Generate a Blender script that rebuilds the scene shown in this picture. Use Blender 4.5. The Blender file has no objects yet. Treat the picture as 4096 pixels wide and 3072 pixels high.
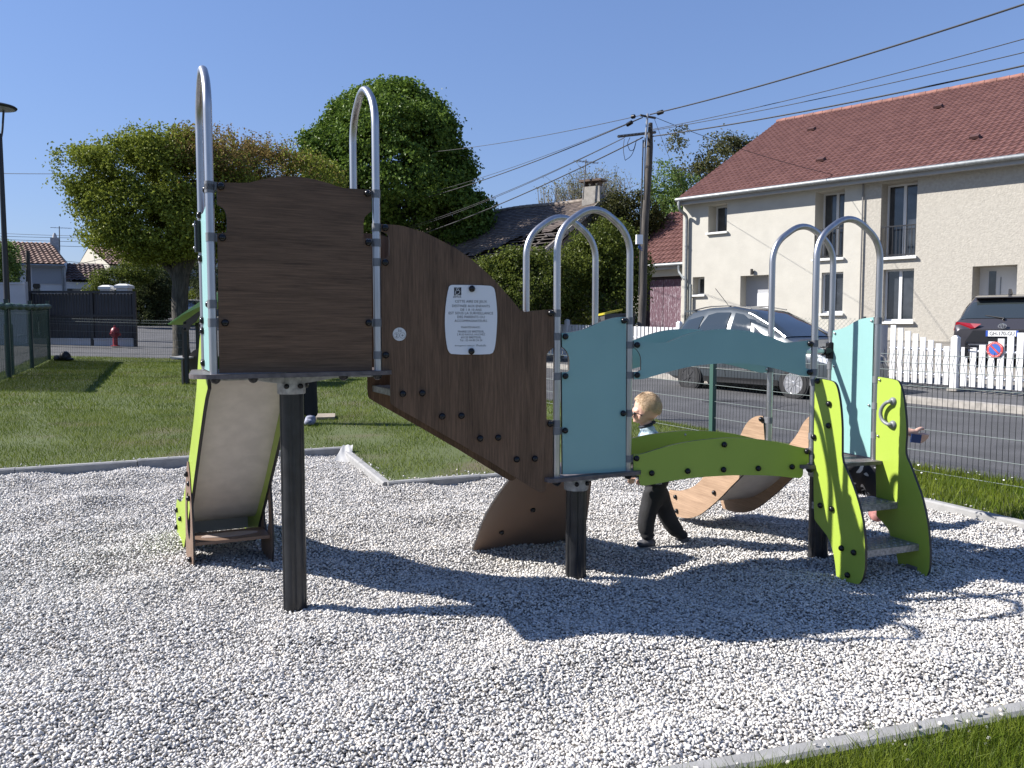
import bpy, math, random
import numpy as np
from mathutils import Vector, Matrix
from mathutils.geometry import delaunay_2d_cdt
random.seed(7); RNG = np.random.default_rng(11)
R = math.radians
sc = bpy.context.scene
COL = sc.collection

# ------------------------------------------------------------------ camera
F, PITCH, EYE = 3300.0, R(3.894), 1.4          # focal length in photo pixels, 4096 wide
cam = bpy.data.cameras.new('camera'); co = bpy.data.objects.new('camera', cam); COL.objects.link(co)
co.location = (0, 0, EYE); co.rotation_euler = (R(90) - PITCH, 0, 0)
cam.sensor_width = 36; cam.lens = 36 * F / 4096; cam.clip_end = 2000; cam.clip_start = .05
sc.camera = co
# ------------------------------------------------------------------ sky and sun
SUN = Vector((-1, .04, .785)).normalized()      # towards the sun
w = bpy.data.worlds.new('World'); sc.world = w; w.use_nodes = True
nt = w.node_tree; sky = nt.nodes.new('ShaderNodeTexSky'); sky.sky_type = 'NISHITA'; sky.sun_disc = False
sky.sun_elevation = math.asin(SUN.z); sky.sun_rotation = math.atan2(SUN.x, SUN.y)
sky.altitude = 0; sky.air_density = 1.4; sky.dust_density = 0.; sky.ozone_density = 6.0
gmn = nt.nodes.new('ShaderNodeGamma'); gmn.inputs[1].default_value = .65      # softer fall-off from horizon to zenith, as the phone recorded it
tnt = nt.nodes.new('ShaderNodeMix'); tnt.data_type = 'RGBA'; tnt.blend_type = 'MULTIPLY'; tnt.inputs['Factor'].default_value = 1; tnt.inputs['B'].default_value = (.76, .86, 1.22, 1)
nt.links.new(sky.outputs[0], gmn.inputs[0]); nt.links.new(gmn.outputs[0], tnt.inputs['A']); nt.links.new(tnt.outputs['Result'], nt.nodes['Background'].inputs[0])
nt.nodes['Background'].inputs[1].default_value = .10
sl = bpy.data.lights.new('sun', 'SUN'); so = bpy.data.objects.new('sun', sl); COL.objects.link(so)
sl.energy = 5.0; sl.angle = R(.5); sl.color = (1, .955, .905)
so.rotation_euler = (-SUN).to_track_quat('-Z', 'Y').to_euler(); so.location = (-20, 0, 30)
sc.view_settings.view_transform = 'Standard'; sc.view_settings.look = 'None'; sc.view_settings.gamma = 1
sc.view_settings.use_curve_mapping = False; sc.view_settings.exposure = 1.05
sc.cycles.max_bounces = 6; sc.cycles.transparent_max_bounces = 8

# ------------------------------------------------------------------ pixel -> world (used to measure the photo)
SP, CP = math.sin(PITCH), math.cos(PITCH)
def ray(px, py):
    u, v = (px - 2048) / F, (py - 1536) / F
    return np.array((u, CP - v * SP, -SP - v * CP))
def at(px, py, Y):
    d = ray(px, py); d = d * (Y / d[1]); return np.array((d[0], d[1], d[2] + EYE))
def on_z(px, py, z):
    d = ray(px, py); d = d * ((z - EYE) / d[2]); return np.array((d[0], d[1], z))

# ------------------------------------------------------------------ materials
MATS = {}
def nd(m, t, **k):
    n = m.node_tree.nodes.new(t)
    for a, b in k.items(): setattr(n, a, b)
    return n
def M(name, c, rough=.6, metal=0., var=0., vs=8., bump=0., bs=30., spec=.5, coat=0., coord='Object', stretch=None, c2=None, ramp=(.35, .7), trans=0., bd=.02, det=4.):
    if name in MATS: return MATS[name]
    m = bpy.data.materials.new(name); m.use_nodes = True; MATS[name] = m
    L = m.node_tree.links; b = m.node_tree.nodes['Principled BSDF']
    b.inputs['Base Color'].default_value = (*c, 1); b.inputs['Roughness'].default_value = rough
    b.inputs['Metallic'].default_value = metal; b.inputs['Specular IOR Level'].default_value = spec
    b.inputs['Coat Weight'].default_value = coat; b.inputs['Coat Roughness'].default_value = .08
    tc = nd(m, 'ShaderNodeTexCoord'); mp = nd(m, 'ShaderNodeMapping')
    L.new(tc.outputs[coord], mp.inputs[0])
    if stretch: mp.inputs['Scale'].default_value = stretch
    if var or c2:
        n = nd(m, 'ShaderNodeTexNoise'); n.inputs['Scale'].default_value = vs; n.inputs['Detail'].default_value = det
        L.new(mp.outputs[0], n.inputs['Vector'])
        r = nd(m, 'ShaderNodeValToRGB')
        a = c2 if c2 else tuple(x * (1 - var) for x in c); d = c if c2 else tuple(min(1, x * (1 + var)) for x in c)
        r.color_ramp.elements[0].position, r.color_ramp.elements[1].position = ramp
        r.color_ramp.elements[0].color = (*a, 1); r.color_ramp.elements[1].color = (*d, 1)
        L.new(n.outputs['Fac'], r.inputs[0]); L.new(r.outputs[0], b.inputs['Base Color'])
    if bump:
        n = nd(m, 'ShaderNodeTexNoise'); n.inputs['Scale'].default_value = bs; n.inputs['Detail'].default_value = 5
        L.new(mp.outputs[0], n.inputs['Vector'])
        bp = nd(m, 'ShaderNodeBump'); bp.inputs['Strength'].default_value = bump; bp.inputs['Distance'].default_value = bd
        L.new(n.outputs['Fac'], bp.inputs['Height']); L.new(bp.outputs[0], b.inputs['Normal'])
    return m
def leaf_mat(name, ca, cb, trans=.35, vs=1.0, gloss=.022):
    m = bpy.data.materials.new(name); m.use_nodes = True; MATS[name] = m
    t = m.node_tree; L = t.links; t.nodes.remove(t.nodes['Principled BSDF']); out = t.nodes['Material Output']
    at_ = nd(m, 'ShaderNodeAttribute', attribute_name='rnd')
    tc = nd(m, 'ShaderNodeTexCoord'); n = nd(m, 'ShaderNodeTexNoise'); n.inputs['Scale'].default_value = vs; L.new(tc.outputs['Object'], n.inputs['Vector'])
    ad = nd(m, 'ShaderNodeMath', operation='MULTIPLY_ADD'); L.new(at_.outputs['Fac'], ad.inputs[0]); ad.inputs[1].default_value = .7
    sb = nd(m, 'ShaderNodeMath', operation='MULTIPLY_ADD'); L.new(n.outputs['Fac'], sb.inputs[0]); sb.inputs[1].default_value = 1.2; sb.inputs[2].default_value = -.42
    L.new(sb.outputs[0], ad.inputs[2])
    r = nd(m, 'ShaderNodeMix', data_type='RGBA'); L.new(ad.outputs[0], r.inputs['Factor'])
    r.inputs['A'].default_value = (*ca, 1); r.inputs['B'].default_value = (*cb, 1)
    d = nd(m, 'ShaderNodeBsdfDiffuse'); tr = nd(m, 'ShaderNodeBsdfTranslucent'); g = nd(m, 'ShaderNodeBsdfGlossy')
    for x in (d, tr): L.new(r.outputs['Result'], x.inputs[0])
    g.inputs['Roughness'].default_value = .45; g.inputs[0].default_value = (.6, .6, .6, 1)
    a = nd(m, 'ShaderNodeMixShader'); a.inputs[0].default_value = trans; L.new(d.outputs[0], a.inputs[1]); L.new(tr.outputs[0], a.inputs[2])
    e = nd(m, 'ShaderNodeMixShader'); e.inputs[0].default_value = gloss; L.new(a.outputs[0], e.inputs[1]); L.new(g.outputs[0], e.inputs[2])
    L.new(e.outputs[0], out.inputs[0]); return m
def attr_mat(name, stops, rough=.7, bump=0, bs=80):
    """colour by the per-piece random attribute 'rnd'"""
    m = bpy.data.materials.new(name); m.use_nodes = True; MATS[name] = m
    L = m.node_tree.links; b = m.node_tree.nodes['Principled BSDF']; b.inputs['Roughness'].default_value = rough
    b.inputs['Specular IOR Level'].default_value = .3
    a = nd(m, 'ShaderNodeAttribute', attribute_name='rnd'); r = nd(m, 'ShaderNodeValToRGB')
    e = r.color_ramp.elements
    while len(e) < len(stops): e.new(.5)
    for i, (p, c) in enumerate(stops): e[i].position = p; e[i].color = (*c, 1)
    L.new(a.outputs['Fac'], r.inputs[0]); L.new(r.outputs[0], b.inputs['Base Color'])
    return m
def wood_mat(name, dark, light, horiz, rough=.45):
    """wood-print laminate, grain along u (horiz) or v of the UV map (metres)"""
    m = bpy.data.materials.new(name); m.use_nodes = True; MATS[name] = m
    L = m.node_tree.links; b = m.node_tree.nodes['Principled BSDF']; b.inputs['Roughness'].default_value = rough; b.inputs['Specular IOR Level'].default_value = .22
    tc = nd(m, 'ShaderNodeTexCoord')
    def noise(sx, sy, sc_, det, dist):
        mp = nd(m, 'ShaderNodeMapping'); L.new(tc.outputs['UV'], mp.inputs[0])
        mp.inputs['Scale'].default_value = (sx, sy, 1) if horiz else (sy, sx, 1)
        n = nd(m, 'ShaderNodeTexNoise'); L.new(mp.outputs[0], n.inputs['Vector'])
        n.inputs['Scale'].default_value = sc_; n.inputs['Detail'].default_value = det; n.inputs['Distortion'].default_value = dist
        return n
    n1 = noise(1, 22, 6, 6, .5); n2 = noise(.5, 5, 3, 3, .8); n3 = noise(4, 160, 8, 3, 0)
    a = nd(m, 'ShaderNodeMath', operation='MULTIPLY_ADD'); L.new(n1.outputs['Fac'], a.inputs[0]); a.inputs[1].default_value = .55
    c = nd(m, 'ShaderNodeMath', operation='MULTIPLY_ADD'); L.new(n2.outputs['Fac'], c.inputs[0]); c.inputs[1].default_value = .4
    d = nd(m, 'ShaderNodeMath', operation='MULTIPLY'); L.new(n3.outputs['Fac'], d.inputs[0]); d.inputs[1].default_value = .3
    L.new(d.outputs[0], c.inputs[2]); L.new(c.outputs[0], a.inputs[2])
    r = nd(m, 'ShaderNodeValToRGB'); r.color_ramp.elements[0].position = .44; r.color_ramp.elements[1].position = .78
    r.color_ramp.elements[0].color = (*dark, 1); r.color_ramp.elements[1].color = (*light, 1)
    L.new(a.outputs[0], r.inputs[0]); L.new(r.outputs[0], b.inputs['Base Color'])
    bp = nd(m, 'ShaderNodeBump'); bp.inputs['Strength'].default_value = .15; bp.inputs['Distance'].default_value = .002
    L.new(a.outputs[0], bp.inputs['Height']); L.new(bp.outputs[0], b.inputs['Normal'])
    return m

# ------------------------------------------------------------------ mesh builder
class MB:
    def __init__(s): s.v = []; s.f = []; s.mi = []; s.sm = []; s.uv = {}
    def add(s, vs, fs, mi=0, smooth=False, uv=None):
        o = len(s.v); s.v += [tuple(map(float, p)) for p in vs]
        if uv is not None:
            for i, q in enumerate(uv): s.uv[o + i] = q
        for f in fs: s.f.append([o + i for i in f]); s.mi.append(mi); s.sm.append(smooth)
        return s
    def box(s, c, size, rz=0., mi=0, rx=0., ry=0.):
        m = Matrix.Translation(c) @ Matrix.Rotation(rz, 4, 'Z') @ Matrix.Rotation(ry, 4, 'Y') @ Matrix.Rotation(rx, 4, 'X')
        x, y, z = (q / 2 for q in size)
        vs = [m @ Vector(p) for p in ((-x,-y,-z),(x,-y,-z),(x,y,-z),(-x,y,-z),(-x,-y,z),(x,-y,z),(x,y,z),(-x,y,z))]
        return s.add(vs, [(0,3,2,1),(4,5,6,7),(0,1,5,4),(1,2,6,5),(2,3,7,6),(3,0,4,7)], mi)
    def rbox(s, c, size, r, rz=0., mi=0, seg=3, mi2=None):
        """box with rounded vertical edges (plan) """
        x, y, z = (q / 2 for q in size); pts = []
        for cx, cy, a0 in ((x-r,y-r,0),(-x+r,y-r,90),(-x+r,-y+r,180),(x-r,-y+r,270)):
            for i in range(seg+1):
                a = R(a0 + 90*i/seg); pts.append((cx+r*math.cos(a), cy+r*math.sin(a)))
        m = Matrix.Translation(c) @ Matrix.Rotation(rz, 4, 'Z'); n = len(pts)
        vs = [m @ Vector((p[0], p[1], -z)) for p in pts] + [m @ Vector((p[0], p[1], z)) for p in pts]
        return s.add(vs, [tuple(range(n-1,-1,-1)), tuple(range(n,2*n))] + [(i,(i+1)%n,n+(i+1)%n,n+i) for i in range(n)], mi)
    def tube(s, pts, r, seg=10, cap=True, mi=0, closed=False):
        P = [np.array(p, float) for p in pts]; n = len(P); rr = r if hasattr(r, '__len__') else [r]*n
        T = []
        for i in range(n):
            a = P[(i-1) % n] if closed or i > 0 else P[i]; b = P[(i+1) % n] if closed or i < n-1 else P[i]
            t = b - a; T.append(t / (np.linalg.norm(t) + 1e-12))
        u = np.cross(T[0], (0,0,1.)) if abs(T[0][2]) < .9 else np.cross(T[0], (1.,0,0)); u /= np.linalg.norm(u)
        vs = []
        for i in range(n):
            u = u - T[i]*np.dot(u, T[i]); u /= (np.linalg.norm(u)+1e-12); w_ = np.cross(T[i], u)
            for k in range(seg):
                a = 2*math.pi*k/seg; vs.append(P[i] + rr[i]*(math.cos(a)*u + math.sin(a)*w_))
        fs = []
        for i in range(n if closed else n-1):
            for k in range(seg):
                a, b = i*seg+k, i*seg+(k+1) % seg; c, d = ((i+1) % n)*seg+(k+1) % seg, ((i+1) % n)*seg+k
                fs.append((a, b, c, d))
        s.add(vs, fs, mi, True)
        if cap and not closed:
            o = len(s.v) - len(vs)
            s.f.append([o+k for k in range(seg-1,-1,-1)]); s.f.append([o+(n-1)*seg+k for k in range(seg)])
            s.mi += [mi, mi]; s.sm += [False, False]
        return s
    def lathe(s, prof, c=(0,0,0), axis=(0,0,1), seg=16, mi=0, smooth=True):
        """profile (r, h) turned round an axis"""
        q = Vector(axis).normalized().to_track_quat('Z', 'Y').to_matrix(); c = Vector(c); vs = []; n = len(prof)
        for r_, h in prof:
            for k in range(seg):
                a = 2*math.pi*k/seg; vs.append(c + q @ Vector((r_*math.cos(a), r_*math.sin(a), h)))
        fs = [(i*seg+k, i*seg+(k+1)%seg, (i+1)*seg+(k+1)%seg, (i+1)*seg+k) for i in range(n-1) for k in range(seg)]
        fs += [tuple(range(seg-1,-1,-1)), tuple(range((n-1)*seg, n*seg))]
        return s.add(vs, fs, mi, smooth)
    def cyl(s, a, b, r, seg=14, mi=0, r2=None):
        a, b = Vector(a), Vector(b); h = (b-a).length
        return s.lathe([(r, 0), (r2 if r2 is not None else r, h)], a, b-a, seg, mi)
    def dome(s, c, n, r, h, seg=12, mi=0):
        return s.lathe([(r*math.cos(t), h*math.sin(t)) for t in (0, .35, .75, 1.15, 1.5)], c, n, seg, mi)
    def prism(s, pts, d, mi=0, mside=None, uv=None):
        """closed polygon of 3-D points extruded by vector d (centred); sides may have another material"""
        P = [np.array(p, float) for p in pts]; d = np.array(d, float); n = len(P)
        a = [p - d/2 for p in P]; b = [p + d/2 for p in P]
        nr = sum((np.cross(P[i], P[(i+1) % n]) for i in range(n)), np.zeros(3))
        fl = np.dot(nr, d) < 0
        f1, f2 = tuple(range(n)), tuple(range(n-1,-1,-1))
        s.add(b, [f2 if fl else f1], mi, uv=uv); s.add(a, [f1 if fl else f2], mi, uv=uv)
        q = [((i+1) % n, i, n+i, n+(i+1) % n) if fl else (i, (i+1) % n, n+(i+1) % n, n+i) for i in range(n)]
        return s.add(a + b, q, mi if mside is None else mside)
    def quad(s, a, b, c, d, mi=0, uv=None): return s.add([a, b, c, d], [(0,1,2,3)], mi, uv=uv)
    def sphere(s, c, r, seg=14, rings=9, mi=0, sc_=(1,1,1), rot=None):
        vs = []; q = rot or Matrix.Identity(3)
        for i in range(rings+1):
            t = math.pi*i/rings
            for k in range(seg):
                a = 2*math.pi*k/seg
                vs.append(Vector(c) + q @ Vector((r*sc_[0]*math.sin(t)*math.cos(a), r*sc_[1]*math.sin(t)*math.sin(a), r*sc_[2]*math.cos(t))))
        return s.add(vs, [(i*seg+k, (i+1)*seg+k, (i+1)*seg+(k+1)%seg, i*seg+(k+1)%seg) for i in range(rings) for k in range(seg)], mi, True)
    def mesh(s, name, off=(0,0,0)):
        me = bpy.data.meshes.new(name); v = np.array(s.v, float).reshape(-1, 3) - np.array(off)
        me.from_pydata(v.tolist(), [], s.f)
        me.polygons.foreach_set('material_index', s.mi); me.polygons.foreach_set('use_smooth', s.sm)
        if s.uv:
            u = me.uv_layers.new(name='UVMap'); n = len(me.loops); li = np.empty(n, np.int32); me.loops.foreach_get('vertex_index', li)
            arr = np.zeros((n, 2)); 
            for i, k in enumerate(li):
                if k in s.uv: arr[i] = s.uv[k]
            u.data.foreach_set('uv', arr.ravel())
        if any(s.sm): me.set_sharp_from_angle(angle=R(42))
        return me
def root_of(o):
    while o.parent: o = o.parent
    return o
def obj(name, mb, mats, parent=None, world=True, label=None, cat=None, group=None, kind=None):
    off = (0, 0, 0)
    if parent is not None and world: off = root_of(parent).location
    me = mb if isinstance(mb, bpy.types.Mesh) else mb.mesh(name, off)
    if isinstance(mb, bpy.types.Mesh) and parent is not None and world and tuple(off) != (0, 0, 0):
        me.transform(Matrix.Translation(-Vector(off)))
    for m in (mats if isinstance(mats, (list, tuple)) else [mats]): me.materials.append(m)
    o = bpy.data.objects.new(name, me); COL.objects.link(o)
    if parent is not None: o.parent = parent
    tag(o, label, cat, group, kind); return o
def tag(o, label=None, cat=None, group=None, kind=None):
    for k, v in (('label', label), ('category', cat), ('group', group), ('kind', kind)):
        if v: o[k] = v
    return o
def thing(name, loc, label, cat, group=None, rz=0.):
    o = bpy.data.objects.new(name, None); COL.objects.link(o); o.location = tuple(map(float, loc)); o.rotation_euler = (0, 0, rz)
    o.empty_display_size = .2
    return tag(o, label, cat, group)
def copy_tree(o, parent=None):
    c = o.copy(); COL.objects.link(c)
    if parent is not None: c.parent = parent
    for ch in list(o.children): copy_tree(ch, c)
    return c
def solo(name, mb, mats, loc, label, cat, group=None):
    """a thing that is one mesh; geometry given in world coordinates, origin at its base"""
    me = mb.mesh(name, loc)
    for m in (mats if isinstance(mats, (list, tuple)) else [mats]): me.materials.append(m)
    o = bpy.data.objects.new(name, me); COL.objects.link(o); o.location = tuple(map(float, loc)); return tag(o, label, cat, group)
def np_mesh(name, v, f, mats, smooth=False, rnd=None, **k):
    """fast mesh from numpy arrays; f is (n, 3 or 4); rnd: per-vertex float"""
    me = bpy.data.meshes.new(name); n, q = f.shape
    me.vertices.add(len(v)); me.vertices.foreach_set('co', np.ascontiguousarray(v, np.float32).ravel())
    me.loops.add(n*q); me.loops.foreach_set('vertex_index', np.ascontiguousarray(f, np.int32).ravel())
    me.polygons.add(n); me.polygons.foreach_set('loop_start', np.arange(0, n*q, q, dtype=np.int32))
    me.polygons.foreach_set('loop_total', np.full(n, q, np.int32))
    me.polygons.foreach_set('use_smooth', np.full(n, smooth, bool))
    if rnd is not None:
        a = me.attributes.new('rnd', 'FLOAT', 'POINT'); a.data.foreach_set('value', np.ascontiguousarray(rnd, np.float32))
    me.update(calc_edges=True); me.validate()
    return obj(name, me, mats, **k)
def fillet(pts, r, seg=6):
    """round the inner corners of an open polyline"""
    P = [np.array(p, float) for p in pts]; out = [P[0]]
    for i in range(1, len(P)-1):
        a, b, c = P[i-1], P[i], P[i+1]; rr = r[i-1] if hasattr(r, '__len__') else r
        d1 = (a-b)/np.linalg.norm(a-b); d2 = (c-b)/np.linalg.norm(c-b)
        l = min(rr, .49*np.linalg.norm(a-b), .49*np.linalg.norm(c-b)); s0, s1 = b+d1*l, b+d2*l
        for k in range(seg+1):
            t = k/seg; out.append((1-t)**2*s0 + 2*t*(1-t)*b + t*t*s1)
    return out + [P[-1]]
def smooth_outline(pts, ang=40):
    """one Chaikin pass that keeps sharp corners"""
    n = len(pts); P = [np.array(p, float) for p in pts]; out = []
    for i in range(n):
        a, b, c = P[i-1], P[i], P[(i+1) % n]; d1, d2 = b-a, c-b
        t = abs(math.degrees(math.atan2(d1[0]*d2[1]-d1[1]*d2[0], float(np.dot(d1, d2)))))
        if t > ang or t < 2: out.append(b)
        else: out += [b - d1*.25, b*.75 + (a + c)*.125, b + d2*.25]
    return out
class Frame:
    """vertical plane through two ground points; s runs from A to B, z up, n points towards the viewer's side"""
    def __init__(s, A, B):
        s.A = np.array((A[0], A[1], 0.)); B = np.array((B[0], B[1], 0.)); s.len = np.linalg.norm(B - s.A)
        s.e = (B - s.A)/s.len; s.n = np.array((s.e[1], -s.e[0], 0.))
    def P(s, a, z, off=0.): return s.A + s.e*a + np.array((0, 0, z)) + s.n*off
    def un(s, px, py, off=0.):
        d = ray(px, py); C = np.array((0, 0, EYE)); k = np.dot(s.A + s.n*off - C, s.n)/np.dot(d, s.n)
        p = C + d*k; return float(np.dot(p - s.A, s.e)), float(p[2])
    def outline(s, pts, off=0.): return [s.un(x, y, off) for x, y in pts]
def panel(name, fr, sz, th, mats, parent, off=0., **k):
    """flat board from an (s, z) outline on a frame; mats = (face, edge)"""
    sz = smooth_outline(sz); mb = MB()
    mb.prism([fr.P(a, z, off) for a, z in sz], fr.n*th, 0, 1, uv=[(a, z) for a, z in sz])
    return obj(name, mb, list(mats), parent, **k)
def text_obj(body, fr, sc_px, width, parent, mat, off, name='lettering', shear=0.):
    """writing laid on a frame, centred on photo point sc_px, `width` metres wide"""
    cu = bpy.data.curves.new('t', 'FONT'); cu.body = body; cu.align_x = 'CENTER'; cu.align_y = 'CENTER'; cu.resolution_u = 2; cu.shear = shear
    o = bpy.data.objects.new('t', cu); COL.objects.link(o); dg = bpy.context.evaluated_depsgraph_get()
    me = bpy.data.meshes.new_from_object(o.evaluated_get(dg)); bpy.data.objects.remove(o); bpy.data.curves.remove(cu)
    v = np.array([x.co[:] for x in me.vertices]); k = width/(v[:, 0].max()-v[:, 0].min()); v[:, 0] -= (v[:, 0].max()+v[:, 0].min())/2; v[:, 1] -= (v[:, 1].max()+v[:, 1].min())/2
    a, z = fr.un(*sc_px, off) if len(sc_px) == 2 else sc_px[:2]
    base = np.array(root_of(parent).location)
    for i, x in enumerate(me.vertices): x.co = Vector(fr.P(a + v[i, 0]*k, z + v[i, 1]*k, off) - base)
    me.materials.clear()
    return obj(name, me, mat, parent, world=False)
# ------------------------------------------------------------------ palette
DARK = M('black_plastic', (.008, .008, .009), .25, spec=.35)
STEEL = M('brushed_steel', (.43, .43, .44), .36, 1., var=.12, vs=40, stretch=(1, 1, .1))
GALV = M('cast_aluminium', (.36, .37, .38), .55, .55, var=.3, vs=30, bump=.15, bs=60)
CLAMP = M('grey_clamp', (.16, .165, .175), .5, .3, var=.1)
POST = M('black_post_paint', (.016, .017, .019), .34, var=.4, vs=14, bump=.04, bs=40)
DECK = M('deck_laminate', (.10, .085, .085), .5, var=.3, vs=30, bump=.05, bs=200)
BROWN_H = wood_mat('brown_laminate_horizontal', (.060, .036, .022), (.165, .100, .062), True)
BROWN_V = wood_mat('brown_laminate_vertical', (.060, .036, .022), (.165, .100, .062), False)
EDGE = M('laminate_core', (.022, .02, .019), .6)
TEAL = M('turquoise_laminate', (.215, .385, .37), .42, var=.05, vs=2.2, bump=.03, bs=300)
LIME = M('lime_laminate', (.29, .39, .05), .42, var=.05, vs=2.2, bump=.03, bs=300)
WHITE = M('white_paint', (.60, .60, .59), .5, var=.04, vs=6)
INK = M('dark_ink', (.02, .02, .025), .5)
# ------------------------------------------------------------------ the lie of the land
def S_(x, y): return .574*x - .82*y            # along the street, falling towards +
def N_(x, y): return .82*x + .574*y            # across the street, away from the playground
def T_(x, y):
    s = np.clip(-S_(x, y) - 4, 0, 90); return .02*s + .027*np.maximum(0, s - 21)
def yard_z(x, y): return T_(x, y) + .07 + np.minimum(.75, .15*np.maximum(0, N_(x, y) - 16.2))
def lawn_z(x, y): return T_(x, y) + .03
def road_z(x, y): return T_(x, y) - .05
_w = [(RNG.uniform(0, 6.28), RNG.uniform(.28, 1.3), RNG.uniform(0, 6.28)) for _ in range(26)]
def gravel_z(x, y):
    z = T_(x, y)*.92 - .004 + .035*np.exp(-((x-1.9)**2 + (y-4.7)**2)/.9) + .02*np.exp(-((x+1.9)**2 + (y-5.3)**2)/.5)
    for a, l, p in _w: z = z + .0046*l**.7*np.sin(2*np.pi*(x*np.cos(a) + y*np.sin(a))/l + p + .8*np.sin(1.7*x - p + 1.1*y))
    return z
GRAVEL = [(4.35, 3.68), (2.42, 8.55), (-1.06, 6.93), (-1.80, 8.72), (-9.9, 4.60), (-8.3, -.2), (0.72, 2.50)]
LAWN = [(7.2, 1.9), (5.40, 6.0), (4.1, 7.9), (2.66, 10.4), (1.22, 12.9), (-.22, 15.4), (-1.66, 17.9), (-4.3, 22.9), (-4.6, 24.6), (-13.6, 24.3), (-13.4, 22.9), (-9.0, 12.6), (-12.5, 5.5), (-11, -4), (7.2, -4)]
def inside(poly, x, y):
    x, y = np.asarray(x), np.asarray(y); r = np.zeros(x.shape, bool); n = len(poly)
    for i in range(n):
        (x1, y1), (x2, y2) = poly[i], poly[(i+1) % n]
        c = ((y1 > y) != (y2 > y)) & (x < (x2-x1)*(y-y1)/(y2-y1+1e-12) + x1); r ^= c
    return r
def edge_dist(poly, x, y):
    d = np.full(np.asarray(x).shape, 1e9); n = len(poly)
    for i in range(n):
        (x1, y1), (x2, y2) = poly[i], poly[(i+1) % n]; dx, dy = x2-x1, y2-y1
        t = np.clip(((x-x1)*dx + (y-y1)*dy)/(dx*dx+dy*dy), 0, 1); d = np.minimum(d, np.hypot(x-x1-t*dx, y-y1-t*dy))
    return d
def sheet(poly, holes, step, zf, name, mat, kind='structure'):
    xs = [p[0] for p in poly]; ys = [p[1] for p in poly]
    gx, gy = np.meshgrid(np.arange(min(xs), max(xs), step), np.arange(min(ys), max(ys), step)); gx = gx.ravel(); gy = gy.ravel()
    k = inside(poly, gx, gy) & (edge_dist(poly, gx, gy) > step*.4)
    for h in holes: k &= ~inside(h, gx, gy) & (edge_dist(h, gx, gy) > step*.4)
    V = [Vector((a, b)) for a, b in zip(gx[k], gy[k])]; Ed = []
    for pl in [poly] + holes:
        st = len(V); ring = []
        for i in range(len(pl)):
            a, b = np.array(pl[i]), np.array(pl[(i+1) % len(pl)]); m = max(1, int(np.linalg.norm(b-a)/step))
            ring += [Vector(a + (b-a)*j/m) for j in range(m)]
        V += ring; Ed += [(st+i, st+(i+1) % len(ring)) for i in range(len(ring))]
    v, e, f, *_ = delaunay_2d_cdt(V, Ed, [], 0, 1e-5)
    v = np.array([p[:] for p in v]); f = np.array([t for t in f if len(t) == 3]); c = v[f].mean(1)
    ok = inside(poly, c[:, 0], c[:, 1])
    for h in holes: ok &= ~inside(h, c[:, 0], c[:, 1])
    f = f[ok]; z = zf(v[:, 0], v[:, 1])
    a = v[f]; cr = (a[:,1,0]-a[:,0,0])*(a[:,2,1]-a[:,0,1]) - (a[:,1,1]-a[:,0,1])*(a[:,2,0]-a[:,0,0]); f[cr < 0] = f[cr < 0][:, ::-1]
    return np_mesh(name, np.column_stack([v, z]), f, mat, smooth=True, kind=kind)

# far ground, reaching the horizon
gm = M('earth_and_grass', (.075, .085, .035), .9, var=.5, vs=.15, bump=.3, bs=4)
def grid(x0, x1, y0, y1, st):
    X, Y = np.meshgrid(np.arange(x0, x1+st, st), np.arange(y0, y1+st, st)); n, m = X.shape
    i = np.arange(n*m).reshape(n, m); f = np.stack([i[:-1,:-1], i[:-1,1:], i[1:,1:], i[1:,:-1]], -1).reshape(-1, 4); return X.ravel(), Y.ravel(), f
X, Y, f = grid(-400, 400, -40, 760, 10)
np_mesh('ground', np.column_stack([X, Y, T_(X, Y) - .35]), f, gm, smooth=True, kind='structure')
# the road: one sheet along the street, carried round behind the playground
asph = M('asphalt', (.070, .070, .072), .85, var=.22, vs=1.2, bump=.5, bs=260, bd=.006, det=8)
_L = asph.node_tree.links; _b = asph.node_tree.nodes['Principled BSDF']
_n = nd(asph, 'ShaderNodeTexNoise'); _n.inputs['Scale'].default_value = 140; _n.inputs['Detail'].default_value = 2
_t = nd(asph, 'ShaderNodeTexCoord'); _L.new(_t.outputs['Object'], _n.inputs['Vector'])
_r = nd(asph, 'ShaderNodeValToRGB'); _r.color_ramp.elements[0].position = .38; _r.color_ramp.elements[1].position = .66
_r.color_ramp.elements[0].color = (.62, .62, .62, 1); _r.color_ramp.elements[1].color = (1.45, 1.45, 1.45, 1)
_src = _b.inputs['Base Color'].links[0].from_socket
_m = nd(asph, 'ShaderNodeMix', data_type='RGBA', blend_type='MULTIPLY'); _m.inputs['Factor'].default_value = 1
_L.new(_n.outputs['Fac'], _r.inputs[0]); _L.new(_src, _m.inputs['A']); _L.new(_r.outputs[0], _m.inputs['B']); _L.new(_m.outputs['Result'], _b.inputs['Base Color'])
def street_pt(s, n): d = .574*.574 + .82*.82; return (.574*s + .82*n)/d, (-.82*s + .574*n)/d
ss, nn, f = grid(-95, 14, -60, 14.5, 2.5 if False else 2.0)
nn = np.minimum(nn, 14.5); x, y = street_pt(ss, nn)
np_mesh('road', np.column_stack([x, y, road_z(x, y)]), f, asph, smooth=True, kind='structure')
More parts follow.
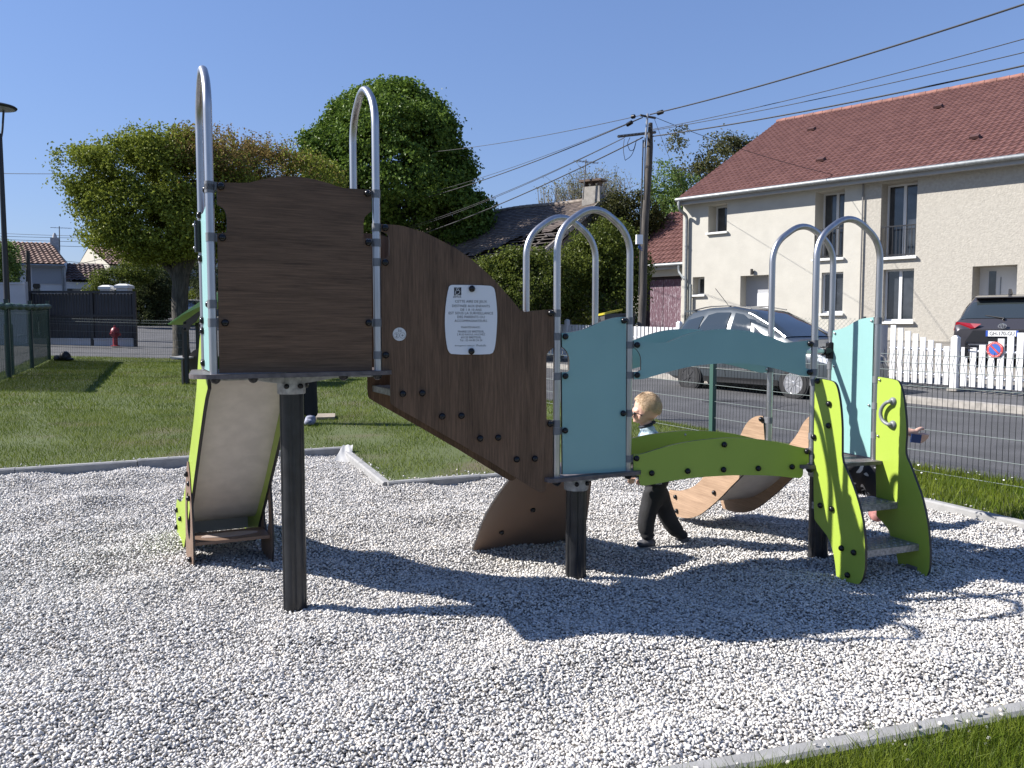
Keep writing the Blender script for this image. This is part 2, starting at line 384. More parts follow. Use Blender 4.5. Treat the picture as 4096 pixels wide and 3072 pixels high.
# kerb and pavement on the far side
conc = M('concrete_kerb', (.30, .28, .25), .85, var=.22, vs=9, bump=.3, bs=120, bd=.008)
def strip(name, n0, n1, za, zb, mat, s0=-95, s1=14, st=1.5, zf=road_z):
    ss = np.arange(s0, s1, st); k = len(ss)
    a = np.array([street_pt(s, n0) for s in ss]); b = np.array([street_pt(s, n1) for s in ss])
    v = np.vstack([np.column_stack([a, zf(*a.T) + za]), np.column_stack([b, zf(*b.T) + zb])])
    f = np.array([(i, i+1, k+i+1, k+i) for i in range(k-1)]); return v, f, k
v1, f1, k = strip('', 14.5, 14.5, -.01, .12, conc); v2, f2, _ = strip('', 14.5, 14.68, .12, .125, conc)
np_mesh('kerb', np.vstack([v1, v2]), np.vstack([f1, f2 + len(v1)]), conc, kind='structure')
asph2 = M('pavement_asphalt', (.082, .082, .084), .88, var=.2, vs=2, bump=.5, bs=240, bd=.006)
v, f, _ = strip('', 14.68, 16.3, .122, .135, asph2); np_mesh('pavement', v, f, asph2, kind='structure')
ss, nn, f = grid(-60, 14, 16.3, 46, 1.0); nn = np.maximum(nn, 16.3); x, y = street_pt(ss, nn)
yg = M('yard_gravel', (.20, .185, .16), .9, var=.3, vs=3, bump=.4, bs=80)
np_mesh('yard', np.column_stack([x, y, yard_z(x, y)]), f, yg, smooth=True, kind='structure')
# patched tar and a manhole-like mark on the road
tar = M('tar_patch', (.05, .05, .053), .7, var=.3, vs=20)
mb = MB()
for (px, py, w_, h_) in ((3010, 1612, .75, .20), (2905, 1600, .5, .1)):
    c = on_z(px, py, .08); pts = []
    for i in range(16):
        a = 2*math.pi*i/16; rr = 1 + .25*math.sin(3*a + px); x, y = c[0] + w_*rr*math.cos(a), c[1] + 3*h_*rr*math.sin(a); pts.append((x, y, float(road_z(x, y)) + .004))
    mb.add(pts, [tuple(range(16))], 0)
obj('road_patch', mb, tar, kind='structure')

# lawn
lawn_m = M('lawn_turf', (.072, .092, .026), .95, var=.35, vs=1.1, bump=.5, bs=90, bd=.02, c2=(.10, .082, .045), ramp=(.26, .46))
sheet(LAWN, [GRAVEL], .6, lawn_z, 'lawn', lawn_m)
# gravel bed
bed = M('gravel_bed', (.20, .19, .18), .9, var=.3, vs=60, bump=1., bs=75, bd=.02)
VIS = [(-5.6, 8.2), (-2.0, 2.2), (2.2, 2.2), (4.5, 3.3), (4.5, 6), (2.6, 8.9), (-1, 7.2), (-1.7, 8.9)]
sheet(GRAVEL, [], .09, lambda x, y: gravel_z(x, y) - .006, 'gravel_bed', bed)

ICO_V, ICO_F = None, None
def ico():
    t = (1 + 5**.5)/2; v = np.array([(-1,t,0),(1,t,0),(-1,-t,0),(1,-t,0),(0,-1,t),(0,1,t),(0,-1,-t),(0,1,-t),(t,0,-1),(t,0,1),(-t,0,-1),(-t,0,1)], float)
    v /= np.linalg.norm(v[0]); f = np.array([(0,11,5),(0,5,1),(0,1,7),(0,7,10),(0,10,11),(1,5,9),(5,11,4),(11,10,2),(10,7,6),(7,1,8),(3,9,4),(3,4,2),(3,2,6),(3,6,8),(3,8,9),(4,9,5),(2,4,11),(6,2,10),(8,6,7),(9,8,1)])
    return v, f
OCT_V = np.array([(1,0,0),(-1,0,0),(0,1,0),(0,-1,0),(0,0,1),(0,0,-1)], float); OCT_F = np.array([(0,2,4),(2,1,4),(1,3,4),(3,0,4),(2,0,5),(1,2,5),(3,1,5),(0,3,5)])
def pebbles(x, y, z, size, V, Fc, rng):
    n = len(x); m = len(V)
    s = size[:, None]*np.column_stack([rng.uniform(.85, 1.6, n), rng.uniform(.62, .98, n), rng.uniform(.42, .75, n)])
    v = V[None]*s[:, None]; 
    v = v*(1 + rng.uniform(-.16, .16, (n, m, 1)))
    t = rng.normal(0, .42, n); ct, st = np.cos(t)[:, None], np.sin(t)[:, None]
    y1 = v[:,:,1]*ct - v[:,:,2]*st; z1 = v[:,:,1]*st + v[:,:,2]*ct; t = rng.normal(0, .42, n); ct, st = np.cos(t)[:, None], np.sin(t)[:, None]
    x2 = v[:,:,0]*ct + z1*st; z2 = -v[:,:,0]*st + z1*ct; a = rng.uniform(0, 6.283, n); ca, sa = np.cos(a)[:, None], np.sin(a)[:, None]
    P = np.stack([x2*ca - y1*sa + x[:, None], x2*sa + y1*ca + y[:, None], z2 + z[:, None]], -1).reshape(-1, 3)
    f = (Fc[None] + (np.arange(n)*m)[:, None, None]).reshape(-1, 3); return P, f, np.repeat(rng.uniform(0, 1, n), m)
def scatter(poly, st, rng):
    xs = [p[0] for p in poly]; ys = [p[1] for p in poly]; X, Y = np.meshgrid(np.arange(min(xs), max(xs), st), np.arange(min(ys), max(ys), st*.866))
    X[1::2] += st/2; X = X.ravel() + rng.uniform(-.38, .38, X.size)*st; Y = Y.ravel() + rng.uniform(-.38, .38, Y.size)*st
    k = inside(poly, X, Y); return X[k], Y[k]
def in_view(x, y, mx=.5, my=0):
    u = 2048 + F*x/np.maximum(y, .1); vv = 1311 + F*1.4/np.maximum(y, .1); q = mx*F/np.maximum(y, .1)
    return (u > -q) & (u < 4096 + q) & (y > 2.2)
stone = attr_mat('limestone_pebbles', [(0, (.14, .135, .13)), (.10, (.32, .31, .295)), (.4, (.50, .485, .46)), (.85, (.63, .61, .58)), (1, (.60, .54, .46))], .75)
rg = np.random.default_rng(5)
xn, yn = scatter(GRAVEL, .0116, rg); k = in_view(xn, yn) & (yn < 4.6) & (edge_dist(GRAVEL, xn, yn) > .03); xn, yn = xn[k], yn[k]
xf, yf = scatter(GRAVEL, .0160, rg); k = in_view(xf, yf) & (yf >= 4.6) & (edge_dist(GRAVEL, xf, yf) > .03); xf, yf = xf[k], yf[k]
IV, IF = ico()
def lift(x, rng): return np.where(rng.uniform(0, 1, len(x)) < .3, rng.uniform(.002, .010, len(x)), rng.uniform(-.004, .003, len(x)))
p1, g1, r1 = pebbles(xn, yn, gravel_z(xn, yn) + lift(xn, rg), rg.uniform(.0048, .0094, len(xn)), IV, IF, rg)
p2, g2, r2 = pebbles(xf, yf, gravel_z(xf, yf) + lift(xf, rg), rg.uniform(.0070, .0120, len(xf)), OCT_V, OCT_F, rg)
BIGP = [(5.2, 3.2), (2.6, 9.4), (-1.2, 7.5), (-2.0, 9.3), (-9, 5.8), (-8, -1), (.5, 2.1)]
xs_, ys_ = scatter(BIGP, .035, rg); ed_ = edge_dist(GRAVEL, xs_, ys_); k = in_view(xs_, ys_) & ~inside(GRAVEL, xs_, ys_) & (rg.uniform(0, 1, len(xs_)) < .30*np.exp(-ed_/.07)); xs_, ys_ = xs_[k], ys_[k]   # stones spilled over the edging
p3, g3, r3 = pebbles(xs_, ys_, lawn_z(xs_, ys_) + np.where(ed_[k] < .045, .030, .012), rg.uniform(.006, .011, len(xs_)), IV, IF, rg)
np_mesh('gravel', np.vstack([p1, p2, p3]), np.vstack([g1, g2 + len(p1), g3 + len(p1) + len(p2)]), stone, smooth=True, rnd=np.concatenate([r1, r2, r3]), kind='stuff', label='pale limestone pebbles loosely filling the play area', cat='gravel')

# concrete edging stones round the gravel (setting)
edg = M('edging_concrete', (.28, .277, .27), .85, var=.18, vs=10, bump=.25, bs=90, bd=.006, c2=(.21, .208, .20), ramp=(.3, .6))
mb = MB()
def edging(a, b, first=0.):
    a, b = np.array(a), np.array(b); d = b - a; L_ = np.linalg.norm(d); d /= L_; q = first
    while q < L_ - .02:
        e = min(q + .995, L_); c = a + d*(q + e)/2; z = float(lawn_z(*c)) + .025 + random.uniform(-.006, .006)
        pr = [(-.04, -.2), (.04, -.2), (.04, -.012), (.026, 0), (-.026, 0), (-.04, -.012)]; n_ = np.array((-d[1], d[0]))
        p0, p1_ = a + d*q, a + d*e; z0, z1 = z + (float(lawn_z(*p0) - lawn_z(*c))), z + float(lawn_z(*p1_) - lawn_z(*c))
        vs = [(*(p0 + n_*o), z0 + h) for o, h in pr] + [(*(p1_ + n_*o), z1 + h) for o, h in pr]; m = len(pr)
        mb.add(vs, [tuple(range(m)), tuple(range(2*m-1, m-1, -1))] + [(i, m+i, m+(i+1) % m, (i+1) % m) for i in range(m)])
        q = e + .006
for i in range(len(GRAVEL)): edging(GRAVEL[i], GRAVEL[(i+1) % len(GRAVEL)])
obj('edging', mb, edg, kind='structure')

# grass blades
def blades(x, y, zf, h, wd, rng, lean=.5):
    n = len(x); z = zf(x, y); a = rng.uniform(0, 6.283, n); H = h*rng.uniform(.5, 1.3, n); l = rng.normal(0, lean, n)*H; b = rng.uniform(0, 6.283, n)
    W = wd*rng.uniform(.6, 1.3, n)/2; cx, cy = np.cos(a)*W, np.sin(a)*W
    v = np.empty((n, 3, 3)); v[:,0] = np.column_stack([x-cx, y-cy, z-.01]); v[:,1] = np.column_stack([x+cx, y+cy, z-.01])
    v[:,2] = np.column_stack([x + np.cos(b)*l, y + np.sin(b)*l, z + H]); return v.reshape(-1, 3), np.arange(3*n).reshape(-1, 3), np.repeat(rng.uniform(0, 1, n), 3)
gmat = leaf_mat('grass_blades', (.040, .080, .006), (.17, .205, .026), .3, 1.6, .012)
rg = np.random.default_rng(21); Vs, Fs, Rs, off = [], [], [], 0
def add_blades(poly, st, h, wd, cond, hole=True, lean=.5, patchy=0.):
    global off
    x, y = scatter(poly, st, rg); k = cond(x, y) & in_view(x, y, .8)
    if hole: k &= ~inside(GRAVEL, x, y) | (edge_dist(GRAVEL, x, y) < -1)
    k &= edge_dist(GRAVEL, x, y) > .05; x, y = x[k], y[k]
    if patchy:
        q = np.sin(x*1.9 + 1.3*np.sin(y*1.1)) * np.sin(y*1.6 + 1.1*np.cos(x*1.4)) + .45*np.sin(5*x + 3*y); k = rg.uniform(0, 1, len(x)) > patchy*np.clip(q, 0, 1); x, y = x[k], y[k]
    if lean > .9 and len(x):   # trodden, bare places by the edging
        for cx, cy, rr, st_ in ((-.55, 8.6, .55, .9), (-.2, 7.9, .35, .8), (-1.35, 8.2, .25, .7), (-.75, 7.2, .30, .85), (.4, 7.95, .4, .8), (-2.6, 8.75, .4, .7), (-1.9, 9.6, .5, .5)):
            k = rg.uniform(0, 1, len(x)) > st_*np.exp(-((x-cx)**2 + (y-cy)**2)/rr**2); x, y = x[k], y[k]
    if not len(x): return
    v, f_, r_ = blades(x, y, lawn_z, h, wd, rg, lean); Vs.append(v); Fs.append(f_ + off); Rs.append(r_); off += len(v)
add_blades(LAWN, .0075, .055, .0042, lambda x, y: (y < 4.6) & (x > 0) & (y < 3.9), lean=.8)          # near strip, bottom right
add_blades(LAWN, .021, .075, .008, lambda x, y: (x > 1.8) & (y >= 3.9) & (y < 8.5), lean=.6)     # verge by the right fence
add_blades(LAWN, .0235, .038, .0075, lambda x, y: (x <= 2.6) & (y > 5) & (y < 12), patchy=.75, lean=.95)
add_blades(LAWN, .036, .045, .011, lambda x, y: (y >= 12), patchy=.3, lean=.95)
np_mesh('grass', np.vstack(Vs), np.vstack(Fs), gmat, rnd=np.concatenate(Rs), kind='stuff', label='short green lawn grass around the gravel bed', cat='grass')
# ------------------------------------------------------------------ the play structure: three platforms, stair, bridge, two slides
PS = thing('play_structure', (.2, 4.4, 0), 'three-towered climbing frame with brown, turquoise and lime boards standing in the gravel', 'playground climber')
class Tower:
    def __init__(s, x, y, p, w_, d, h):
        s.o = np.array((x, y)); p = R(p); s.u = np.array((math.cos(p), math.sin(p))); s.v = np.array((-math.sin(p), math.cos(p))); s.w, s.d, s.h = w_, d, h; s.p = p
    def xy(s, a, b): return s.o + s.u*a + s.v*b
    def P(s, a, b, z): q = s.xy(a, b); return np.array((q[0], q[1], z))
TW1 = Tower(-1.335, 3.69, 25.175, .754, .424, 1.193); TW2 = Tower(.231, 4.253, 26.024, .445, .348, .626); TW3 = Tower(1.704, 4.653, 21.973, .466, .370, .627)
FL1, FR1, BL1, BR1 = TW1.xy(0, 0), TW1.xy(TW1.w, 0), TW1.xy(0, TW1.d), TW1.xy(TW1.w, TW1.d)
FL2, FR2, BL2, BR2 = TW2.xy(0, 0), TW2.xy(TW2.w, 0), TW2.xy(0, TW2.d), TW2.xy(TW2.w, TW2.d)
FL3, FR3, BL3, BR3 = TW3.xy(0, 0), TW3.xy(TW3.w, 0), TW3.xy(0, TW3.d), TW3.xy(TW3.w, TW3.d)
RT, LA = .0185, 1.418
def arch(tw, A, B, h):
    A3, B3 = np.array((*A, 0)), np.array((*B, 0)); m = (A3 + B3)/2; t = h + LA - RT
    pts = [A3 + (0, 0, h), A3 + (0, 0, t - .128), m + (0, 0, t + .022), B3 + (0, 0, t - .128), B3 + (0, 0, h)]
    mb = MB(); mb.tube(fillet(pts, (.11, .12, .11), 9), RT, 16); return obj('arch', mb, STEEL, PS)
AR = {}
AR['1L'] = arch(TW1, FL1, BL1, TW1.h); AR['1R'] = arch(TW1, FR1, BR1, TW1.h)
AR['2F'] = arch(TW2, FL2, FR2, TW2.h); AR['2B'] = arch(TW2, BL2, BR2, TW2.h)
AR['3F'] = arch(TW3, FL3, FR3, TW3.h); AR['3B'] = arch(TW3, BL3, BR3, TW3.h)
def clamp(pole, z, e, parent, ln=.034):
    """pipe clamp: a ring round the pole with a tab along direction e"""
    mb = MB(); c = np.array((*pole, z)); mb.cyl(c - (0, 0, .019), c + (0, 0, .019), RT + .0025, 16)
    if e is not None:
        e = np.array(e, float); mb.box(c + e*(RT + ln/2), (ln, .005, .036), math.atan2(e[1], e[0]))
    return obj('clamp', mb, CLAMP, parent)
def bolt(c, n, parent, r=.0165, h=.017):
    mb = MB(); n = np.array(n, float); c = np.array(c, float)
    mb.lathe([(r*.92, -.001), (r, .003), (r, .007), (r*.9, .012), (r*.66, h), (r*.3, h + .0025), (0.001, h + .003)], c, n, 14)
    return obj('bolt_cap', mb, DARK, parent)
def small_bolt(c, n, parent):
    mb = MB(); mb.lathe([(.0075, 0), (.0075, .003), (.005, .006), (.001, .007)], c, n, 10); return obj('bolt', mb, STEEL, parent)
TH = .014
def bolts(fr, pts, parent, off=TH/2):
    for px, py in pts:
        a, z = fr.un(px, py, off); bolt(fr.P(a, z, off), fr.n, parent)
def clamps(fr, pole, pts, parent, side):
    for px, py in pts: a, z = fr.un(px, py); clamp(pole, z, fr.e*side, parent)

# decks, posts and cast heads
def deck(tw, poly, th=.02):
    pts = fillet([poly[-1]] + poly + [poly[0]], .05, 4)[1:-1] if False else poly
    P = []; n = len(poly)
    for i in range(n):
        a, b, c = (np.array(poly[j % n], float) for j in (i-1, i, i+1)); l = .045
        d1, d2 = (a-b)/np.linalg.norm(a-b), (c-b)/np.linalg.norm(c-b)
        for k in range(5):
            t = k/4; P.append((1-t)**2*(b+d1*l) + 2*t*(1-t)*b + t*t*(b+d2*l))
    mb = MB(); mb.prism([tw.P(a, b, tw.h - th/2) for a, b in P], (0, 0, th)); return obj('deck', mb, DECK, PS)
dk1 = deck(TW1, [(-.02, -.055), (TW1.w - .0, -.055), (TW1.w + .085, -.01), (TW1.w + .06, TW1.d + .06), (-.06, TW1.d + .06), (-.105, .02)])
dk2 = deck(TW2, [(-.07, -.05), (TW2.w + .07, -.05), (TW2.w + .05, TW2.d + .05), (-.05, TW2.d + .05)])
dk3 = deck(TW3, [(-.08, -.03), (-.0, -.045), (TW3.w + .05, -.075), (TW3.w + .05, TW3.d + .05), (-.05, TW3.d + .05)])
for tw, dk, pts in ((TW1, dk1, ((862, 1522), (1013, 1522), (1374, 1517), (1510, 1514))), (TW2, dk2, ((2226, 1922), (2513, 1904))), (TW3, dk3, ((3240, 1873),))):
    fr = Frame(tw.xy(0, -.03), tw.xy(tw.w, -.03))
    for px, py in pts:
        a, _z = fr.un(px, py); mb = MB(); mb.dome(fr.P(a, tw.h - .021), (0, 0, -1), .023, .022); obj('bolt_cap', mb, DARK, dk)
def post(tw, tilt=0):
    c = tw.P(tw.w/2, tw.d/2, 0); r, n = .058, 48; pr = []
    mb = MB(); vs = []
    rad = [r - (.006 if (k % 8) in (3, 4) else 0) for k in range(n)]
    for z in (-.25, tw.h - .11):
        for k in range(n): a = 2*math.pi*k/n + .3; vs.append((c[0] + rad[k]*math.cos(a), c[1] + rad[k]*math.sin(a), z))
    mb.add(vs, [(k, (k+1) % n, n+(k+1) % n, n+k) for k in range(n)], 0, False)
    p = obj('post', mb, POST, PS)
    mb = MB(); q = c + (0, 0, tw.h - .02)
    mb.lathe([(.066, -.095), (.068, -.09), (.068, -.012), (.066, 0)], q, seg=20)
    for sx in (-1, 1):
        for sy in (-1, 1):
            d = tw.u*sx*(tw.w/2 - .02) + tw.v*sy*(tw.d/2 - .02); L_ = np.linalg.norm(d); d /= L_; d3 = np.array((*d, 0)); s3 = np.array((-d[1], d[0], 0))
            prof = [(.05, -.045), (.05, 0), (L_, 0), (L_, -.010), (L_*.55, -.016), (.12, -.035)]
            mb.prism([q + d3*a + np.array((0, 0, z)) for a, z in prof], s3*.055)
    hd = obj('post_head', mb, GALV, PS)
    for k in range(5):
        a = tw.p + R(-118 + 55*k); n_ = (math.cos(a), math.sin(a), 0); bolt(q + np.array(n_)*.067 + (0, 0, -.055), n_, hd, .013, .013)
post(TW1); post(TW2); post(TW3)

# --- first tower, front board
f1 = Frame(FL1, FR1)
o = [(867,730),(985,733),(1009,728),(1066,714),(1134,706),(1182,706),(1240,714),(1303,730),(1361,751),(1414,756),(1484,759.5),(1485,846),(1467,858),(1453,876),(1452,955),(1484,958),(1487,1486),(877,1492),(869,933),(902,931),(907,919),(906,866),(898,841),(886,829),(868,820)]
b = panel('front_board', f1, f1.outline(o), TH, (BROWN_H, EDGE), PS)
bolts(f1, ((883,746),(889,951),(900,1291),(1470,774),(1473,970),(1474,1291)), b)
clamps(f1, FL1, ((883,746),(889,951),(900,1291)), AR['1L'], 1); clamps(f1, FR1, ((1470,774),(1473,970),(1474,1291)), AR['1R'], -1)
# back board is open to the slide; left side board (turquoise, sunlit)
f1l = Frame(BL1, FL1)
zt, zb = TW1.h + 1.0, TW1.h + .006
b = panel('side_board', f1l, [(.025, zb), (f1l.len-.025, zb), (f1l.len-.022, f1l.un(831, 795)[1]), (f1l.len-.06, f1l.un(828, 810)[1]), (f1l.len-.15, f1l.un(822, 838)[1]), (f1l.len-.27, f1l.un(815, 858)[1]), (.022, f1l.un(806, 862)[1])], TH, (TEAL, EDGE), PS)
for px, py, a in ((820,783,.385),(832,1221,.39),(799,876,.045),(801,1046,.045),(804,1283,.045),(806,1323,.045),(808,1445,.045)):
    z = f1l.un(px, py)[1]; bolt(f1l.P(a, z, TH/2), f1l.n, b); clamp(FL1 if a > .2 else BL1, z, f1l.e*(-1 if a > .2 else 1), AR['1L'], .02)
mb = MB(); zc = f1l.un(795, 964)[1]; mb.rbox(f1l.P(.012, zc, .020), (.045, .030, .15), .010, math.atan2(f1l.e[1], f1l.e[0])); 
blk = obj('hinge_block', mb, DARK, PS)
for dz in (-.055, .055): small_bolt(f1l.P(.012, zc + dz, .036), f1l.n, blk)

# --- stair from the first to the second tower: two brown side boards with treads between
fs = Frame(FR1, FL2)
o = [(1523,897),(1554,898),(1603,902),(1651,916),(1709,935),(1767,964),(1829,998),(1878,1032),(1921,1068),(1969,1113),(2008,1157),(2037,1188),(2063,1220),(2078,1239),(2087,1248),(2114,1246),(2152,1241),(2214,1237),
     (2214,1389),(2197,1402),(2185,1417),(2183,1440),(2185,1678),(2210,1681),(2210,1908),(2182,1926),(2182,1958),(2169,1968),(2153,1966),(2123,1948),(2033,1892),(1943,1836),(1822,1765),(1653,1668),(1572,1623),(1561,1608),(1560,1500),(1527,1497),(1524,1034),(1545,1032),(1556,1022),(1557,954),(1549,937),(1536,929),(1524,927)]
sz = fs.outline(o)
b = panel('stair_side', fs, sz, TH, (BROWN_V, EDGE), PS)
bolts(fs, ((1540,912),(1541,1050),(1543,1420),(2203,1253),(2200,1695)), b)
clamps(fs, FR1, ((1540,912),(1541,1050),(1543,1420)), AR['1R'], 1); clamps(fs, FL2, ((2203,1253),(2200,1695)), AR['2F'], -1)
fsb = Frame(BR1, BL2); kq = fsb.len/fs.len
bb = panel('stair_side', fsb, [(a*kq, z) for a, z in sz], TH, (BROWN_V, EDGE), PS)
tread_m = M('perforated_tread', (.30, .30, .30), .5, .6, var=.35, vs=60, bump=.6, bs=90, bd=.006)
def tread(P0, P1, Q0, Q1, z, th=.032):
    """tread between four plan corners, with raised grip studs"""
    mb = MB(); c = [np.array((*p, z)) for p in (P0, P1, Q1, Q0)]; mb.prism([q - (0, 0, th/2) for q in c], (0, 0, th))
    for i in range(9):
        for j in range(4):
            u_, v_ = (i+.6)/9.6, (j+.7)/4.4; p = (c[0]*(1-u_) + c[3]*u_)*(1-v_) + (c[1]*(1-u_) + c[2]*u_)*v_
            mb.lathe([(.010, 0), (.008, .004), (.004, .0045)], p, seg=8)
    return obj('tread', mb, tread_m, PS)
for (x1, y1), (x2, y2) in (((1611,1575),(1689,1572)),((1768,1665),(1845,1663)),((1920,1753),(1992,1750)),((2066,1837),(2139,1834))):
    bolts(fs, ((x1, y1), (x2, y2)), b); a0, z = fs.un(x1, y1); a1, _ = fs.un(x2, y2); a0 -= .035; a1 += .035
    i = .008; tread(fs.P(a0, 0, -i)[:2], fs.P(a1, 0, -i)[:2], fsb.P(a0*kq, 0, i)[:2], fsb.P(a1*kq, 0, i)[:2], z + .016)
# rules sign
o = [(1794,1150),(1800,1142),(1811,1139),(1958,1142),(1971,1148),(1979,1158),(1986,1213),(1989,1267),(1985,1343),(1979,1392),(1971,1411),(1955,1418),(1808,1418),(1795,1408),(1788,1389),(1781,1335),(1779,1275),(1783,1213)]
so_ = TH/2 + .004
sg = panel('rules_sign', fs, fs.outline(o, so_), .005, (M('sign_white', (.70, .71, .73), .4), M('sign_rim', (.5, .5, .52), .4)), PS, off=so_, label='white rules plate with black lettering')
zf = lambda x, y: (1700 + x*.2712, 1050 + y*.2712); mpx = lambda w_, y: abs(fs.un(1700 + .2712*(680 + w_/2), 1050 + .2712*y, so_)[0] - fs.un(1700 + .2712*(680 - w_/2), 1050 + .2712*y, so_)[0])
for t, y, w_ in (('CETTE AIRE DE JEUX',580,470),('DESTINÉE AUX ENFANTS',637,555),('DE 1 À 10 ANS',692,310),('EST SOUS LA SURVEILLANCE',747,655),('DES PARENTS OU',803,400),('ACCOMPAGNATEURS.',860,485),('MAINTENANCE :',955,290),('MAIRIE DE BRETEUIL',1018,385),('2 RUE RAOUL HUCHEZ',1061,415),('60120 BRETEUIL',1104,298),('Tél : 03 44 80 24 24',1147,330)):
    text_obj(t, fs, zf(680, y), mpx(w_, y), sg, INK, so_ + .0034)
text_obj('Aménagement réalisé par', fs, zf(587, 1228), mpx(295, 1228), sg, INK, so_ + .0034)
text_obj('Proludic', fs, zf(828, 1222), mpx(150, 1222), sg, INK, so_ + .0034, shear=.35)
text_obj('VILLE DE', fs, zf(478, 490), mpx(110, 490), sg, INK, so_ + .0034); text_obj('BRETEUIL', fs, zf(478, 511), mpx(122, 510), sg, INK, so_ + .0034)
lg = fs.outline([zf(428, 368), zf(533, 368), zf(533, 478), zf(428, 478)], so_); mb = MB(); mb.prism([fs.P(a, z, so_ + .003) for a, z in lg], fs.n*.001)
emb = obj('town_emblem', mb, INK, sg); ex = lambda x, y: fs.P(*fs.un(*zf(x, y), so_), so_ + .0045)
mb = MB(); mb.tube([ex(*p) for p in ((445,440),(462,400),(478,374))], .0012, 6); mb.tube([ex(*p) for p in ((450,382),(480,372),(500,378),(496,396),(474,412),(466,416))], .0012, 6)
mb.tube([ex(*p) for p in ((466,416),(500,408),(514,430),(500,458),(470,472),(446,464),(440,448),(455,432))], .0016, 6); obj('emblem_letter', mb, WHITE, sg)
bolts(fs, ((1887,1155),(1885,1405)), sg, so_ + .002)
# age sticker
c = fs.un(1597.7, 1336.8, TH/2); r = .0325
mb = MB(); mb.prism([fs.P(c[0] + r*math.cos(2*math.pi*k/28), c[1] + r*math.sin(2*math.pi*k/28), TH/2 + .0015) for k in range(28)], fs.n*.001); stc = obj('age_sticker', mb, WHITE, b)
for dx, t in ((-.0145, '2'), (.0145, '+')):
    text_obj(t, fs, (c[0] + dx, c[1] - .006, 0), .011, PS, INK, TH/2 + .0025)
    mb = MB(); mb.tube([fs.P(c[0] + dx + .0135*math.cos(q), c[1] - .006 + .0135*math.sin(q), TH/2 + .0022) for q in np.linspace(0, 6.0, 20)], .0006, 5, closed=True); obj('sticker_ring', mb, INK, PS)
mb = MB()
for dx, h in ((-.004, .017), (.003, .011), (.008, .011)): mb.tube([fs.P(c[0] + dx, c[1] + .011, TH/2 + .0022), fs.P(c[0] + dx, c[1] + .011 + h*.75, TH/2 + .0022)], .0011, 5); mb.dome(fs.P(c[0] + dx, c[1] + .011 + h*.9, TH/2 + .0015), fs.n, .0016, .001, 8)
obj('sticker_figures', mb, INK, PS)

# --- second tower, front board and the climbing plate behind
f2 = Frame(FL2, FR2)
o = [(2244,1332),(2267,1331),(2302,1325),(2340,1315),(2372,1300),(2408,1284),(2443,1273),(2470,1268),(2502,1269),(2500,1886),(2248,1897),(2245,1489),(2267,1488),(2275,1479),(2275,1431),(2267,1409),(2256,1394),(2246,1388)]
b = panel('front_board', f2, f2.outline(o), TH, (TEAL, EDGE), PS)
pl, pr = ((2260,1346),(2260,1504),(2259,1722)), ((2494,1283),(2491,1653))
bolts(f2, pl + pr, b); clamps(f2, FL2, pl, AR['2F'], 1); clamps(f2, FR2, pr, AR['2F'], -1)
# climbing plate: leans from the back of the deck down to the gravel
p0, p1, p2_ = TW2.P(0, TW2.d + .03, TW2.h - .02), TW2.P(TW2.w, TW2.d + .03, TW2.h - .02), TW2.P(0, TW2.d + .62, 0)
nn_ = np.cross(p1 - p0, p2_ - p0); nn_ /= np.linalg.norm(nn_)
if np.dot(nn_, np.array((0, 0, EYE)) - p0) < 0: nn_ = -nn_
def on_pl(px, py): d = ray(px, py); C = np.array((0, 0, EYE)); return C + d*np.dot(p0 - C, nn_)/np.dot(d, nn_)
o = [(2052,1903),(2039,1912),(1979,1994),(1936,2069),(1906,2153),(1885,2212),(1930,2212),(2080,2194),(2256,2176),(2330,2165),(2352,2039),(2364,1924),(2366,1895)]
mb = MB(); mb.prism([on_pl(*p) for p in smooth_outline(o)], nn_*.014, 0, 1); cp = obj('climbing_plate', mb, [M('brown_plain_laminate', (.20, .135, .098), .4, var=.06, vs=3), EDGE], PS)
for q in ((2129,2033),(2004,2123),(2300,1960)): bolt(on_pl(*q) + nn_*.007, nn_, cp)
mb = MB(); c = on_pl(1900, 2202); mb.box(c + nn_*.01, (.05, .03, .03), .2); obj('foot_bracket', mb, GALV, PS)

# --- bridge between second and third tower
fb = Frame(FR2, FL3); fbb = Frame(BR2, BL3); kb = fbb.len/fb.len
rail_o = [(2534,1364),(2557,1365),(2657,1374),(2693,1358),(2754,1335),(2808,1322),(2874,1316),(2931,1317),(2985,1322),(3039,1335),(3080,1347),(3120,1364),(3139,1371),(3188,1367),(3243,1360),(3241,1389),(3229,1397),(3221,1413),(3219,1467),(3224,1474),(3241,1476),(3240,1503),(3213,1505),(3161,1492),(3107,1476),(3039,1461),(2971,1453),(2917,1452),(2849,1455),(2781,1462),(2720,1474),(2611,1504),(2570,1517),(2534,1517),(2534,1487),(2554,1486),(2562,1479),(2563,1433),(2557,1414),(2546,1399),(2536,1392)]
rz = fb.outline(rail_o); b = panel('bridge_rail', fb, rz, TH, (TEAL, EDGE), PS)
pl, pr = ((2548,1380),(2548,1500)), ((3239,1374),(3237,1489))
bolts(fb, pl + pr, b); clamps(fb, FR2, pl, AR['2F'], 1); clamps(fb, FL3, pr, AR['3F'], -1)
b2 = panel('bridge_rail', fbb, [(a*kb, z) for a, z in rz], TH, (TEAL, EDGE), PS)
for px, py in pr: a, z = fb.un(px, py); clamp(BL3, z, -fbb.e, AR['3B']); small_bolt(fbb.P(a*kb, z, TH/2), fbb.n, b2)
side_o = [(2532,1817),(2563,1817),(2628,1796),(2682,1780),(2761,1764),(2881,1751),(2953,1751),(3032,1756),(3122,1770),(3207,1791),(3231,1794),(3234,1848),(3210,1868),(3210,1896),(3204,1908),(3192,1913),(3092,1902),(3002,1899),(2911,1901),(2791,1908),(2694,1921),(2579,1942),(2563,1941),(2555,1929),(2554,1902),(2532,1899)]
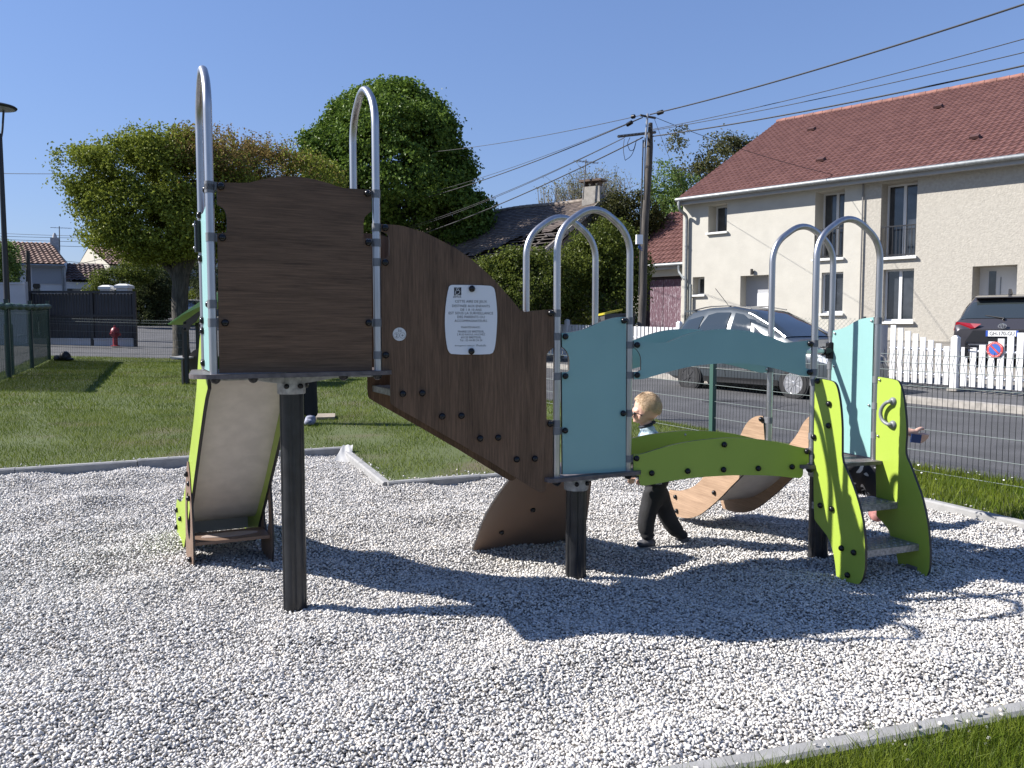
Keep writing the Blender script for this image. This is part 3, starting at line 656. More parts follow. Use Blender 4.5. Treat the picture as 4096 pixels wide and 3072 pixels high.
rz = fb.outline(side_o); b = panel('bridge_side', fb, rz, TH, (LIME, EDGE), PS)
bolts(fb, ((2545,1833),(2606,1892),(2750,1884),(2893,1878),(2896,1778),(3032,1873),(3167,1867),(3227,1805)), b)
clamps(fb, FR2, ((2545,1833),), AR['2F'], 1); clamps(fb, FL3, ((3227,1805),), AR['3F'], -1)
b2 = panel('bridge_side', fbb, [(a*kb, z) for a, z in rz], TH, (LIME, EDGE), PS)
small_bolt(fbb.P(*fbb.un(2739, 1738), TH/2), fbb.n, b2)
xs = [fb.un(x, y) for x, y in ((2570,1905),(2606,1897),(2750,1886),(2893,1880),(3032,1876),(3167,1870),(3200,1870))]
for i in range(11):
    a = .07 + (fb.len - .14)*i/10; z = np.interp(a, [q[0] for q in xs], [q[1] for q in xs]); q = .055
    P0, P1 = fb.P(a - q, 0, -.01)[:2], fb.P(a + q, 0, -.01)[:2]; Q0, Q1 = fbb.P((a-q)*kb, 0, .01)[:2], fbb.P((a+q)*kb, 0, .01)[:2]
    mb = MB(); mb.prism([np.array((*p, z)) for p in (P0, P1, Q1, Q0)], (0, 0, .018)); obj('bridge_plank', mb, DECK, PS)

# --- third tower: right board, steps, grab handles, bar
f3 = Frame(BR3, FR3); nin = f3.n if np.dot(f3.n[:2], -TW3.u) > 0 else -f3.n; sgn = 1 if np.allclose(nin, f3.n) else -1
o = [(3329,1324),(3357,1319),(3396,1304),(3426,1284),(3456,1273),(3498,1269),(3480,1838),(3374,1817),(3345,1810),(3340,1560)]
zt = f3.un(3374, 1817)[1]
sz = [f3.un(*p) for p in o[:6]] + [(f3.len - .022, TW3.h + .008), (.022, TW3.h + .008)]
b = panel('side_board', f3, sz, TH, (TEAL, EDGE), PS)
for px, py, pole, e in ((3336,1333,BR3,1),(3488,1283,FR3,-1),(3332,1465,BR3,1),(3478,1620,FR3,-1)):
    a, z = f3.un(px, py); a = .04 if e > 0 else f3.len - .04; clamp(pole, z, f3.e*e, AR['3B' if e > 0 else '3F']); small_bolt(f3.P(a, z, sgn*(TH/2 + .004)), nin, b)
def stringer(pole, o, handle=None):
    fr = Frame(pole, pole - TW3.v); sz = fr.outline(o); b = panel('stair_side', fr, sz, .016, (LIME, EDGE), PS); return fr, b
oL = [(3264,1512),(3292,1516),(3331,1523),(3345,1533),(3355,1559),(3365,1619),(3371,1698),(3371,1771),(3371,1838),(3388,1877),(3411,1930),(3434,1997),(3451,2063),(3461,2129),(3465,2196),(3465,2268),(3457,2308),(3446,2330),(3434,2337),(3411,2330),(3378,2330),(3351,2325),(3346,2262),(3338,2209),(3318,2149),(3292,2116),(3268,2086),(3260,2070),(3258,1864)]
oR = [(3510,1506),(3590,1518),(3603,1533),(3617,1579),(3627,1665),(3630,1731),(3625,1791),(3627,1824),(3646,1864),(3670,1930),(3690,1983),(3709,2063),(3719,2129),(3723,2196),(3723,2262),(3716,2295),(3703,2312),(3690,2316),(3656,2310),(3600,2300),(3593,2222),(3570,2156),(3557,2116),(3530,2083),(3510,2063),(3507,1851)]
fl_, bl_ = stringer(FL3, oL); fr_, br_ = stringer(FR3, oR)
nl = fl_.n if np.dot(fl_.n[:2], -TW3.u) > 0 else -fl_.n; sg_ = 1 if np.allclose(nl, fl_.n) else -1
for px, py in ((3277,1524),(3323,1615),(3321,1702),(3262,1747),(3288,2021),(3334,2035),(3373,2192),(3422,2209),(3397,2299)):
    a, z = fl_.un(px, py); bolt(fl_.P(a, z, sg_*.008), nl, bl_)
for px, py in ((3262,1530),(3262,1747)): clamp(FL3, fl_.un(px, py)[1], fl_.e, AR['3F'])
for px, py in ((3518,1519),(3509,1742)): a, z = fr_.un(px, py); clamp(FR3, z, fr_.e, AR['3F'], .03); small_bolt(fr_.P(.035, z, sg_*.011), nl, br_)
for z, L_, dep in ((.408, .19, .19), (.203, .345, .21)):
    A = fl_.P(L_ - dep, 0)[:2], fl_.P(L_, 0)[:2]; B_ = fr_.P(L_ - dep, 0)[:2], fr_.P(L_, 0)[:2]; i = TW3.u*.009
    tread(A[1] + i, A[0] + i, B_[1] - i, B_[0] - i, z, .036)
hm = M('grab_handle_grey', (.17, .18, .185), .45)
def handle(fr, s, off):
    pts = [(3577,1605),(3562,1610),(3546,1627),(3539,1652),(3545,1677),(3562,1693),(3577,1698)]; az = [fr_.un(*p) for p in pts]; n3 = nl*s
    mb = MB(); q = [fr.P(*az[0]) + n3*.008] + [fr.P(*p) + n3*.035 for p in az] + [fr.P(*az[-1]) + n3*.008]
    mb.tube(fillet(q, .02, 4), .0105, 10)
    for p in (az[0], az[-1]): mb.lathe([(.024, 0), (.024, .005), (.018, .014), (.008, .018)], fr.P(*p) + n3*.008, n3, 14)
    obj('grab_handle', mb, hm, PS)
handle(fr_, 1, 0); handle(fl_, -1, 0)
mb = MB(); a, z = fr_.un(3652, 2278); mb.box(fr_.P(a, z - .02) + nl*.012, (.07, .01, .09), math.atan2(fr_.e[1], fr_.e[0])); obj('foot_bracket', mb, CLAMP, PS)
# bar across the slide mouth, with black joints
zb_ = f3.un(3307, 1403)[1]; fbar = Frame(BL3, BR3)
mb = MB(); mb.tube([fbar.P(0, zb_), fbar.P(fbar.len, zb_)], RT, 14); br = obj('slide_bar', mb, STEEL, PS)
for a, s in ((0, 1), (fbar.len, -1)):
    mb = MB(); c = fbar.P(a, zb_); mb.cyl(c - (0, 0, .048), c + (0, 0, .048), .031, 14); mb.cyl(c, c + fbar.e*s*.062, .029, 14)
    mb.dome(c + (0, 0, .048), (0, 0, 1), .031, .01); j = obj('pipe_joint', mb, DARK, br)

# --- slides
slide_m = M('steel_slide', (.58, .53, .48), .5, .15, var=.07, vs=14, bump=.02, bs=30)
LSL = [(3055,1664),(3041,1662),(3017,1668),(2996,1685),(2981,1706),(2960,1752),(2925,1800),(2880,1845),(2818,1905),(2803,1925),(2776,1947),(2745,1959),(2715,1963),(2682,1958),(2668,1995),(2682,2053),(2715,2068),(2751,2073),(2785,2068),(2821,2047),(2881,1995),(2926,1947),(2974,1900),(3030,1845),(3066,1809)]
f3s = Frame(BL3, BL3 + TW3.v); sz = f3s.outline(LSL); f3r = Frame(BR3, BR3 + TW3.v)
LW = wood_mat('pale_brown_laminate', (.22, .145, .095), (.40, .275, .185), True)
L0 = panel('slide_side', f3s, sz, TH, (LW, EDGE), PS); L1 = panel('slide_side', f3r, sz, TH, (LW, EDGE), PS)
nls = -np.array((*TW3.u, 0))
for px, py in ((3051,1677),(2707,1987),(2712,2043),(2862,1970)): a, z = f3s.un(px, py); bolt(f3s.P(a, z) + nls*.007, nls, L0)
a, z = f3s.un(3051, 1677); clamp(BL3, z, f3s.e, AR['3B']); clamp(BR3, z, f3s.e, AR['3B'])
ch = [f3s.un(*p) for p in ((3085,1862),(3030,1800),(2960,1850),(2900,1915),(2850,1965),(2790,2012),(2740,2020),(2690,2012))]
ch = [(0, TW3.h - .005), (.12, TW3.h - .03), (.30, .50), (.52, .32), (.72, .20), (.90, .155), (1.08, .15)]
mb = MB(); pts = fillet([(a, 0, z) for a, z in ch], .08, 4); top = [f3s.P(a, z) for a, _, z in pts]; bot = [f3r.P(a, z) for a, _, z in pts]; n = len(pts)
mb.add(top + bot, [(i, i+1, n+i+1, n+i) for i in range(n-1)], 0, True)
mb.add([p - (0, 0, .012) for p in top + bot], [(i, n+i, n+i+1, i+1) for i in range(n-1)], 0, True); obj('slide_chute', mb, slide_m, PS)

# first slide: runs back from the first tower, seen from underneath
SD = TW1.v*.998 - TW1.u*.06; SD /= np.linalg.norm(SD); s0_ = TW1.xy(.015, TW1.d)
f1s = Frame(s0_, s0_ + SD); f1r = Frame(s0_ + TW1.u*.42, s0_ + TW1.u*.42 + SD)
SL = [(-.02, TW1.h - .01), (.14, TW1.h - .05), (.35, .92), (.72, .52), (1.02, .235), (1.12, .20), (1.42, .17)]
mb = MB(); pts = fillet([(a, 0, z) for a, z in SL], .09, 5); n = len(pts)
up = [f1s.P(a, z) for a, _, z in pts]; dn = [f1r.P(a, z) for a, _, z in pts]
mb.add(up + dn, [(i, i+1, n+i+1, n+i) for i in range(n-1)], 0, True); mb.add([p - (0, 0, .012) for p in up + dn], [(i, n+i, n+i+1, i+1) for i in range(n-1)], 0, True)
obj('slide_chute', mb, slide_m, PS)
nl1 = -np.array((*TW1.u, 0))
side = [(-.01, TW1.h + .02), (.06, TW1.h + .17), (.16, TW1.h + .20), (.24, TW1.h + .12), (.42, .99), (.76, .64), (1.02, .38), (1.2, .30), (1.40, .29), (1.47, .22), (1.46, .02), (1.30, -.01), (1.12, .02), (1.0, .13), (.70, .42), (.33, .80), (.10, 1.03), (-.01, 1.10)]
b0 = panel('slide_side', f1s, side, .018, (LIME, EDGE), PS); b1 = panel('slide_side', f1r, side, .018, (LIME, EDGE), PS)
for a, z in ((1.38, .22), (1.42, .10), (1.2, .2), (.74, .5)): bolt(f1s.P(a, z) + nl1*.009, nl1, b0)
mb = MB(); mb.prism([f1s.P(1.30, .08), f1r.P(1.30, .08), f1r.P(1.30, .17), f1s.P(1.30, .17)], np.array((*TW1.v, 0))*.01); obj('slide_end_plate', mb, M('slide_end_grey', (.33, .34, .34), .5), PS)
# brown trestle carrying the slide: two legs with an oval cut-out and a board across
LEG = wood_mat('trestle_laminate', (.13, .085, .062), (.22, .15, .11), False)
def trestle(fr, s):
    o_, i_ = [(a + .22, z) for a, z in [(.50, .62), (.56, .64), (.62, .57), (.70, .40), (.74, .12), (.72, -.06), (.46, -.06), (.40, .12), (.43, .40)]], []
    for k in range(18): q = 2*math.pi*k/18; i_.append((.795 + .075*math.cos(q), .30 + .14*math.sin(q)))
    # board with a hole, cut into two halves that butt at the hole's centre line
    o_ = smooth_outline(o_); mb = MB(); d = np.array((*TW1.u, 0))*s*.02
    top = max(p[1] for p in i_); lft = [p for p in o_ if p[0] < .56 or (p[0] < .575)]; 
    n_ = 40; ring = []
    for k in range(n_):
        q = 2*math.pi*k/n_; dx, dz = math.cos(q), math.sin(q); c = np.array((.795, .30)); best = None
        for j in range(len(o_)):
            p, r_ = np.array(o_[j]), np.array(o_[(j+1) % len(o_)]); e = r_ - p; den = dx*e[1] - dz*e[0]
            if abs(den) < 1e-9: continue
            t = ((p[0]-c[0])*e[1] - (p[1]-c[1])*e[0])/den; u_ = ((p[0]-c[0])*dz - (p[1]-c[1])*dx)/den
            if t > 0 and -1e-6 <= u_ <= 1+1e-6 and (best is None or t > best): best = t
        ring.append(((.795 + .075*dx, .30 + .14*dz), (c[0] + dx*best, c[1] + dz*best)))
    for sd in (0, 1):
        vs = [fr.P(*p[0]) + d*(.2 + .55*sd) for p in ring] + [fr.P(*p[1]) + d*(.2 + .55*sd) for p in ring]
        mb.add(vs, [(k, (k+1) % n_, n_+(k+1) % n_, n_+k) if sd else (k, n_+k, n_+(k+1) % n_, (k+1) % n_) for k in range(n_)], 0, uv=[p[0] for p in ring] + [p[1] for p in ring])
    for w_ in (0, 1):
        vs = [fr.P(*p[w_]) + d*.2 for p in ring] + [fr.P(*p[w_]) + d*.75 for p in ring]; mb.add(vs, [(k, (k+1) % n_, n_+(k+1) % n_, n_+k) for k in range(n_)], 1)
    return obj('trestle_leg', mb, [LEG, EDGE], PS)
l0 = trestle(f1s, -1); l1 = trestle(f1r, 1)
for a, z in ((.78, .55), (.72, .06), (.71, .42)): bolt(f1s.P(a, z) + nl1*.017, nl1, l0)
mb = MB(); q = [f1s.P(.66, .16), f1s.P(.90, .16), f1r.P(.90, .16), f1r.P(.66, .16)]; mb.prism(q, (0, 0, .018)); pk = obj('trestle_board', mb, LEG, PS)
mb = MB(); c = (q[0] + q[2])/2; mb.prism([c + np.array((*TW1.u, 0))*.16*math.cos(t) + np.array((*TW1.v, 0))*.055*math.sin(t) + (0, 0, .0105) for t in np.linspace(0, 2*math.pi, 24, endpoint=False)], (0, 0, .003)); obj('pale_oval', mb, M('pale_laminate', (.36, .29, .25), .6), pk)  # paler oval laid on top of the trestle board
# ------------------------------------------------------------------ buildings
class Wall:
    """vertical wall plane: origin O, direction d (unit, to the viewer's right), inward normal away from the viewer"""
    def __init__(s, O, d): s.O = np.array((O[0], O[1], 0.)); d = np.array((d[0], d[1], 0.)); s.d = d/np.linalg.norm(d); s.n = np.array((s.d[1], -s.d[0], 0.))   # n faces the viewer
    def P(s, a, z, off=0.): return s.O + s.d*a + np.array((0, 0, z)) + s.n*off
    def un(s, px, py, off=0.):
        dr = ray(px, py); C = np.array((0, 0, EYE)); k = np.dot(s.O + s.n*off - C, s.n)/np.dot(dr, s.n); p = C + dr*k
        return float(np.dot(p - s.O, s.d)), float(p[2])
    def rect(s, x0, y0, x1, y1):
        a0, z1 = s.un(x0, y0); a1, z0 = s.un(x1, y1); return a0, z0, a1, z1
def wall_mesh(W, a0, z0, a1, z1, ops, depth=.26, th=.3, topf=None):
    """wall with openings and their reveals"""
    mb = MB(); xs = sorted({a0, a1} | {q for o in ops for q in (o[0], o[2])}); zs = sorted({z0, z1} | {q for o in ops for q in (o[1], o[3])})
    xs = [x for x in xs if a0 - 1e-6 <= x <= a1 + 1e-6]; zs = [z for z in zs if z0 - 1e-6 <= z <= z1 + 1e-6]
    for i in range(len(xs)-1):
        for j in range(len(zs)-1):
            cx, cz = (xs[i]+xs[i+1])/2, (zs[j]+zs[j+1])/2
            if any(o[0] < cx < o[2] and o[1] < cz < o[3] for o in ops): continue
            mb.quad(W.P(xs[i], zs[j]), W.P(xs[i+1], zs[j]), W.P(xs[i+1], zs[j+1]), W.P(xs[i], zs[j+1]))
    for o in ops:
        c = [(o[0], o[1]), (o[2], o[1]), (o[2], o[3]), (o[0], o[3])]
        for k in range(4):
            p, q = c[k], c[(k+1) % 4]; dp = o[4] + .04 if len(o) > 4 else depth; mb.quad(W.P(*p), W.P(*p, -dp), W.P(*q, -dp), W.P(*q))
    mb.quad(W.P(a0, z0), W.P(a0, z1), W.P(a0, z1, -th), W.P(a0, z0, -th)); mb.quad(W.P(a1, z0, -th), W.P(a1, z1, -th), W.P(a1, z1), W.P(a1, z0))
    mb.quad(W.P(a0, z1), W.P(a1, z1), W.P(a1, z1, -th), W.P(a0, z1, -th))
    return mb
def bar(mb, W, a0, z0, a1, z1, off, th, mi=0, *_):
    c = W.P((a0+a1)/2, (z0+z1)/2, off); mb.box(c, (a1-a0, th, z1-z0), math.atan2(W.d[1], W.d[0]), mi)
def glass_mat(name, c, rough=.06):
    return M(name, c, rough, spec=.9, var=.35, vs=2.5)
GLASS = glass_mat('window_glass', (.035, .04, .048)); FRAMEW = M('white_pvc', (.60, .61, .62), .35)
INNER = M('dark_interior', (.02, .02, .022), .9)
def window(W, o, parent, sashes=2, depth=.22, sill=True, name='window', fr=.055, open_leaf=None):
    a0, z0, a1, z1 = o[:4]; depth = o[4] if len(o) > 4 else depth; mb = MB()
    bar(mb, W, a0, z0, a0+fr, z1, -depth, .06); bar(mb, W, a1-fr, z0, a1, z1, -depth, .06); bar(mb, W, a0+fr, z1-fr, a1-fr, z1, -depth, .06); bar(mb, W, a0+fr, z0, a1-fr, z0+fr*1.4, -depth, .06)
    for k in range(1, sashes): x = a0 + (a1-a0)*k/sashes; bar(mb, W, x-fr*.8, z0+fr*1.4, x+fr*.8, z1-fr, -depth, .062)
    w = obj(name, mb, FRAMEW, parent)
    mb = MB(); bar(mb, W, a0+fr, z0+fr, a1-fr, z1-fr, -depth-.012, .01); obj('pane', mb, GLASS, w)
    mb = MB(); mb.quad(W.P(a0, z0, -depth-.3), W.P(a1, z0, -depth-.3), W.P(a1, z1, -depth-.3), W.P(a0, z1, -depth-.3)); 
    if sill:
        mb = MB(); bar(mb, W, a0-.05, z0-.07, a1+.05, z0-.002, .02, .16); bar(mb, W, a0+.003, z0-.07, a1-.003, z0+.02, -.12, .15); obj('sill', mb, M('sill_white', (.62, .62, .60), .6), w)
    return w
def tiled(P0, U, V, nu, nv, tw, tl, hcol, hrow, cols=6, prof='s', cut=None):
    """a real tiled slope: P0 top corner, U along the ridge, V down the slope (unit vectors); returns numpy v, f, rnd"""
    U, V = np.array(U, float), np.array(V, float); Nn = np.cross(U, V); Nn = Nn/np.linalg.norm(Nn); Nn = Nn if Nn[2] > 0 else -Nn
    u = np.arange(nu*cols + 1)/cols; uu = u % 1
    hp = {'s': .5 - .5*np.cos(2*np.pi*np.clip((uu - .15)/.85, 0, 1)), 'f': np.where(uu < .1, 0, 1)*1.}[prof]
    rows = []
    for j in range(nv): rows += [(j + .0, 0), (j + .97, 1.), (j + .985, 1.)]
    v = np.array([r[0] for r in rows]); hv = np.array([r[1] for r in rows]); jj = np.floor(v).astype(int)
    A, B = np.meshgrid(u, v); Hh = hcol*hp[None, :] + hrow*hv[:, None] + (np.sin(jj*12.9 + 3)[:, None]*.15 + RNG.normal(0, .1, (nv, 1))[jj])*hrow*0.4
    st = (jj % 2)[:, None]*0.
    p = P0 + (A*tw)[..., None]*U + (B*tl)[..., None]*V + Hh[..., None]*Nn
    n, m = A.shape; i = np.arange(n*m).reshape(n, m); f = np.stack([i[:-1,:-1], i[:-1,1:], i[1:,1:], i[1:,:-1]], -1).reshape(-1, 4)
    rt = RNG.uniform(0, 1, (nv, nu + 1)); rnd = rt[jj[:, None], np.minimum(np.floor(A).astype(int), nu)]
    if cut is not None:
        c = p.reshape(-1, 3)[f].mean(1); ab = np.stack([A.ravel(), B.ravel()], -1)[f].mean(1); f = f[~cut(ab[:, 0]*tw, ab[:, 1]*tl)]
    return p.reshape(-1, 3), f, rnd.ravel()
def tile_mat(name, cols): return attr_mat(name, cols, .75)
RED_T = tile_mat('red_roof_tiles', [(0, (.105, .048, .042)), (.5, (.125, .058, .050)), (1, (.145, .070, .060))])
OLD_T = tile_mat('old_slate_tiles', [(0, (.072, .058, .050)), (.5, (.105, .083, .071)), (.93, (.14, .112, .095)), (1, (.19, .145, .105))])
BRN_T = tile_mat('brown_roof_tiles', [(0, (.10, .060, .048)), (.5, (.15, .088, .068)), (1, (.21, .14, .11))])
RIDGE = attr_mat('ridge_tiles', [(0, (.24, .10, .075)), (1, (.30, .14, .10))], .8)
ZINC = M('zinc_gutter', (.22, .235, .24), .5, .4, var=.15, vs=12)
REND = M('cream_render', (.45, .432, .38), .95, var=.045, vs=2.2, bump=.25, bs=28, bd=.02)
REND2 = M('beige_render', (.375, .352, .305), .95, var=.09, vs=14, bump=.55, bs=22, bd=.02)
def gutter(mb, a, b, r=.075):
    a, b = np.array(a), np.array(b); mb.tube([a, b], r, 8)
def half_ridge(mb, a, b, step, r):
    a, b = np.array(a, float), np.array(b, float); L_ = np.linalg.norm(b-a); d = (b-a)/L_; k = 0
    while k*step < L_ - .05: mb.cyl(a + d*k*step, a + d*min(L_, (k+1)*step + .03), r, 10, r2=r*1.13 if k % 1 == 0 else r); k += 1

# ---- the long cream house
HD = np.array((.712, -.702)); HW = Wall((11.99, 25.5), HD); ANG = math.atan2(HD[1], HD[0])
aL, aR = HW.un(2729, 1100)[0], 8.5; zB = .55; aM = HW.un(3445, 1100)[0]
zE = HW.un(3000, 790, .0)[1]
HOUSE = thing('house', HW.P(aL, zB - .5), 'long two-storey cream rendered house with a red tiled roof', 'house')
ops = {'w1': HW.rect(2834, 822, 2907, 925), 'f1': HW.rect(3262, 768, 3372, 1030), 'f2': HW.rect(3527, 735, 3661, 1024), 'w0': HW.rect(2771, 1109, 2817, 1178),
       'd1': HW.rect(2962, 1104, 3069, 1400), 'g1': HW.rect(3287, 1091, 3369, 1253), 'g2': HW.rect(3534, 1079, 3650, 1286), 'd2': HW.rect(3891, 1066, 4056, 1400)}
fl = 1.0
for k in ('d1', 'd2'): ops[k] = (ops[k][0], fl, ops[k][2], ops[k][3])
def reveal(o, frac):   # depth of the reveal from how much of the opening its left jamb fills in the photo
    p = HW.P((o[0]+o[2])/2, 2.)[:2]; v_ = p/np.linalg.norm(p); return o + (min(.75, frac*(o[2]-o[0])*abs(np.dot(v_, HW.n[:2]))/abs(np.dot(v_, HW.d[:2]))),)
for k, fr_q in (('w1', .45), ('f1', .30), ('w0', .52), ('d1', .22), ('g1', .10), ('g2', .09), ('f2', .19), ('d2', .18)): ops[k] = reveal(tuple(ops[k]), fr_q)
LT = [ops[k] for k in ('w1', 'f1', 'w0', 'd1', 'g1')]; RTO = [ops[k] for k in ('f2', 'g2', 'd2')]
zTop = max(HW.un(3000, 775)[1], ops['f2'][3] + .1, ops['f1'][3] + .1)
obj('wall', wall_mesh(HW, aL, zB - .6, aM, zTop, LT), REND, HOUSE); obj('wall', wall_mesh(HW, aM, zB - .6, aR, zTop, RTO), REND2, HOUSE, label='rougher beige rendered part of the front wall')
DEEP = 8.4; EO = .42; RISE = 0
QR = 7.2; zR = Wall(HW.P(0, 0, -QR)[:2], HD).un(3600, 396)[1]   # ridge set so that it passes where the photo shows it
Vd = HW.P(0, zTop + .06, EO) - HW.P(0, zR, -QR); SL_ = np.linalg.norm(Vd); Vd /= SL_
tw_, tl_ = .205, .30; nv = int(SL_/tl_) + 1; tl_ = SL_/nv; aRv = HW.un(2706, 805, EO)[0]
v, f, r = tiled(HW.P(aRv, zR, -QR), HW.d, Vd, int((aR - aRv)/tw_), nv, tw_, tl_, .035, .03)
roof = np_mesh('roof', v, f, RED_T, smooth=False, rnd=r, parent=HOUSE)
mb = MB(); Vb = Vd*np.array((-1, -1, 1)); e = HW.P(aRv, zR, -QR); e2 = HW.P(aR, zR, -QR); bk = HW.P(0, zTop, -2*QR - EO) - HW.P(0, zR, -QR)
mb.quad(e, e2, e2 + bk, e + bk); obj('roof', mb, M('red_roof_back', (.125, .058, .05), .8), HOUSE)
mb = MB(); half_ridge(mb, e + (0, 0, .0), e2, .40, .10); obj('ridge', mb, M('ridge_clay', (.22, .095, .07), .75, var=.3, vs=3), roof)
for q in ((3248, 524), (3285, 647), (3754, 434), (3900, 558)):
    W2n = np.cross(np.array((*HD, 0)), Vd); W2n = W2n if W2n[2] > 0 else -W2n; d_ = ray(*q); k = np.dot(e - np.array((0, 0, EYE)), W2n)/np.dot(d_, W2n); c = np.array((0, 0, EYE)) + d_*k
    mb = MB(); m_ = Matrix.Identity(4); mb.prism([c + HW.d*x + W2n*z for x, z in ((-.15, .05), (.15, .05), (.12, .13), (-.12, .13))], Vd*.2, 0, 0); obj('vent_tile', mb, M('vent_tile_red', (.07, .03, .026), .8), roof)
mb = MB(); zg = zTop + .02
mb.tube([HW.P(aRv, zg, EO + .05), HW.P(aR, zg, EO + .05)], .075, 10); obj('gutter', mb, ZINC, HOUSE)
mb = MB(); bar(mb, HW, aRv, zTop - .16, aR, zTop - .03, EO - .06, .03); mb.quad(HW.P(aRv, zTop - .15, EO - .08), HW.P(aR, zTop - .15, EO - .08), HW.P(aR, zTop - .13, -.002), HW.P(aRv, zTop - .13, -.002)); obj('eaves_board', mb, M('eaves_grey', (.33, .33, .325), .6), HOUSE)
# gable at the left end
mb = MB(); mb.add([HW.P(aL, zB - .6), HW.P(aL, zB - .6, -2*QR), HW.P(aL, zTop, -2*QR), HW.P(aL, zR - .1, -QR), HW.P(aL, zTop)], [(0, 1, 2, 3, 4)]); obj('gable_wall', mb, REND, HOUSE)
# windows and doors
window(HW, ops['w1'], HOUSE, 1); window(HW, ops['w0'], HOUSE, 1); window(HW, ops['g2'], HOUSE, 2); window(HW, ops['g1'], HOUSE, 2)
BLK = M('black_railing', (.015, .015, .017), .4)
for k in ('f1', 'f2'):
    a0, z0, a1, z1, _dp = ops[k]; wdw = window(HW, ops[k], HOUSE, 2, name='french_window')
    mb = MB(); bar(mb, HW, a0 + .02, z0 + .93, a1 - .02, z0 + .97, -.03, .03); bar(mb, HW, a0 + .02, z0 + .06, a1 - .02, z0 + .09, -.03, .03); nb = int((a1 - a0)/.115)
    for i in range(nb + 1): x = a0 + .03 + (a1 - a0 - .06)*i/nb; bar(mb, HW, x - .008, z0 + .09, x + .008, z0 + .93, -.03, .016)
    obj('railing', mb, BLK, wdw)
DOORG = M('door_grey', (.38, .39, .41), .4); DOORW = M('door_white', (.62, .63, .64), .35)
a0, z0, a1, z1, _dp = ops['d1']; mb = MB(); bar(mb, HW, a0, z0, a1, z1, -_dp, .05); d = obj('door', mb, DOORG, HOUSE)
mb = MB(); bar(mb, HW, a0 + .42*(a1-a0), z0 + .08, a0 + .83*(a1-a0), z0 + 1.62, -_dp + .03, .03); obj('door_panel', mb, DOORW, d)
mb = MB(); bar(mb, HW, a0 + .86*(a1-a0), z0 + .1, a0 + .97*(a1-a0), z0 + 1.6, -_dp + .03, .02); obj('door_glass', mb, GLASS, d)
a0, z0, a1, z1, _dp = ops['d2']; mb = MB(); bar(mb, HW, a0, z0, a1, z1, -_dp, .05); d = obj('door', mb, DOORW, HOUSE)
mb = MB(); bar(mb, HW, a0 + .22*(a1-a0), z0 + .05, a0 + .38*(a1-a0), z1 - .12, -_dp + .03, .02); obj('door_glass', mb, GLASS, d)
mb = MB(); bar(mb, HW, a0 + .48*(a1-a0), z0 + .1, a0 + .5*(a1-a0), z1 - .3, -_dp + .03, .02); obj('handle', mb, ZINC, d)
# wall lamp over the first door, drainpipes
c = HW.P(*HW.un(3012, 1088)); mb = MB(); mb.cyl(c + HW.n*.09 - (0, 0, .10), c + HW.n*.09 + (0, 0, .10), .05, 12); mb.box(c + HW.n*.03, (.08, .06, .06), ANG); obj('wall_lamp', mb, M('lamp_bronze', (.09, .08, .07), .4, .6), HOUSE)
mb = MB(); x = HW.un(3446, 1000, .05)[0]; mb.tube([HW.P(x, zTop - .1, .06), HW.P(x, .6, .06)], .025, 8); obj('drainpipe', mb, M('pipe_grey_brown', (.16, .155, .15), .5), HOUSE)
mb = MB(); mb.tube(fillet([HW.P(aRv + .15, zg - .05, EO + .05), HW.P(aRv + .15, zg - .35, EO + .05), HW.P(aL + .22, zg - .55, .09), HW.P(aL + .22, .3, .09)], .14, 4), .055, 10)
for z in (4.4, 2.9, 1.6): mb.cyl(HW.P(aL + .22, z, .09), HW.P(aL + .22, z + .04, .09), .068, 10)
obj('drainpipe', mb, ZINC, HOUSE)
mb = MB(); mb.tube(fillet([HW.P(aL + .43, 3.0, .09), HW.P(aL + .43, .3, .09)], .1, 2), .05, 10); obj('drainpipe', mb, M('pipe_dull_zinc', (.23, .25, .25), .5, .4), HOUSE)

# ---- garage wing at its left, peeling plum doors
aG = HW.un(2528, 1100)[0]; GOFF = -.6; GW = Wall(HW.P(0, 0, GOFF)[:2], HD); zGe = GW.un(2620, 1066)[1]
GAR = thing('garage', GW.P(aG, .2), 'low cream garage with a red tiled roof and peeling plum double doors', 'garage')
do = GW.rect(2562, 1110, 2722, 1330); do = (do[0], .15, do[2], do[3])
aG0 = GW.un(2531, 1100)[0]; aG1 = aL - .02
obj('wall', wall_mesh(GW, aG0, -.2, aG1, zGe, [do], .3), REND, GAR)
peel = M('peeling_plum_paint', (.115, .055, .075), .7, vs=7, stretch=(9, 9, .9), c2=(.36, .31, .34), ramp=(.27, .345), bump=.25, bs=20, det=5)
_e = peel.node_tree.nodes
for n_ in _e:
    if n_.type == 'VALTORGB': n_.color_ramp.elements[0].color = (.40, .36, .39, 1); n_.color_ramp.elements[1].color = (.115, .058, .078, 1); n_.color_ramp.elements[0].position = .36; n_.color_ramp.elements[1].position = .43
mid = GW.un(2642, 1200)[0]; dl = GW.un(2590, 1200)[0]
for x0, x1 in ((dl, mid - .012), (mid + .012, do[2])):
    mb = MB(); nb = 9
    for i in range(nb): q0, q1 = x0 + (x1-x0)*i/nb, x0 + (x1-x0)*(i+1)/nb; bar(mb, GW, q0 + .004, do[1] + .05, q1 - .004, do[3] - .12, -.2 + .004*(i % 2), .04)
    obj('door', mb, peel, GAR)
mb = MB(); mb.quad(GW.P(do[0], do[1], -.29), GW.P(do[2], do[1], -.29), GW.P(do[2], do[3], -.29), GW.P(do[0], do[3], -.29)); bar(mb, GW, do[0], do[3] - .12, do[2], do[3], -.2, .06); obj('door_recess', mb, M('dark_plum', (.02, .012, .014), .8), GAR)
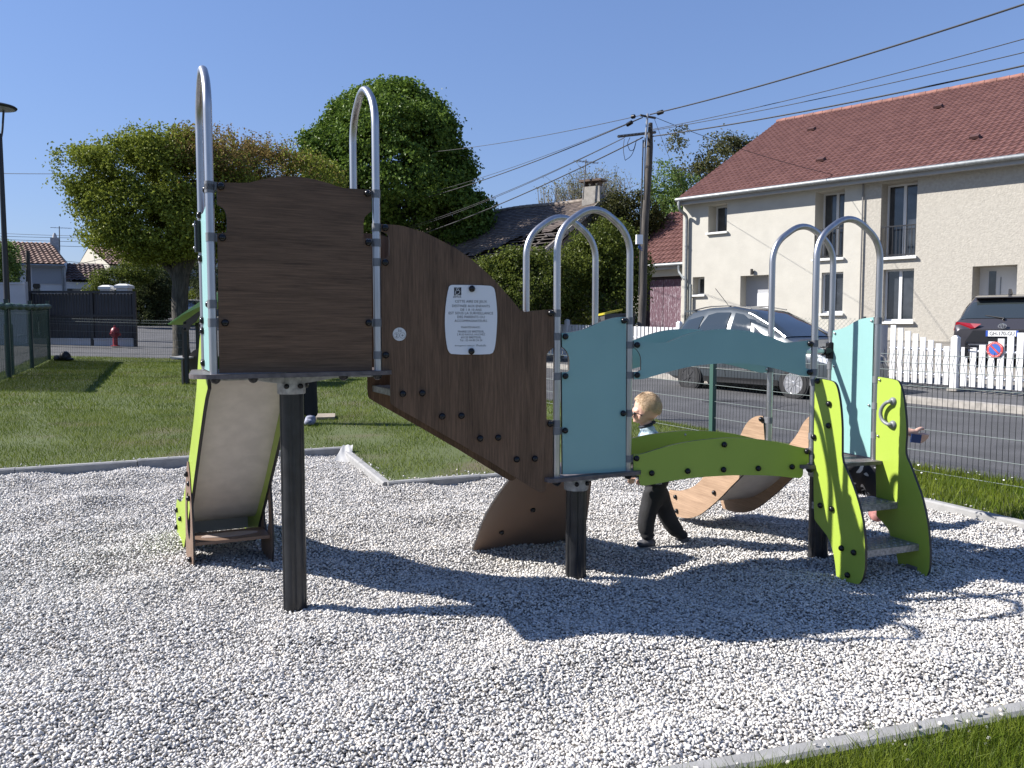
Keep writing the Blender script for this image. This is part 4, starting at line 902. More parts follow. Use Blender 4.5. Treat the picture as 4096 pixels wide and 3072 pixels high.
# roof slope facing the street
zGr = zGe + 2.5; GQ = 3.0; P0 = GW.P(aG0 - .3, zGr, -GQ); Vg = GW.P(0, zGe + .05, .35) - GW.P(0, zGr, -GQ); sl_ = np.linalg.norm(Vg); Vg /= sl_
nv = int(sl_/.30); 
v, f, r = tiled(P0, HW.d, Vg, int((aG1 - aG0 + .3)/.205), nv, (aG1 - aG0 + .3)/int((aG1 - aG0 + .3)/.205), sl_/nv, .045, .035)
np_mesh('roof', v, f, RED_T, rnd=r, parent=GAR)
mb = MB(); mb.tube([GW.P(aG0 - .35, zGe + .0, .42), GW.P(aG1 - .05, zGe + .0, .42)], .07, 10); mb.tube(fillet([GW.P(aG1 - .25, zGe - .03, .42), GW.P(aG1 - .25, zGe - .3, .42), GW.P(aG1 + .18, zGe - .6, .68)], .15, 5), .05, 8); obj('gutter', mb, ZINC, GAR)
mb = MB(); bar(mb, GW, aG0 - .3, zGe - .16, aG1, zGe - .03, .32, .03); mb.quad(GW.P(aG0 - .3, zGe - .15, .30), GW.P(aG1, zGe - .15, .30), GW.P(aG1, zGe - .13, 0), GW.P(aG0 - .3, zGe - .13, 0)); obj('eaves_board', mb, MATS['eaves_grey'], GAR)
mb = MB(); mb.add([GW.P(aG0, -.2), GW.P(aG0, zGe), GW.P(aG0, zGr - .1, -GQ), GW.P(aG0, zGe, -2*GQ), GW.P(aG0, -.2, -2*GQ)], [(0, 1, 2, 3, 4)]); obj('gable_wall', mb, REND, GAR)

# ---- old barn with its roof falling in
rp = at(2415, 788, 36); zr = rp[2]; ld = -HD; A_ = np.array((rp[0], rp[1])); hn = np.array((-.702, -.712))
BARN = thing('barn', (A_[0] - 3, A_[1] + 4, .5), 'derelict barn with a sagging dark tiled roof and broken eaves behind the hedge', 'barn')
LB = 19.; out, drop = 5.4, 3.55
U_ = np.array((*ld, 0)); Vv = np.array((*(hn*out), -drop)); SLb = np.linalg.norm(Vv); Vv /= SLb; TP = np.array((*A_, zr))
def hole(a, b):   # distance along ridge from the right end, distance down the slope
    e = 1.9 + a*.62 + .28*np.sin(a*2.1) + .16*np.sin(a*6.3 + 1) + .08*np.sin(a*15)
    return (b > e) & (a < 7.5)
nu_, nv_ = int(LB/.17), int(SLb/.17)
v, f, r = tiled(TP, U_, Vv, nu_, nv_, LB/nu_, SLb/nv_, .006, .022, 3, 'f', hole)
sag = .10*np.sin(np.clip(np.dot(v - TP, U_)/LB, 0, 1)*math.pi*2.0)*np.clip(np.dot(v - TP, Vv)/SLb, 0, 1) - .05*np.sin(np.dot(v - TP, U_)*.9); v[:, 2] += sag
rf = np_mesh('roof', v, f, OLD_T, rnd=r, parent=BARN)
mb = MB(); k = 0
while k*.42 < LB:
    c = TP + U_*(k*.42); rr = .10; mb.cyl(c + (0, 0, -.05*math.sin(k*.42*.9)), c + U_*.43 + (0, 0, -.05*math.sin((k+1)*.42*.9)), rr, 8, r2=rr*1.12); k += 1
obj('ridge', mb, M('lichened_ridge', (.26, .22, .18), .9, var=.4, vs=4, c2=(.15, .12, .10), ramp=(.4, .6)), rf)
mb = MB()   # laths and rafters left bare under the hole
for i in range(16):
    b = 1.7 + i*.28; mb.box(TP + U_*3.6 + Vv*b - np.array((0, 0, .10 + .03*math.sin(i*5))), (7.6, .05, .035), math.atan2(ld[1], ld[0]), ry=.012*math.sin(i*7))
for i in range(9):
    p = TP + U_*(.3 + .85*i) - np.array((0, 0, .2)); mb.tube([p + Vv*.5, p + Vv*SLb], .06, 5)
obj('bare_laths', mb, M('grey_lath_wood', (.10, .085, .075), .9, var=.4, vs=5), BARN)
mb = MB(); rg2 = np.random.default_rng(3)
for i in range(34):
    a = rg2.uniform(.3, 6.5); b = 2.0 + a*.62 + rg2.uniform(.05, 2.2)
    if b < SLb: mb.box(TP + U_*a + Vv*b - np.array((0, 0, .04)), (rg2.uniform(.15, .5), rg2.uniform(.1, .2), .02), rg2.uniform(0, 3), rx=.4)
obj('slipped_tiles', mb, M('slipped_tile', (.13, .11, .10), .8, var=.5, vs=1), BARN)
mb = MB(); mb.prism([TP + Vv*b + np.array((0, 0, z)) - U_*.06 for b, z in ((0, .03), (SLb, .03), (SLb, -.2), (0, -.2))], U_*.04); obj('barge_board', mb, M('weathered_board', (.30, .28, .25), .9), BARN)
mb = MB(); q = TP + Vv*SLb; bz = -.2   # dark inside and walls
w0, w1 = q - np.array((*hn, 0))*.6, q + U_*LB - np.array((*hn, 0))*.6
mb.quad(np.array((*w0[:2], bz)), np.array((*w0[:2], q[2])), np.array((*w1[:2], q[2])), np.array((*w1[:2], bz)))
bk_ = TP - np.array((*(hn*out), drop)); mb.add([np.array((*w0[:2], bz)), np.array((*w0[:2], q[2])), TP - np.array((0, 0, .25)), bk_, np.array((*bk_[:2], bz))], [(0, 1, 2, 3, 4)])
obj('wall', mb, M('barn_wall', (.12, .105, .09), .95, var=.25, vs=2, bump=.4, bs=8), BARN)
mb = MB(); mb.quad(TP, TP + U_*LB, bk_ + U_*LB, bk_); obj('back_slope', mb, M('old_roof_back', (.07, .06, .055), .9), BARN)
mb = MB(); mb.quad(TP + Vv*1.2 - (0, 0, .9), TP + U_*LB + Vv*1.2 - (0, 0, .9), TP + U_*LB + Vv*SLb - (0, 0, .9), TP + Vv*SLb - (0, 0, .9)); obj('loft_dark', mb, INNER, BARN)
# chimney and aerial of the barn
cz = at(2372, 800, 36.1); c0 = np.array((cz[0], cz[1])); HC = M('chimney_render', (.30, .28, .25), .95, var=.25, vs=3, bump=.4, bs=8)
mb = MB(); zt_, zb_c = at(2372, 748, 36.1)[2], at(2372, 890, 36.1)[2] - .6; a4 = math.atan2(HD[1], HD[0])
def frustum(mb, c, z0, z1, w0, d0, w1, d1, rz):
    vs = []
    for z, w_, d_ in ((z0, w0, d0), (z1, w1, d1)):
        for sx, sy in ((-1,-1),(1,-1),(1,1),(-1,1)): x, y = sx*w_/2, sy*d_/2; vs.append((c[0] + x*math.cos(rz) - y*math.sin(rz), c[1] + x*math.sin(rz) + y*math.cos(rz), z))
    mb.add(vs, [(3,2,1,0),(4,5,6,7),(0,1,5,4),(1,2,6,5),(2,3,7,6),(3,0,4,7)])
frustum(mb, c0, zb_c, zt_, .98, .55, .78, .42, a4 + .25); ch_ = obj('chimney', mb, HC, BARN)
mb = MB()
for sx in (-.32, 0, .32): mb.box((c0[0] + sx*math.cos(a4 + .25), c0[1] + sx*math.sin(a4 + .25), zt_ + .10), (.08, .36, .22), a4 + .25)
obj('chimney_brick', mb, M('sooty_brick', (.11, .075, .06), .9), ch_)
mb = MB(); mb.box((c0[0], c0[1], zt_ + .25), (1.02, .66, .09), a4 + .25); obj('chimney_cap', mb, M('cap_slab', (.14, .10, .075), .9, var=.3, vs=6), ch_)
def aerial(base, top, parent, name='aerial'):
    base, top = np.array(base), np.array(top); mb = MB(); mb.tube([base, top], .028, 6); d = np.array((.8, .6, .03))
    mb.tube([top - d*.5 - (0, 0, .1), top + d*.7 - (0, 0, .1)], .015, 5)
    for k in range(6): c = top - d*.45 + d*.2*k - (0, 0, .1); mb.tube([c - np.array((-.6, .8, 0))*.22, c + np.array((-.6, .8, 0))*.22], .009, 4)
    return obj(name, mb, M('aerial_metal', (.10, .10, .10), .5, .5), parent)
aerial(at(2332, 798, 35.8), at(2344, 638, 35.8), ch_)

# ---- houses at the left, beyond the road
WH = M('white_render', (.50, .51, .52), .9, var=.05, vs=1)
def simple_house(W, a0, a1, zb, ze, eL, eR, rL, rR, half, wm, rm, root, ops=(), tw=.24, tl=.36):
    """front wall, gables and two slopes; eL/eR, rL/rR: a-coordinates of eave and ridge ends, heights ze and z of the ridge"""
    obj('wall', wall_mesh(W, a0, zb, a1, ze, list(ops), .12), wm, root); zr = rL[1]
    TL, TR, EL, ER = W.P(rL[0], zr, -half), W.P(rR[0], zr, -half), W.P(eL, ze + .06, .35), W.P(eR, ze + .06, .35)
    V_ = EL - TL; l = np.linalg.norm(V_); U_ = TR - TL; ul = np.linalg.norm(U_); nu, nv = max(2, int(ul/tw)), max(2, int(l/tl)); k = np.linalg.norm(ER - EL)/ul
    v, f, r = tiled(TL, U_/ul, V_/l, nu, nv, ul/nu, l/nv, .06, .06, 5)
    # let the verge splay when the eave is longer than the ridge
    q = np.dot(v - TL, U_/ul); e_ = np.dot(v - TL, np.cross(np.cross(U_/ul, V_/l), U_/ul)); e_ = e_/max(1e-6, np.abs(e_).max()); v = v + (q*(k - 1)*np.abs(e_))[:, None]*(U_/ul)
    np_mesh('roof', v, f, rm, rnd=r, parent=root)
    mb = MB(); BL_, BR_ = W.P(a0, ze, -2*half), W.P(a1, ze, -2*half); mb.quad(TL, TR, BR_, BL_); obj('back_slope', mb, MATS['old_roof_back'], root)
    for a_, T in ((a0, TL), (a1, TR)): mb = MB(); mb.add([W.P(a_, zb), W.P(a_, ze), T - np.array((0, 0, .12)), W.P(a_, ze, -2*half), W.P(a_, zb, -2*half)], [(0, 1, 2, 3, 4)]); obj('gable_wall', mb, wm, root)
HL = thing('house', at(150, 1240, 50), 'white house with a brown tiled roof and a dark upper shutter, far left', 'house')
dl_ = np.array((.92, .39)); pL = at(265, 1100, 50); LWL = Wall(pL[:2], dl_); zE2 = LWL.un(160, 1062)[1]; xa, xb = LWL.un(-330, 1100)[0], -.02
so1 = LWL.rect(58, 1067, 80, 1128); so1 = (so1[0], so1[1], so1[2], zE2 - .15); rr_ = LWL.un(205, 973, -3.4); simple_house(LWL, xa, xb, .4, zE2, xa, .12, (xa, rr_[1]), (rr_[0], rr_[1]), 3.4, WH, BRN_T, HL, [so1])
mb = MB(); bar(mb, LWL, *so1, -.06, .05); obj('shutter', mb, M('dark_green_shutter', (.012, .03, .028), .5), HL)
mb = MB(); q = LWL.rect(127, 1068, 250, 1137); nb = 14
for i in range(nb): z = q[1] + (q[3]-q[1])*i/nb; bar(mb, LWL, q[0], z + .008, q[2], z + (q[3]-q[1])/nb, .03, .05)
obj('cladding', mb, M('grey_cladding', (.26, .28, .31), .7), HL)
q = LWL.rect(130, 1154, 160, 1172); mb = MB(); bar(mb, LWL, *q, .01, .04); obj('window', mb, GLASS, HL)
mb = MB(); c = LWL.P(*LWL.un(146, 1144)); mb.lathe([(.2, 0), (.2, .03)], c, LWL.n, 14); obj('vent', mb, DARK, HL)
mb = MB(); x = LWL.un(251, 1100)[0]; mb.tube([LWL.P(x, zE2, .08), LWL.P(x, .8, .08)], .05, 6); mb.tube([LWL.P(xa, zE2 + .0, .38), LWL.P(xb, zE2 + .0, .38)], .07, 6); obj('gutter', mb, ZINC, HL)
Wc = Wall(LWL.P(0, 0, -3.2)[:2], dl_); a_, z_ = Wc.un(219, 952); c = Wc.P(a_, z_); mb = MB(); frustum(mb, c[:2], rr_[1] - .9, z_, .50, .6, .46, .55, .4); mb.lathe([(.14, 0), (.11, .18), (.04, .32)], (c[0], c[1], z_), seg=10); obj('chimney', mb, M('white_brick', (.36, .36, .36), .9, var=.12, vs=9), HL)
a_, z_ = Wc.un(238, 970); b_, y_ = Wc.un(237, 905); aerial(Wc.P(a_, z_ - .5), Wc.P(b_, y_), HL)
EX = thing('outbuilding', at(340, 1240, 47.5), 'low white extension with a dark brown tiled roof beside the far left house', 'outbuilding')
pX = at(265, 1130, 49.6); XW = Wall(pX[:2], dl_); zx = XW.un(300, 1128)[1]; x0, x1 = 0., XW.un(437, 1128)[0]; so2 = XW.rect(268, 1154, 345, 1180); so3 = XW.rect(365, 1147, 395, 1180); rX = XW.un(268, 1054, -2.0); rX1 = XW.un(413, 1056, -2.0)
simple_house(XW, x0, x1, .4, zx, x0, x1, (rX[0], rX[1]), (rX1[0], rX[1]), 2.0, WH, tile_mat('dark_brown_tiles', [(0, (.05, .034, .032)), (.5, (.08, .05, .045)), (1, (.125, .08, .065))]), EX, [so2, so3])
for q in (so2, so3): mb = MB(); bar(mb, XW, *q, -.1, .04); obj('window', mb, GLASS, EX)
CG = thing('house', at(450, 1240, 60), 'cream gabled house partly hidden by the clipped tree', 'house')
CRM = M('pale_cream_render', (.52, .49, .41), .9, var=.06, vs=1); pC = at(440, 1100, 60); CW = Wall(pC[:2], (.70, .714)); zc1 = CW.un(470, 1064)[1]; c1_ = CW.un(600, 1100)[0]; wo = CW.rect(463, 1072, 481, 1101); zrc = CW.un(395, 985, -3.6)[1]
simple_house(CW, 0., c1_, .4, zc1, -.15, c1_, (-.15, zrc), (c1_, zrc), 3.6, CRM, BRN_T, CG, [wo]); mb = MB(); bar(mb, CW, *wo, -.1, .04); obj('window', mb, GLASS, CG); mb = MB(); bar(mb, CW, wo[2] + .02, wo[1], wo[2] + .3, wo[3], .03, .04); obj('shutter', mb, M('pale_shutter', (.35, .38, .42), .6), CG)
PB = thing('house', at(660, 1200, 66), 'pale bungalow with a mossy tiled roof behind the thick tree trunk', 'house')
PW = Wall((at(560, 1100, 66)[0], 66), (1, .1)); a0, a1 = PW.un(590, 1100)[0], PW.un(860, 1100)[0]; zp = PW.un(650, 1072)[1]; simple_house(PW, a0, a1, .6, zp, a0, a1, (a0, zp + 2.3), (a1, zp + 2.3), 3.5, M('grey_white_render', (.36, .37, .38), .9), tile_mat('mossy_tiles', [(0, (.07, .06, .04)), (1, (.15, .12, .08))]), PB)
# grey garden wall behind the parked cars
mb = MB(); GWW = Wall((at(640, 1200, 60)[0], 60), (1, .02)); a0, a1 = GWW.un(600, 1200)[0], GWW.un(900, 1200)[0]; z0, z1 = 1.0, GWW.un(700, 1151)[1]
bar(mb, GWW, a0, z0, a1, z1, 0, .3); solo('garden_wall', mb, M('grey_rough_render', (.17, .175, .18), .95, var=.15, vs=2), GWW.P(a0, z0), 'dark grey rendered wall behind the two cars at the left', 'wall')
# white concrete panel wall, far left
mb = MB(); VW = Wall((at(0, 1200, 29)[0], 29), (1, .0)); a0, a1 = VW.un(-260, 1200)[0], VW.un(103, 1200)[0]; zt_ = VW.un(50, 1137)[1]; base = VW.P(a0, .3)
for i in range(3): z0_ = .3 + (zt_ - .3)*i/3; bar(mb, VW, a0, z0_ + .004, a1, .3 + (zt_-.3)*(i+1)/3, 0, .08)
solo_w = thing('concrete_wall', base, 'pale concrete panel wall behind the lamp post at the left edge', 'wall'); CPM = M('pale_concrete_panel', (.40, .415, .44), .85, var=.06, vs=2); obj('wall_panel', mb, CPM, solo_w)
mb = MB(); bar(mb, VW, a0, zt_ + .002, a1, zt_ + .06, 0, .14); obj('coping', mb, CPM, solo_w)
mb = MB(); q = VW.rect(103, 1127, 118, 1400); bar(mb, VW, q[0], .3, q[2], q[3], .02, .16); obj('end_post', mb, CPM, solo_w)
# gate pillars
for i, (x0, x1, y0, y1) in enumerate(((405, 455, 1147, 1190), (470, 526, 1142, 1190))):
    c = at((x0+x1)/2, y1, 33); w_ = (x1-x0)*33/F; zt_ = at(430, y0, 33)[2]; mb = MB(); mb.box((c[0], 33, (zt_ + .5)/2), (w_*.78, w_*.78, zt_ - .5 - .12)); r_ = thing('gate_pillar', (c[0], 33, .5), ('smaller white gate pillar with a flat cap behind the dark fence', 'larger white gate pillar with a flat cap, nearer the ivy hedge')[i], 'gate pillar', 'gate pillars behind the dark fence')
    obj('shaft', mb, WH, r_); mb = MB(); mb.box((c[0], 33, zt_ - .06), (w_, w_, .10)); frustum(mb, (c[0], 33), zt_ - .009, zt_ + .06, w_*.98, w_*.98, w_*.5, w_*.5, 0); obj('cap', mb, M('cap_stone', (.6, .6, .58), .8), r_)
# ------------------------------------------------------------------ fences
FGREEN = M('dark_green_wire', (.006, .010, .009), .5); FWIRE = M('sunlit_cross_wire', (.16, .19, .18), .5); FPOST = M('green_fence_post', (.035, .085, .068), .45)  # sunlit tops of the cross wires painted in as a paler grey
def wire_panel(L_, H_, sp=.05, r=.0026, folds=(.0, .10, .62, .84, 1.04)):
    """welded mesh panel in local coordinates: x along, z up; V-folds in the vertical wires"""
    mb = MB(); t = r*.9
    def stick(a, b, r_, mi=0):
        a, b = np.array(a, float), np.array(b, float); d = (b - a)/np.linalg.norm(b - a); p = np.array((0, 1, 0.)) if abs(d[1]) < .8 else np.array((1., 0, 0)); p = np.cross(d, p); p /= np.linalg.norm(p); q = np.cross(d, p)
        c = [a + p*r_, a + q*r_, a - p*r_, a - q*r_, b + p*r_, b + q*r_, b - p*r_, b - q*r_]; mb.add(c, [(0,1,5,4),(1,2,6,5),(2,3,7,6),(3,0,4,7)], mi)
    n = int(L_/sp); zf = [.02, .075, .13]; zt_ = [H_ - .19, H_ - .115, H_ - .04]
    prof = [(0, -.03), (0, zf[0] + .02), (0, zt_[0]), (-.034, zt_[1]), (0, zt_[2]), (0, H_)]
    for i in range(n + 1):
        x = L_*i/n
        for (y0, z0), (y1, z1) in zip(prof[:-1], prof[1:]): stick((x, y0, z0), (x, y1, z1), r)
    for z, y in ((.03, 0), (.22*1, 0), (.42, 0), (.62, 0), (.82, 0), (zt_[0], 0), (zt_[1], -.034), (zt_[2], 0)):
        if z < H_: stick((0, y - .006, z), (L_, y - .006, z), r*1.2, 1)
    return mb
def fence_post(h, r=.03):
    mb = MB(); mb.box((0, 0, h/2 - .1), (2*r, 2*r, h + .2)); mb.box((0, 0, h + .012), (2*r + .008, 2*r + .008, .02)); return mb
FE = np.array((-.5, .866)); F0 = np.array((3.70, 7.87)); FH = 1.15
def place_fence(A, B, zf, h, group, where, mesh_p=[None], plabel=None):
    A, B = np.array(A, float), np.array(B, float); L_ = np.linalg.norm(B - A); d = (B - A)/L_; z0, z1 = zf(*A), zf(*B)
    o = bpy.data.objects.new('wire_fence_panel', wire_panel(L_ - .07, h).mesh('wire_fence_panel')); o.data.materials.append(FGREEN); o.data.materials.append(FWIRE); COL.objects.link(o)
    o.location = (*(A + d*.035), z0); o.rotation_euler = (0, -math.atan2(z1 - z0, L_), math.atan2(d[1], d[0])); tag(o, where, 'fence panel', group); return o
pm = fence_post(1.26).mesh('fence_post'); pm.materials.append(FPOST)
def place_post(P_, z, label, group, me=None, rz=0):
    o = bpy.data.objects.new('fence_post', me or pm); COL.objects.link(o); o.location = (P_[0], P_[1], z); o.rotation_euler = (0, 0, rz); return tag(o, label, 'fence post', group)
pz = lambda x, y: float(lawn_z(x, y))
pts = [F0 - FE*2.5] + [F0 + FE*2.5*i for i in range(0, 8)]
plab = ['green mesh fence panel beside the road at the right edge', 'green mesh fence panel behind the lime step boards', 'green mesh fence panel behind the bridge, right of the bright green post', 'green mesh fence panel seen through the gaps in the turquoise board', 'green mesh fence panel just left of the post top by the white pickets', None, None, None]
for i in range(4):
    place_fence(pts[i+1], pts[i], pz, FH, 'mesh fence along the road', plab[i] if i else plab[0])
for i, l in ((2, 'bright green fence post standing behind the bridge'), (3, 'green fence post showing its top above the turquoise board')): place_post(pts[i], pz(*pts[i]), l, 'green fence posts', rz=math.atan2(FE[1], FE[0]))
# back fence and the left fence with windbreak netting
bx = [-12.9 + 2.55*i for i in range(4)]
bl = ['dark mesh fence panel in front of the red hydrant', 'dark mesh fence panel left of the clipped tree trunk', 'dark mesh fence panel behind the little playhouse']
for i in range(3): place_fence((bx[i], 23.0), (bx[i+1], 23.0), pz, 1.2, 'mesh fence at the back of the lawn', bl[i])
NET = M('green_windbreak_net', (.016, .05, .036), .8, var=.2, vs=3)
_t = NET.node_tree; _b = _t.nodes['Principled BSDF']; _c = nd(NET, 'ShaderNodeTexCoord'); _w_ = nd(NET, 'ShaderNodeTexChecker'); _w_.inputs['Scale'].default_value = 160
_t.links.new(_c.outputs['Object'], _w_.inputs[0]); _q = nd(NET, 'ShaderNodeMapRange'); _q.inputs['To Min'].default_value = .42; _q.inputs['To Max'].default_value = .85; _t.links.new(_w_.outputs['Fac'], _q.inputs[0]); _t.links.new(_q.outputs[0], _b.inputs['Alpha'])
NET2 = NET.copy(); NET2.name = 'dense_windbreak_net'
for n_ in NET2.node_tree.nodes:
    if n_.type == 'MAP_RANGE': n_.inputs['To Min'].default_value = .62; n_.inputs['To Max'].default_value = .95
LP = [np.array((-9.35, 14.4)), np.array((-10.5, 17.2)), np.array((-11.7, 20.1)), np.array((-12.9, 23.0))]
big = fence_post(1.62, .04).mesh('fence_post'); big.materials.append(M('dark_green_post', (.012, .03, .024), .4))
for i, l in ((1, 'dark post at the near end of the netted fence, below the street lamp'), (2, 'middle dark post of the netted fence'), (3, 'dark corner post where the netted fence meets the mesh fence')): place_post(LP[i], pz(*LP[i]), l, 'dark posts of the netted fence', big, math.atan2(.92, -.38))
ll = ['green netting fence panel cut off by the left edge', 'sheer green netting fence panel with a rolled top, left one of the pair', 'dense green netting fence panel with a pale tear in it']
for i in range(3):
    A, B = LP[i], LP[i+1]; L_ = np.linalg.norm(B-A); d = (B-A)/L_; d3 = np.array((*d, 0)); z0, z1 = pz(*A), pz(*B); n3 = np.array((d[1], -d[0], 0)); r_ = thing('netted_fence_panel', (*A, z0), ll[i], 'fence panel', 'netted fence panels at the left')
    H = 1.55; mb = MB(); nx, nz = 14, 8; vs = []
    for j in range(nz + 1):
        for k in range(nx + 1):
            a = .05 + (L_ - .1)*k/nx; z = z0 + (z1-z0)*k/nx + .02 + (H - .08)*j/nz; vs.append(np.array((*A, 0)) + d3*a + (0, 0, z) + n3*(.012 + .010*math.sin(k*1.7 + j*.8 + i)))
    mb.add(vs, [(j*(nx+1)+k, j*(nx+1)+k+1, (j+1)*(nx+1)+k+1, (j+1)*(nx+1)+k) for j in range(nz) for k in range(nx)], 0, True); obj('netting', mb, NET2 if i == 2 else NET, r_)
    mb = MB(); q = [np.array((*A, 0)) + d3*(.05 + (L_-.1)*k/10) + n3*.05 + (0, 0, z0 + (z1-z0)*k/10 + H - .06 + .015*math.sin(k*2.1 + i)) for k in range(11)]; mb.tube(q, [.062 + .016*math.sin(k*1.9) for k in range(11)], 8); obj('rolled_top', mb, M('rolled_netting', (.03, .075, .055), .6, var=.4, vs=9), r_)
    me = wire_panel(L_ - .1, 1.5, .2, .003); w_o = obj('wire_mesh', me.mesh('wire_mesh'), [FPOST, FPOST], r_, world=False); w_o.location = (d[0]*.05 - n3[0]*.02, d[1]*.05 - n3[1]*.02, 0); w_o.rotation_euler = (0, -math.atan2(z1-z0, L_), math.atan2(d[1], d[0]))
    if i == 2: mb = MB(); c = np.array((*A, 0)) + d3*1.1 + n3*.03; mb.add([c + d3*x + (0, 0, z0 + .05 + z) for x, z in ((-.02, 1.1), (.0, 1.12), (.05, .78), (.02, .74))], [(0, 1, 2, 3)]); obj('torn_strip', mb, M('pale_plastic_strip', (.5, .55, .5), .6), r_)
# dark rubble sack in the fence corner
mb = MB(); c = np.array((-12.55, 22.8, pz(-12.55, 22.8)))
for dx, w_, h in ((.0, .10, .15), (.2, .15, .26), (.34, .08, .10)):
    mb.sphere(c + (dx, 0, h*.45), 1, 9, 6, sc_=(w_, .16, h*.6))
v = np.array(mb.v); v[:, 2] += .03*np.sin(v[:, 0]*37)*np.sin(v[:, 2]*29); mb.v = [tuple(p) for p in v]
solo('rubble_sack', mb, M('black_sack', (.012, .013, .016), .5), c, 'black crumpled sack lying in the corner of the two fences', 'sack')

# white picket fence across the street: panels between stout posts, tops in a dip
PW_ = M('white_pickets', (.58, .585, .59), .5); fN = 16.2
def fpt(s): return np.array(street_pt(s, fN))
def fz(s): return float(road_z(*fpt(s))) + .15
def s_of(px): # where the fence line passes behind photo column px
    k = (px - 2048)/F; ss = np.linspace(-45, 12, 4000); x, y = street_pt(ss, fN); return float(ss[np.argmin(np.abs(x/np.maximum(y, .1) - k))])
def picket_panel(s0, s1, tops, label, name='picket_fence'):
    A = fpt(s0); r_ = thing(name, (*A, fz(s0)), label, 'picket fence', 'white picket fence along the far pavement'); n = len(tops); mb = MB(); rz = math.atan2(-.82, .574)
    for i, h in enumerate(tops):
        s = s0 + (s1 - s0)*(i + .5)/n; c = fpt(s); z = fz(s) - .0; b = .10; w_ = abs(s1 - s0)/n*.68*1.0
        mb.box((*c, z + (h + b)/2), (w_, .024, h - b), rz)
    obj('picket_infill', mb, PW_, r_)
    for q in (.28, .78):
        mb = MB(); a, b = fpt(s0), fpt(s1); nrm = np.array((.82, .574))*.03; mb.tube([(*(a + nrm), fz(s0) + q), (*(b + nrm), fz(s1) + q)], .03, 4); obj('rail', mb, PW_, r_)
    return r_
def picket_post(s, h, label):
    c = fpt(s); r_ = thing('picket_fence_post', (*c, fz(s)), label, 'fence post', 'stout white posts of the picket fence'); rz = math.atan2(-.82, .574); mb = MB(); mb.rbox((*c, fz(s) + h/2), (.13, .13, h), .01, rz); obj('shaft', mb, PW_, r_)
    mb = MB(); frustum(mb, c, fz(s) + h, fz(s) + h + .05, .135, .135, .05, .05, rz); obj('cap', mb, PW_, r_); mb = MB(); mb.rbox((*c, fz(s) + .03), (.2, .2, .06), .02, rz); obj('foot', mb, conc, r_); return r_
sp = s_of(3820); sq = s_of(3555); srr = s_of(4140)
def htop(px, py): s = s_of(px); c = fpt(s); return at(px, py, c[1])[2] - fz(s)
tops = [htop(3400 + x*.3146, 1250 + y*.3146) for x, y in ((562,160),(657,195),(755,235),(850,270),(945,315),(1045,350),(1140,395),(1245,430))]
picket_panel(sq - .0, sp - .09, tops, 'white picket panel whose tops step down to the gate post')
tops = [htop(3400 + x*.3146, 1250 + y*.3146) for x, y in ((1430,440),(1530,445),(1637,410),(1745,368),(1855,330),(1965,292),(2075,255),(2180,215))]
pnr = picket_panel(sp + .09, sp + .09 + (srr - sp - .09)*1.0, tops, 'white picket panel whose tops rise towards the dark SUV')
picket_post(sp, 1.02, 'white picket fence post with a stone foot between the stepped panels')
c = fpt(sp + .22); z = fz(sp + .22); mb = MB(); nrm = np.array((-.82, -.574, 0)); b0 = np.array((*c, z)) + nrm*.03
mb.box(b0 + (0, 0, .80), (.05, .03, .26), math.atan2(-.82, .574)); mb.tube([b0 + (0, 0, .84) + nrm*.02, b0 + (0, 0, .84) + nrm*.05, b0 + (0, 0, .83) + nrm*.05 + np.array((.574, -.82, 0))*.14], .011, 6); mb.lathe([(.025, 0), (.02, .03)], b0 + (0, 0, .93), nrm, 8); obj('gate_handle', mb, DARK, pnr)
# letter-box pillar
s = s_of(3548) - .25; c = fpt(s); mb = MB(); mb.rbox((*c, fz(s) + .62), (.36, .28, 1.24), .03, math.atan2(-.82, .574)); solo('letter_box_pillar', mb, M('pillar_grey', (.34, .34, .35), .6), (*c, fz(s)), 'grey square pillar at the left end of the stepped white pickets', 'pillar')
# long flat-topped run to the left
n_l = 0; s = s - .3; runs = []
ends = [s, s_of(2716), s_of(2440), s_of(2268), s_of(2120)]; names = ['flat-topped white picket panel hidden behind the grey hatchback', 'flat-topped white picket panel in front of the plum garage doors', 'flat-topped white picket panel beside the wheelie bins', 'flat-topped white picket panel left of the capped white post, far end']
for i in range(4):
    a, b = ends[i], ends[i+1]; n = int(abs(b - a)/.155); picket_panel(b + .08, a - .08, [1.08]*n, names[i])
for s, l in ((ends[1], 'white capped fence post in front of the garage corner'), (ends[3], 'white capped fence post left of the wheelie bins')): picket_post(s, 1.2, l)
# round no-parking sign fixed to the pickets
s = s_of(3983); c = fpt(s); zc = at(3983, 1398, c[1])[2]; sn = np.array((-.82, -.574, 0)); ex_ = np.array((.574, -.82, 0)); c3 = np.array((*c, zc)) + sn*.035; RS = .145
NP = thing('parking_sign', c3, 'round blue and red no-parking disc on the white pickets', 'road sign')
mb = MB(); mb.lathe([(RS, 0), (RS, .008)], c3, sn, 32); obj('disc', mb, M('sign_red', (.50, .055, .05), .4, var=.3, vs=14), NP)
mb = MB(); mb.lathe([(RS*.72, 0), (RS*.72, .002)], c3 + sn*.009, sn, 32); obj('blue_field', mb, M('sign_blue', (.03, .10, .36), .4), NP)
mb = MB(); u_, v_ = (ex_*-.70 + np.array((0, 0, .71))), (ex_*.71 + np.array((0, 0, .70))); mb.prism([c3 + sn*.0125 + u_*a + v_*b for a, b in ((-.1, -.016), (.1, -.016), (.1, .016), (-.1, .016))], sn*.002); obj('slash', mb, MATS['sign_red'], NP)
mb = MB()
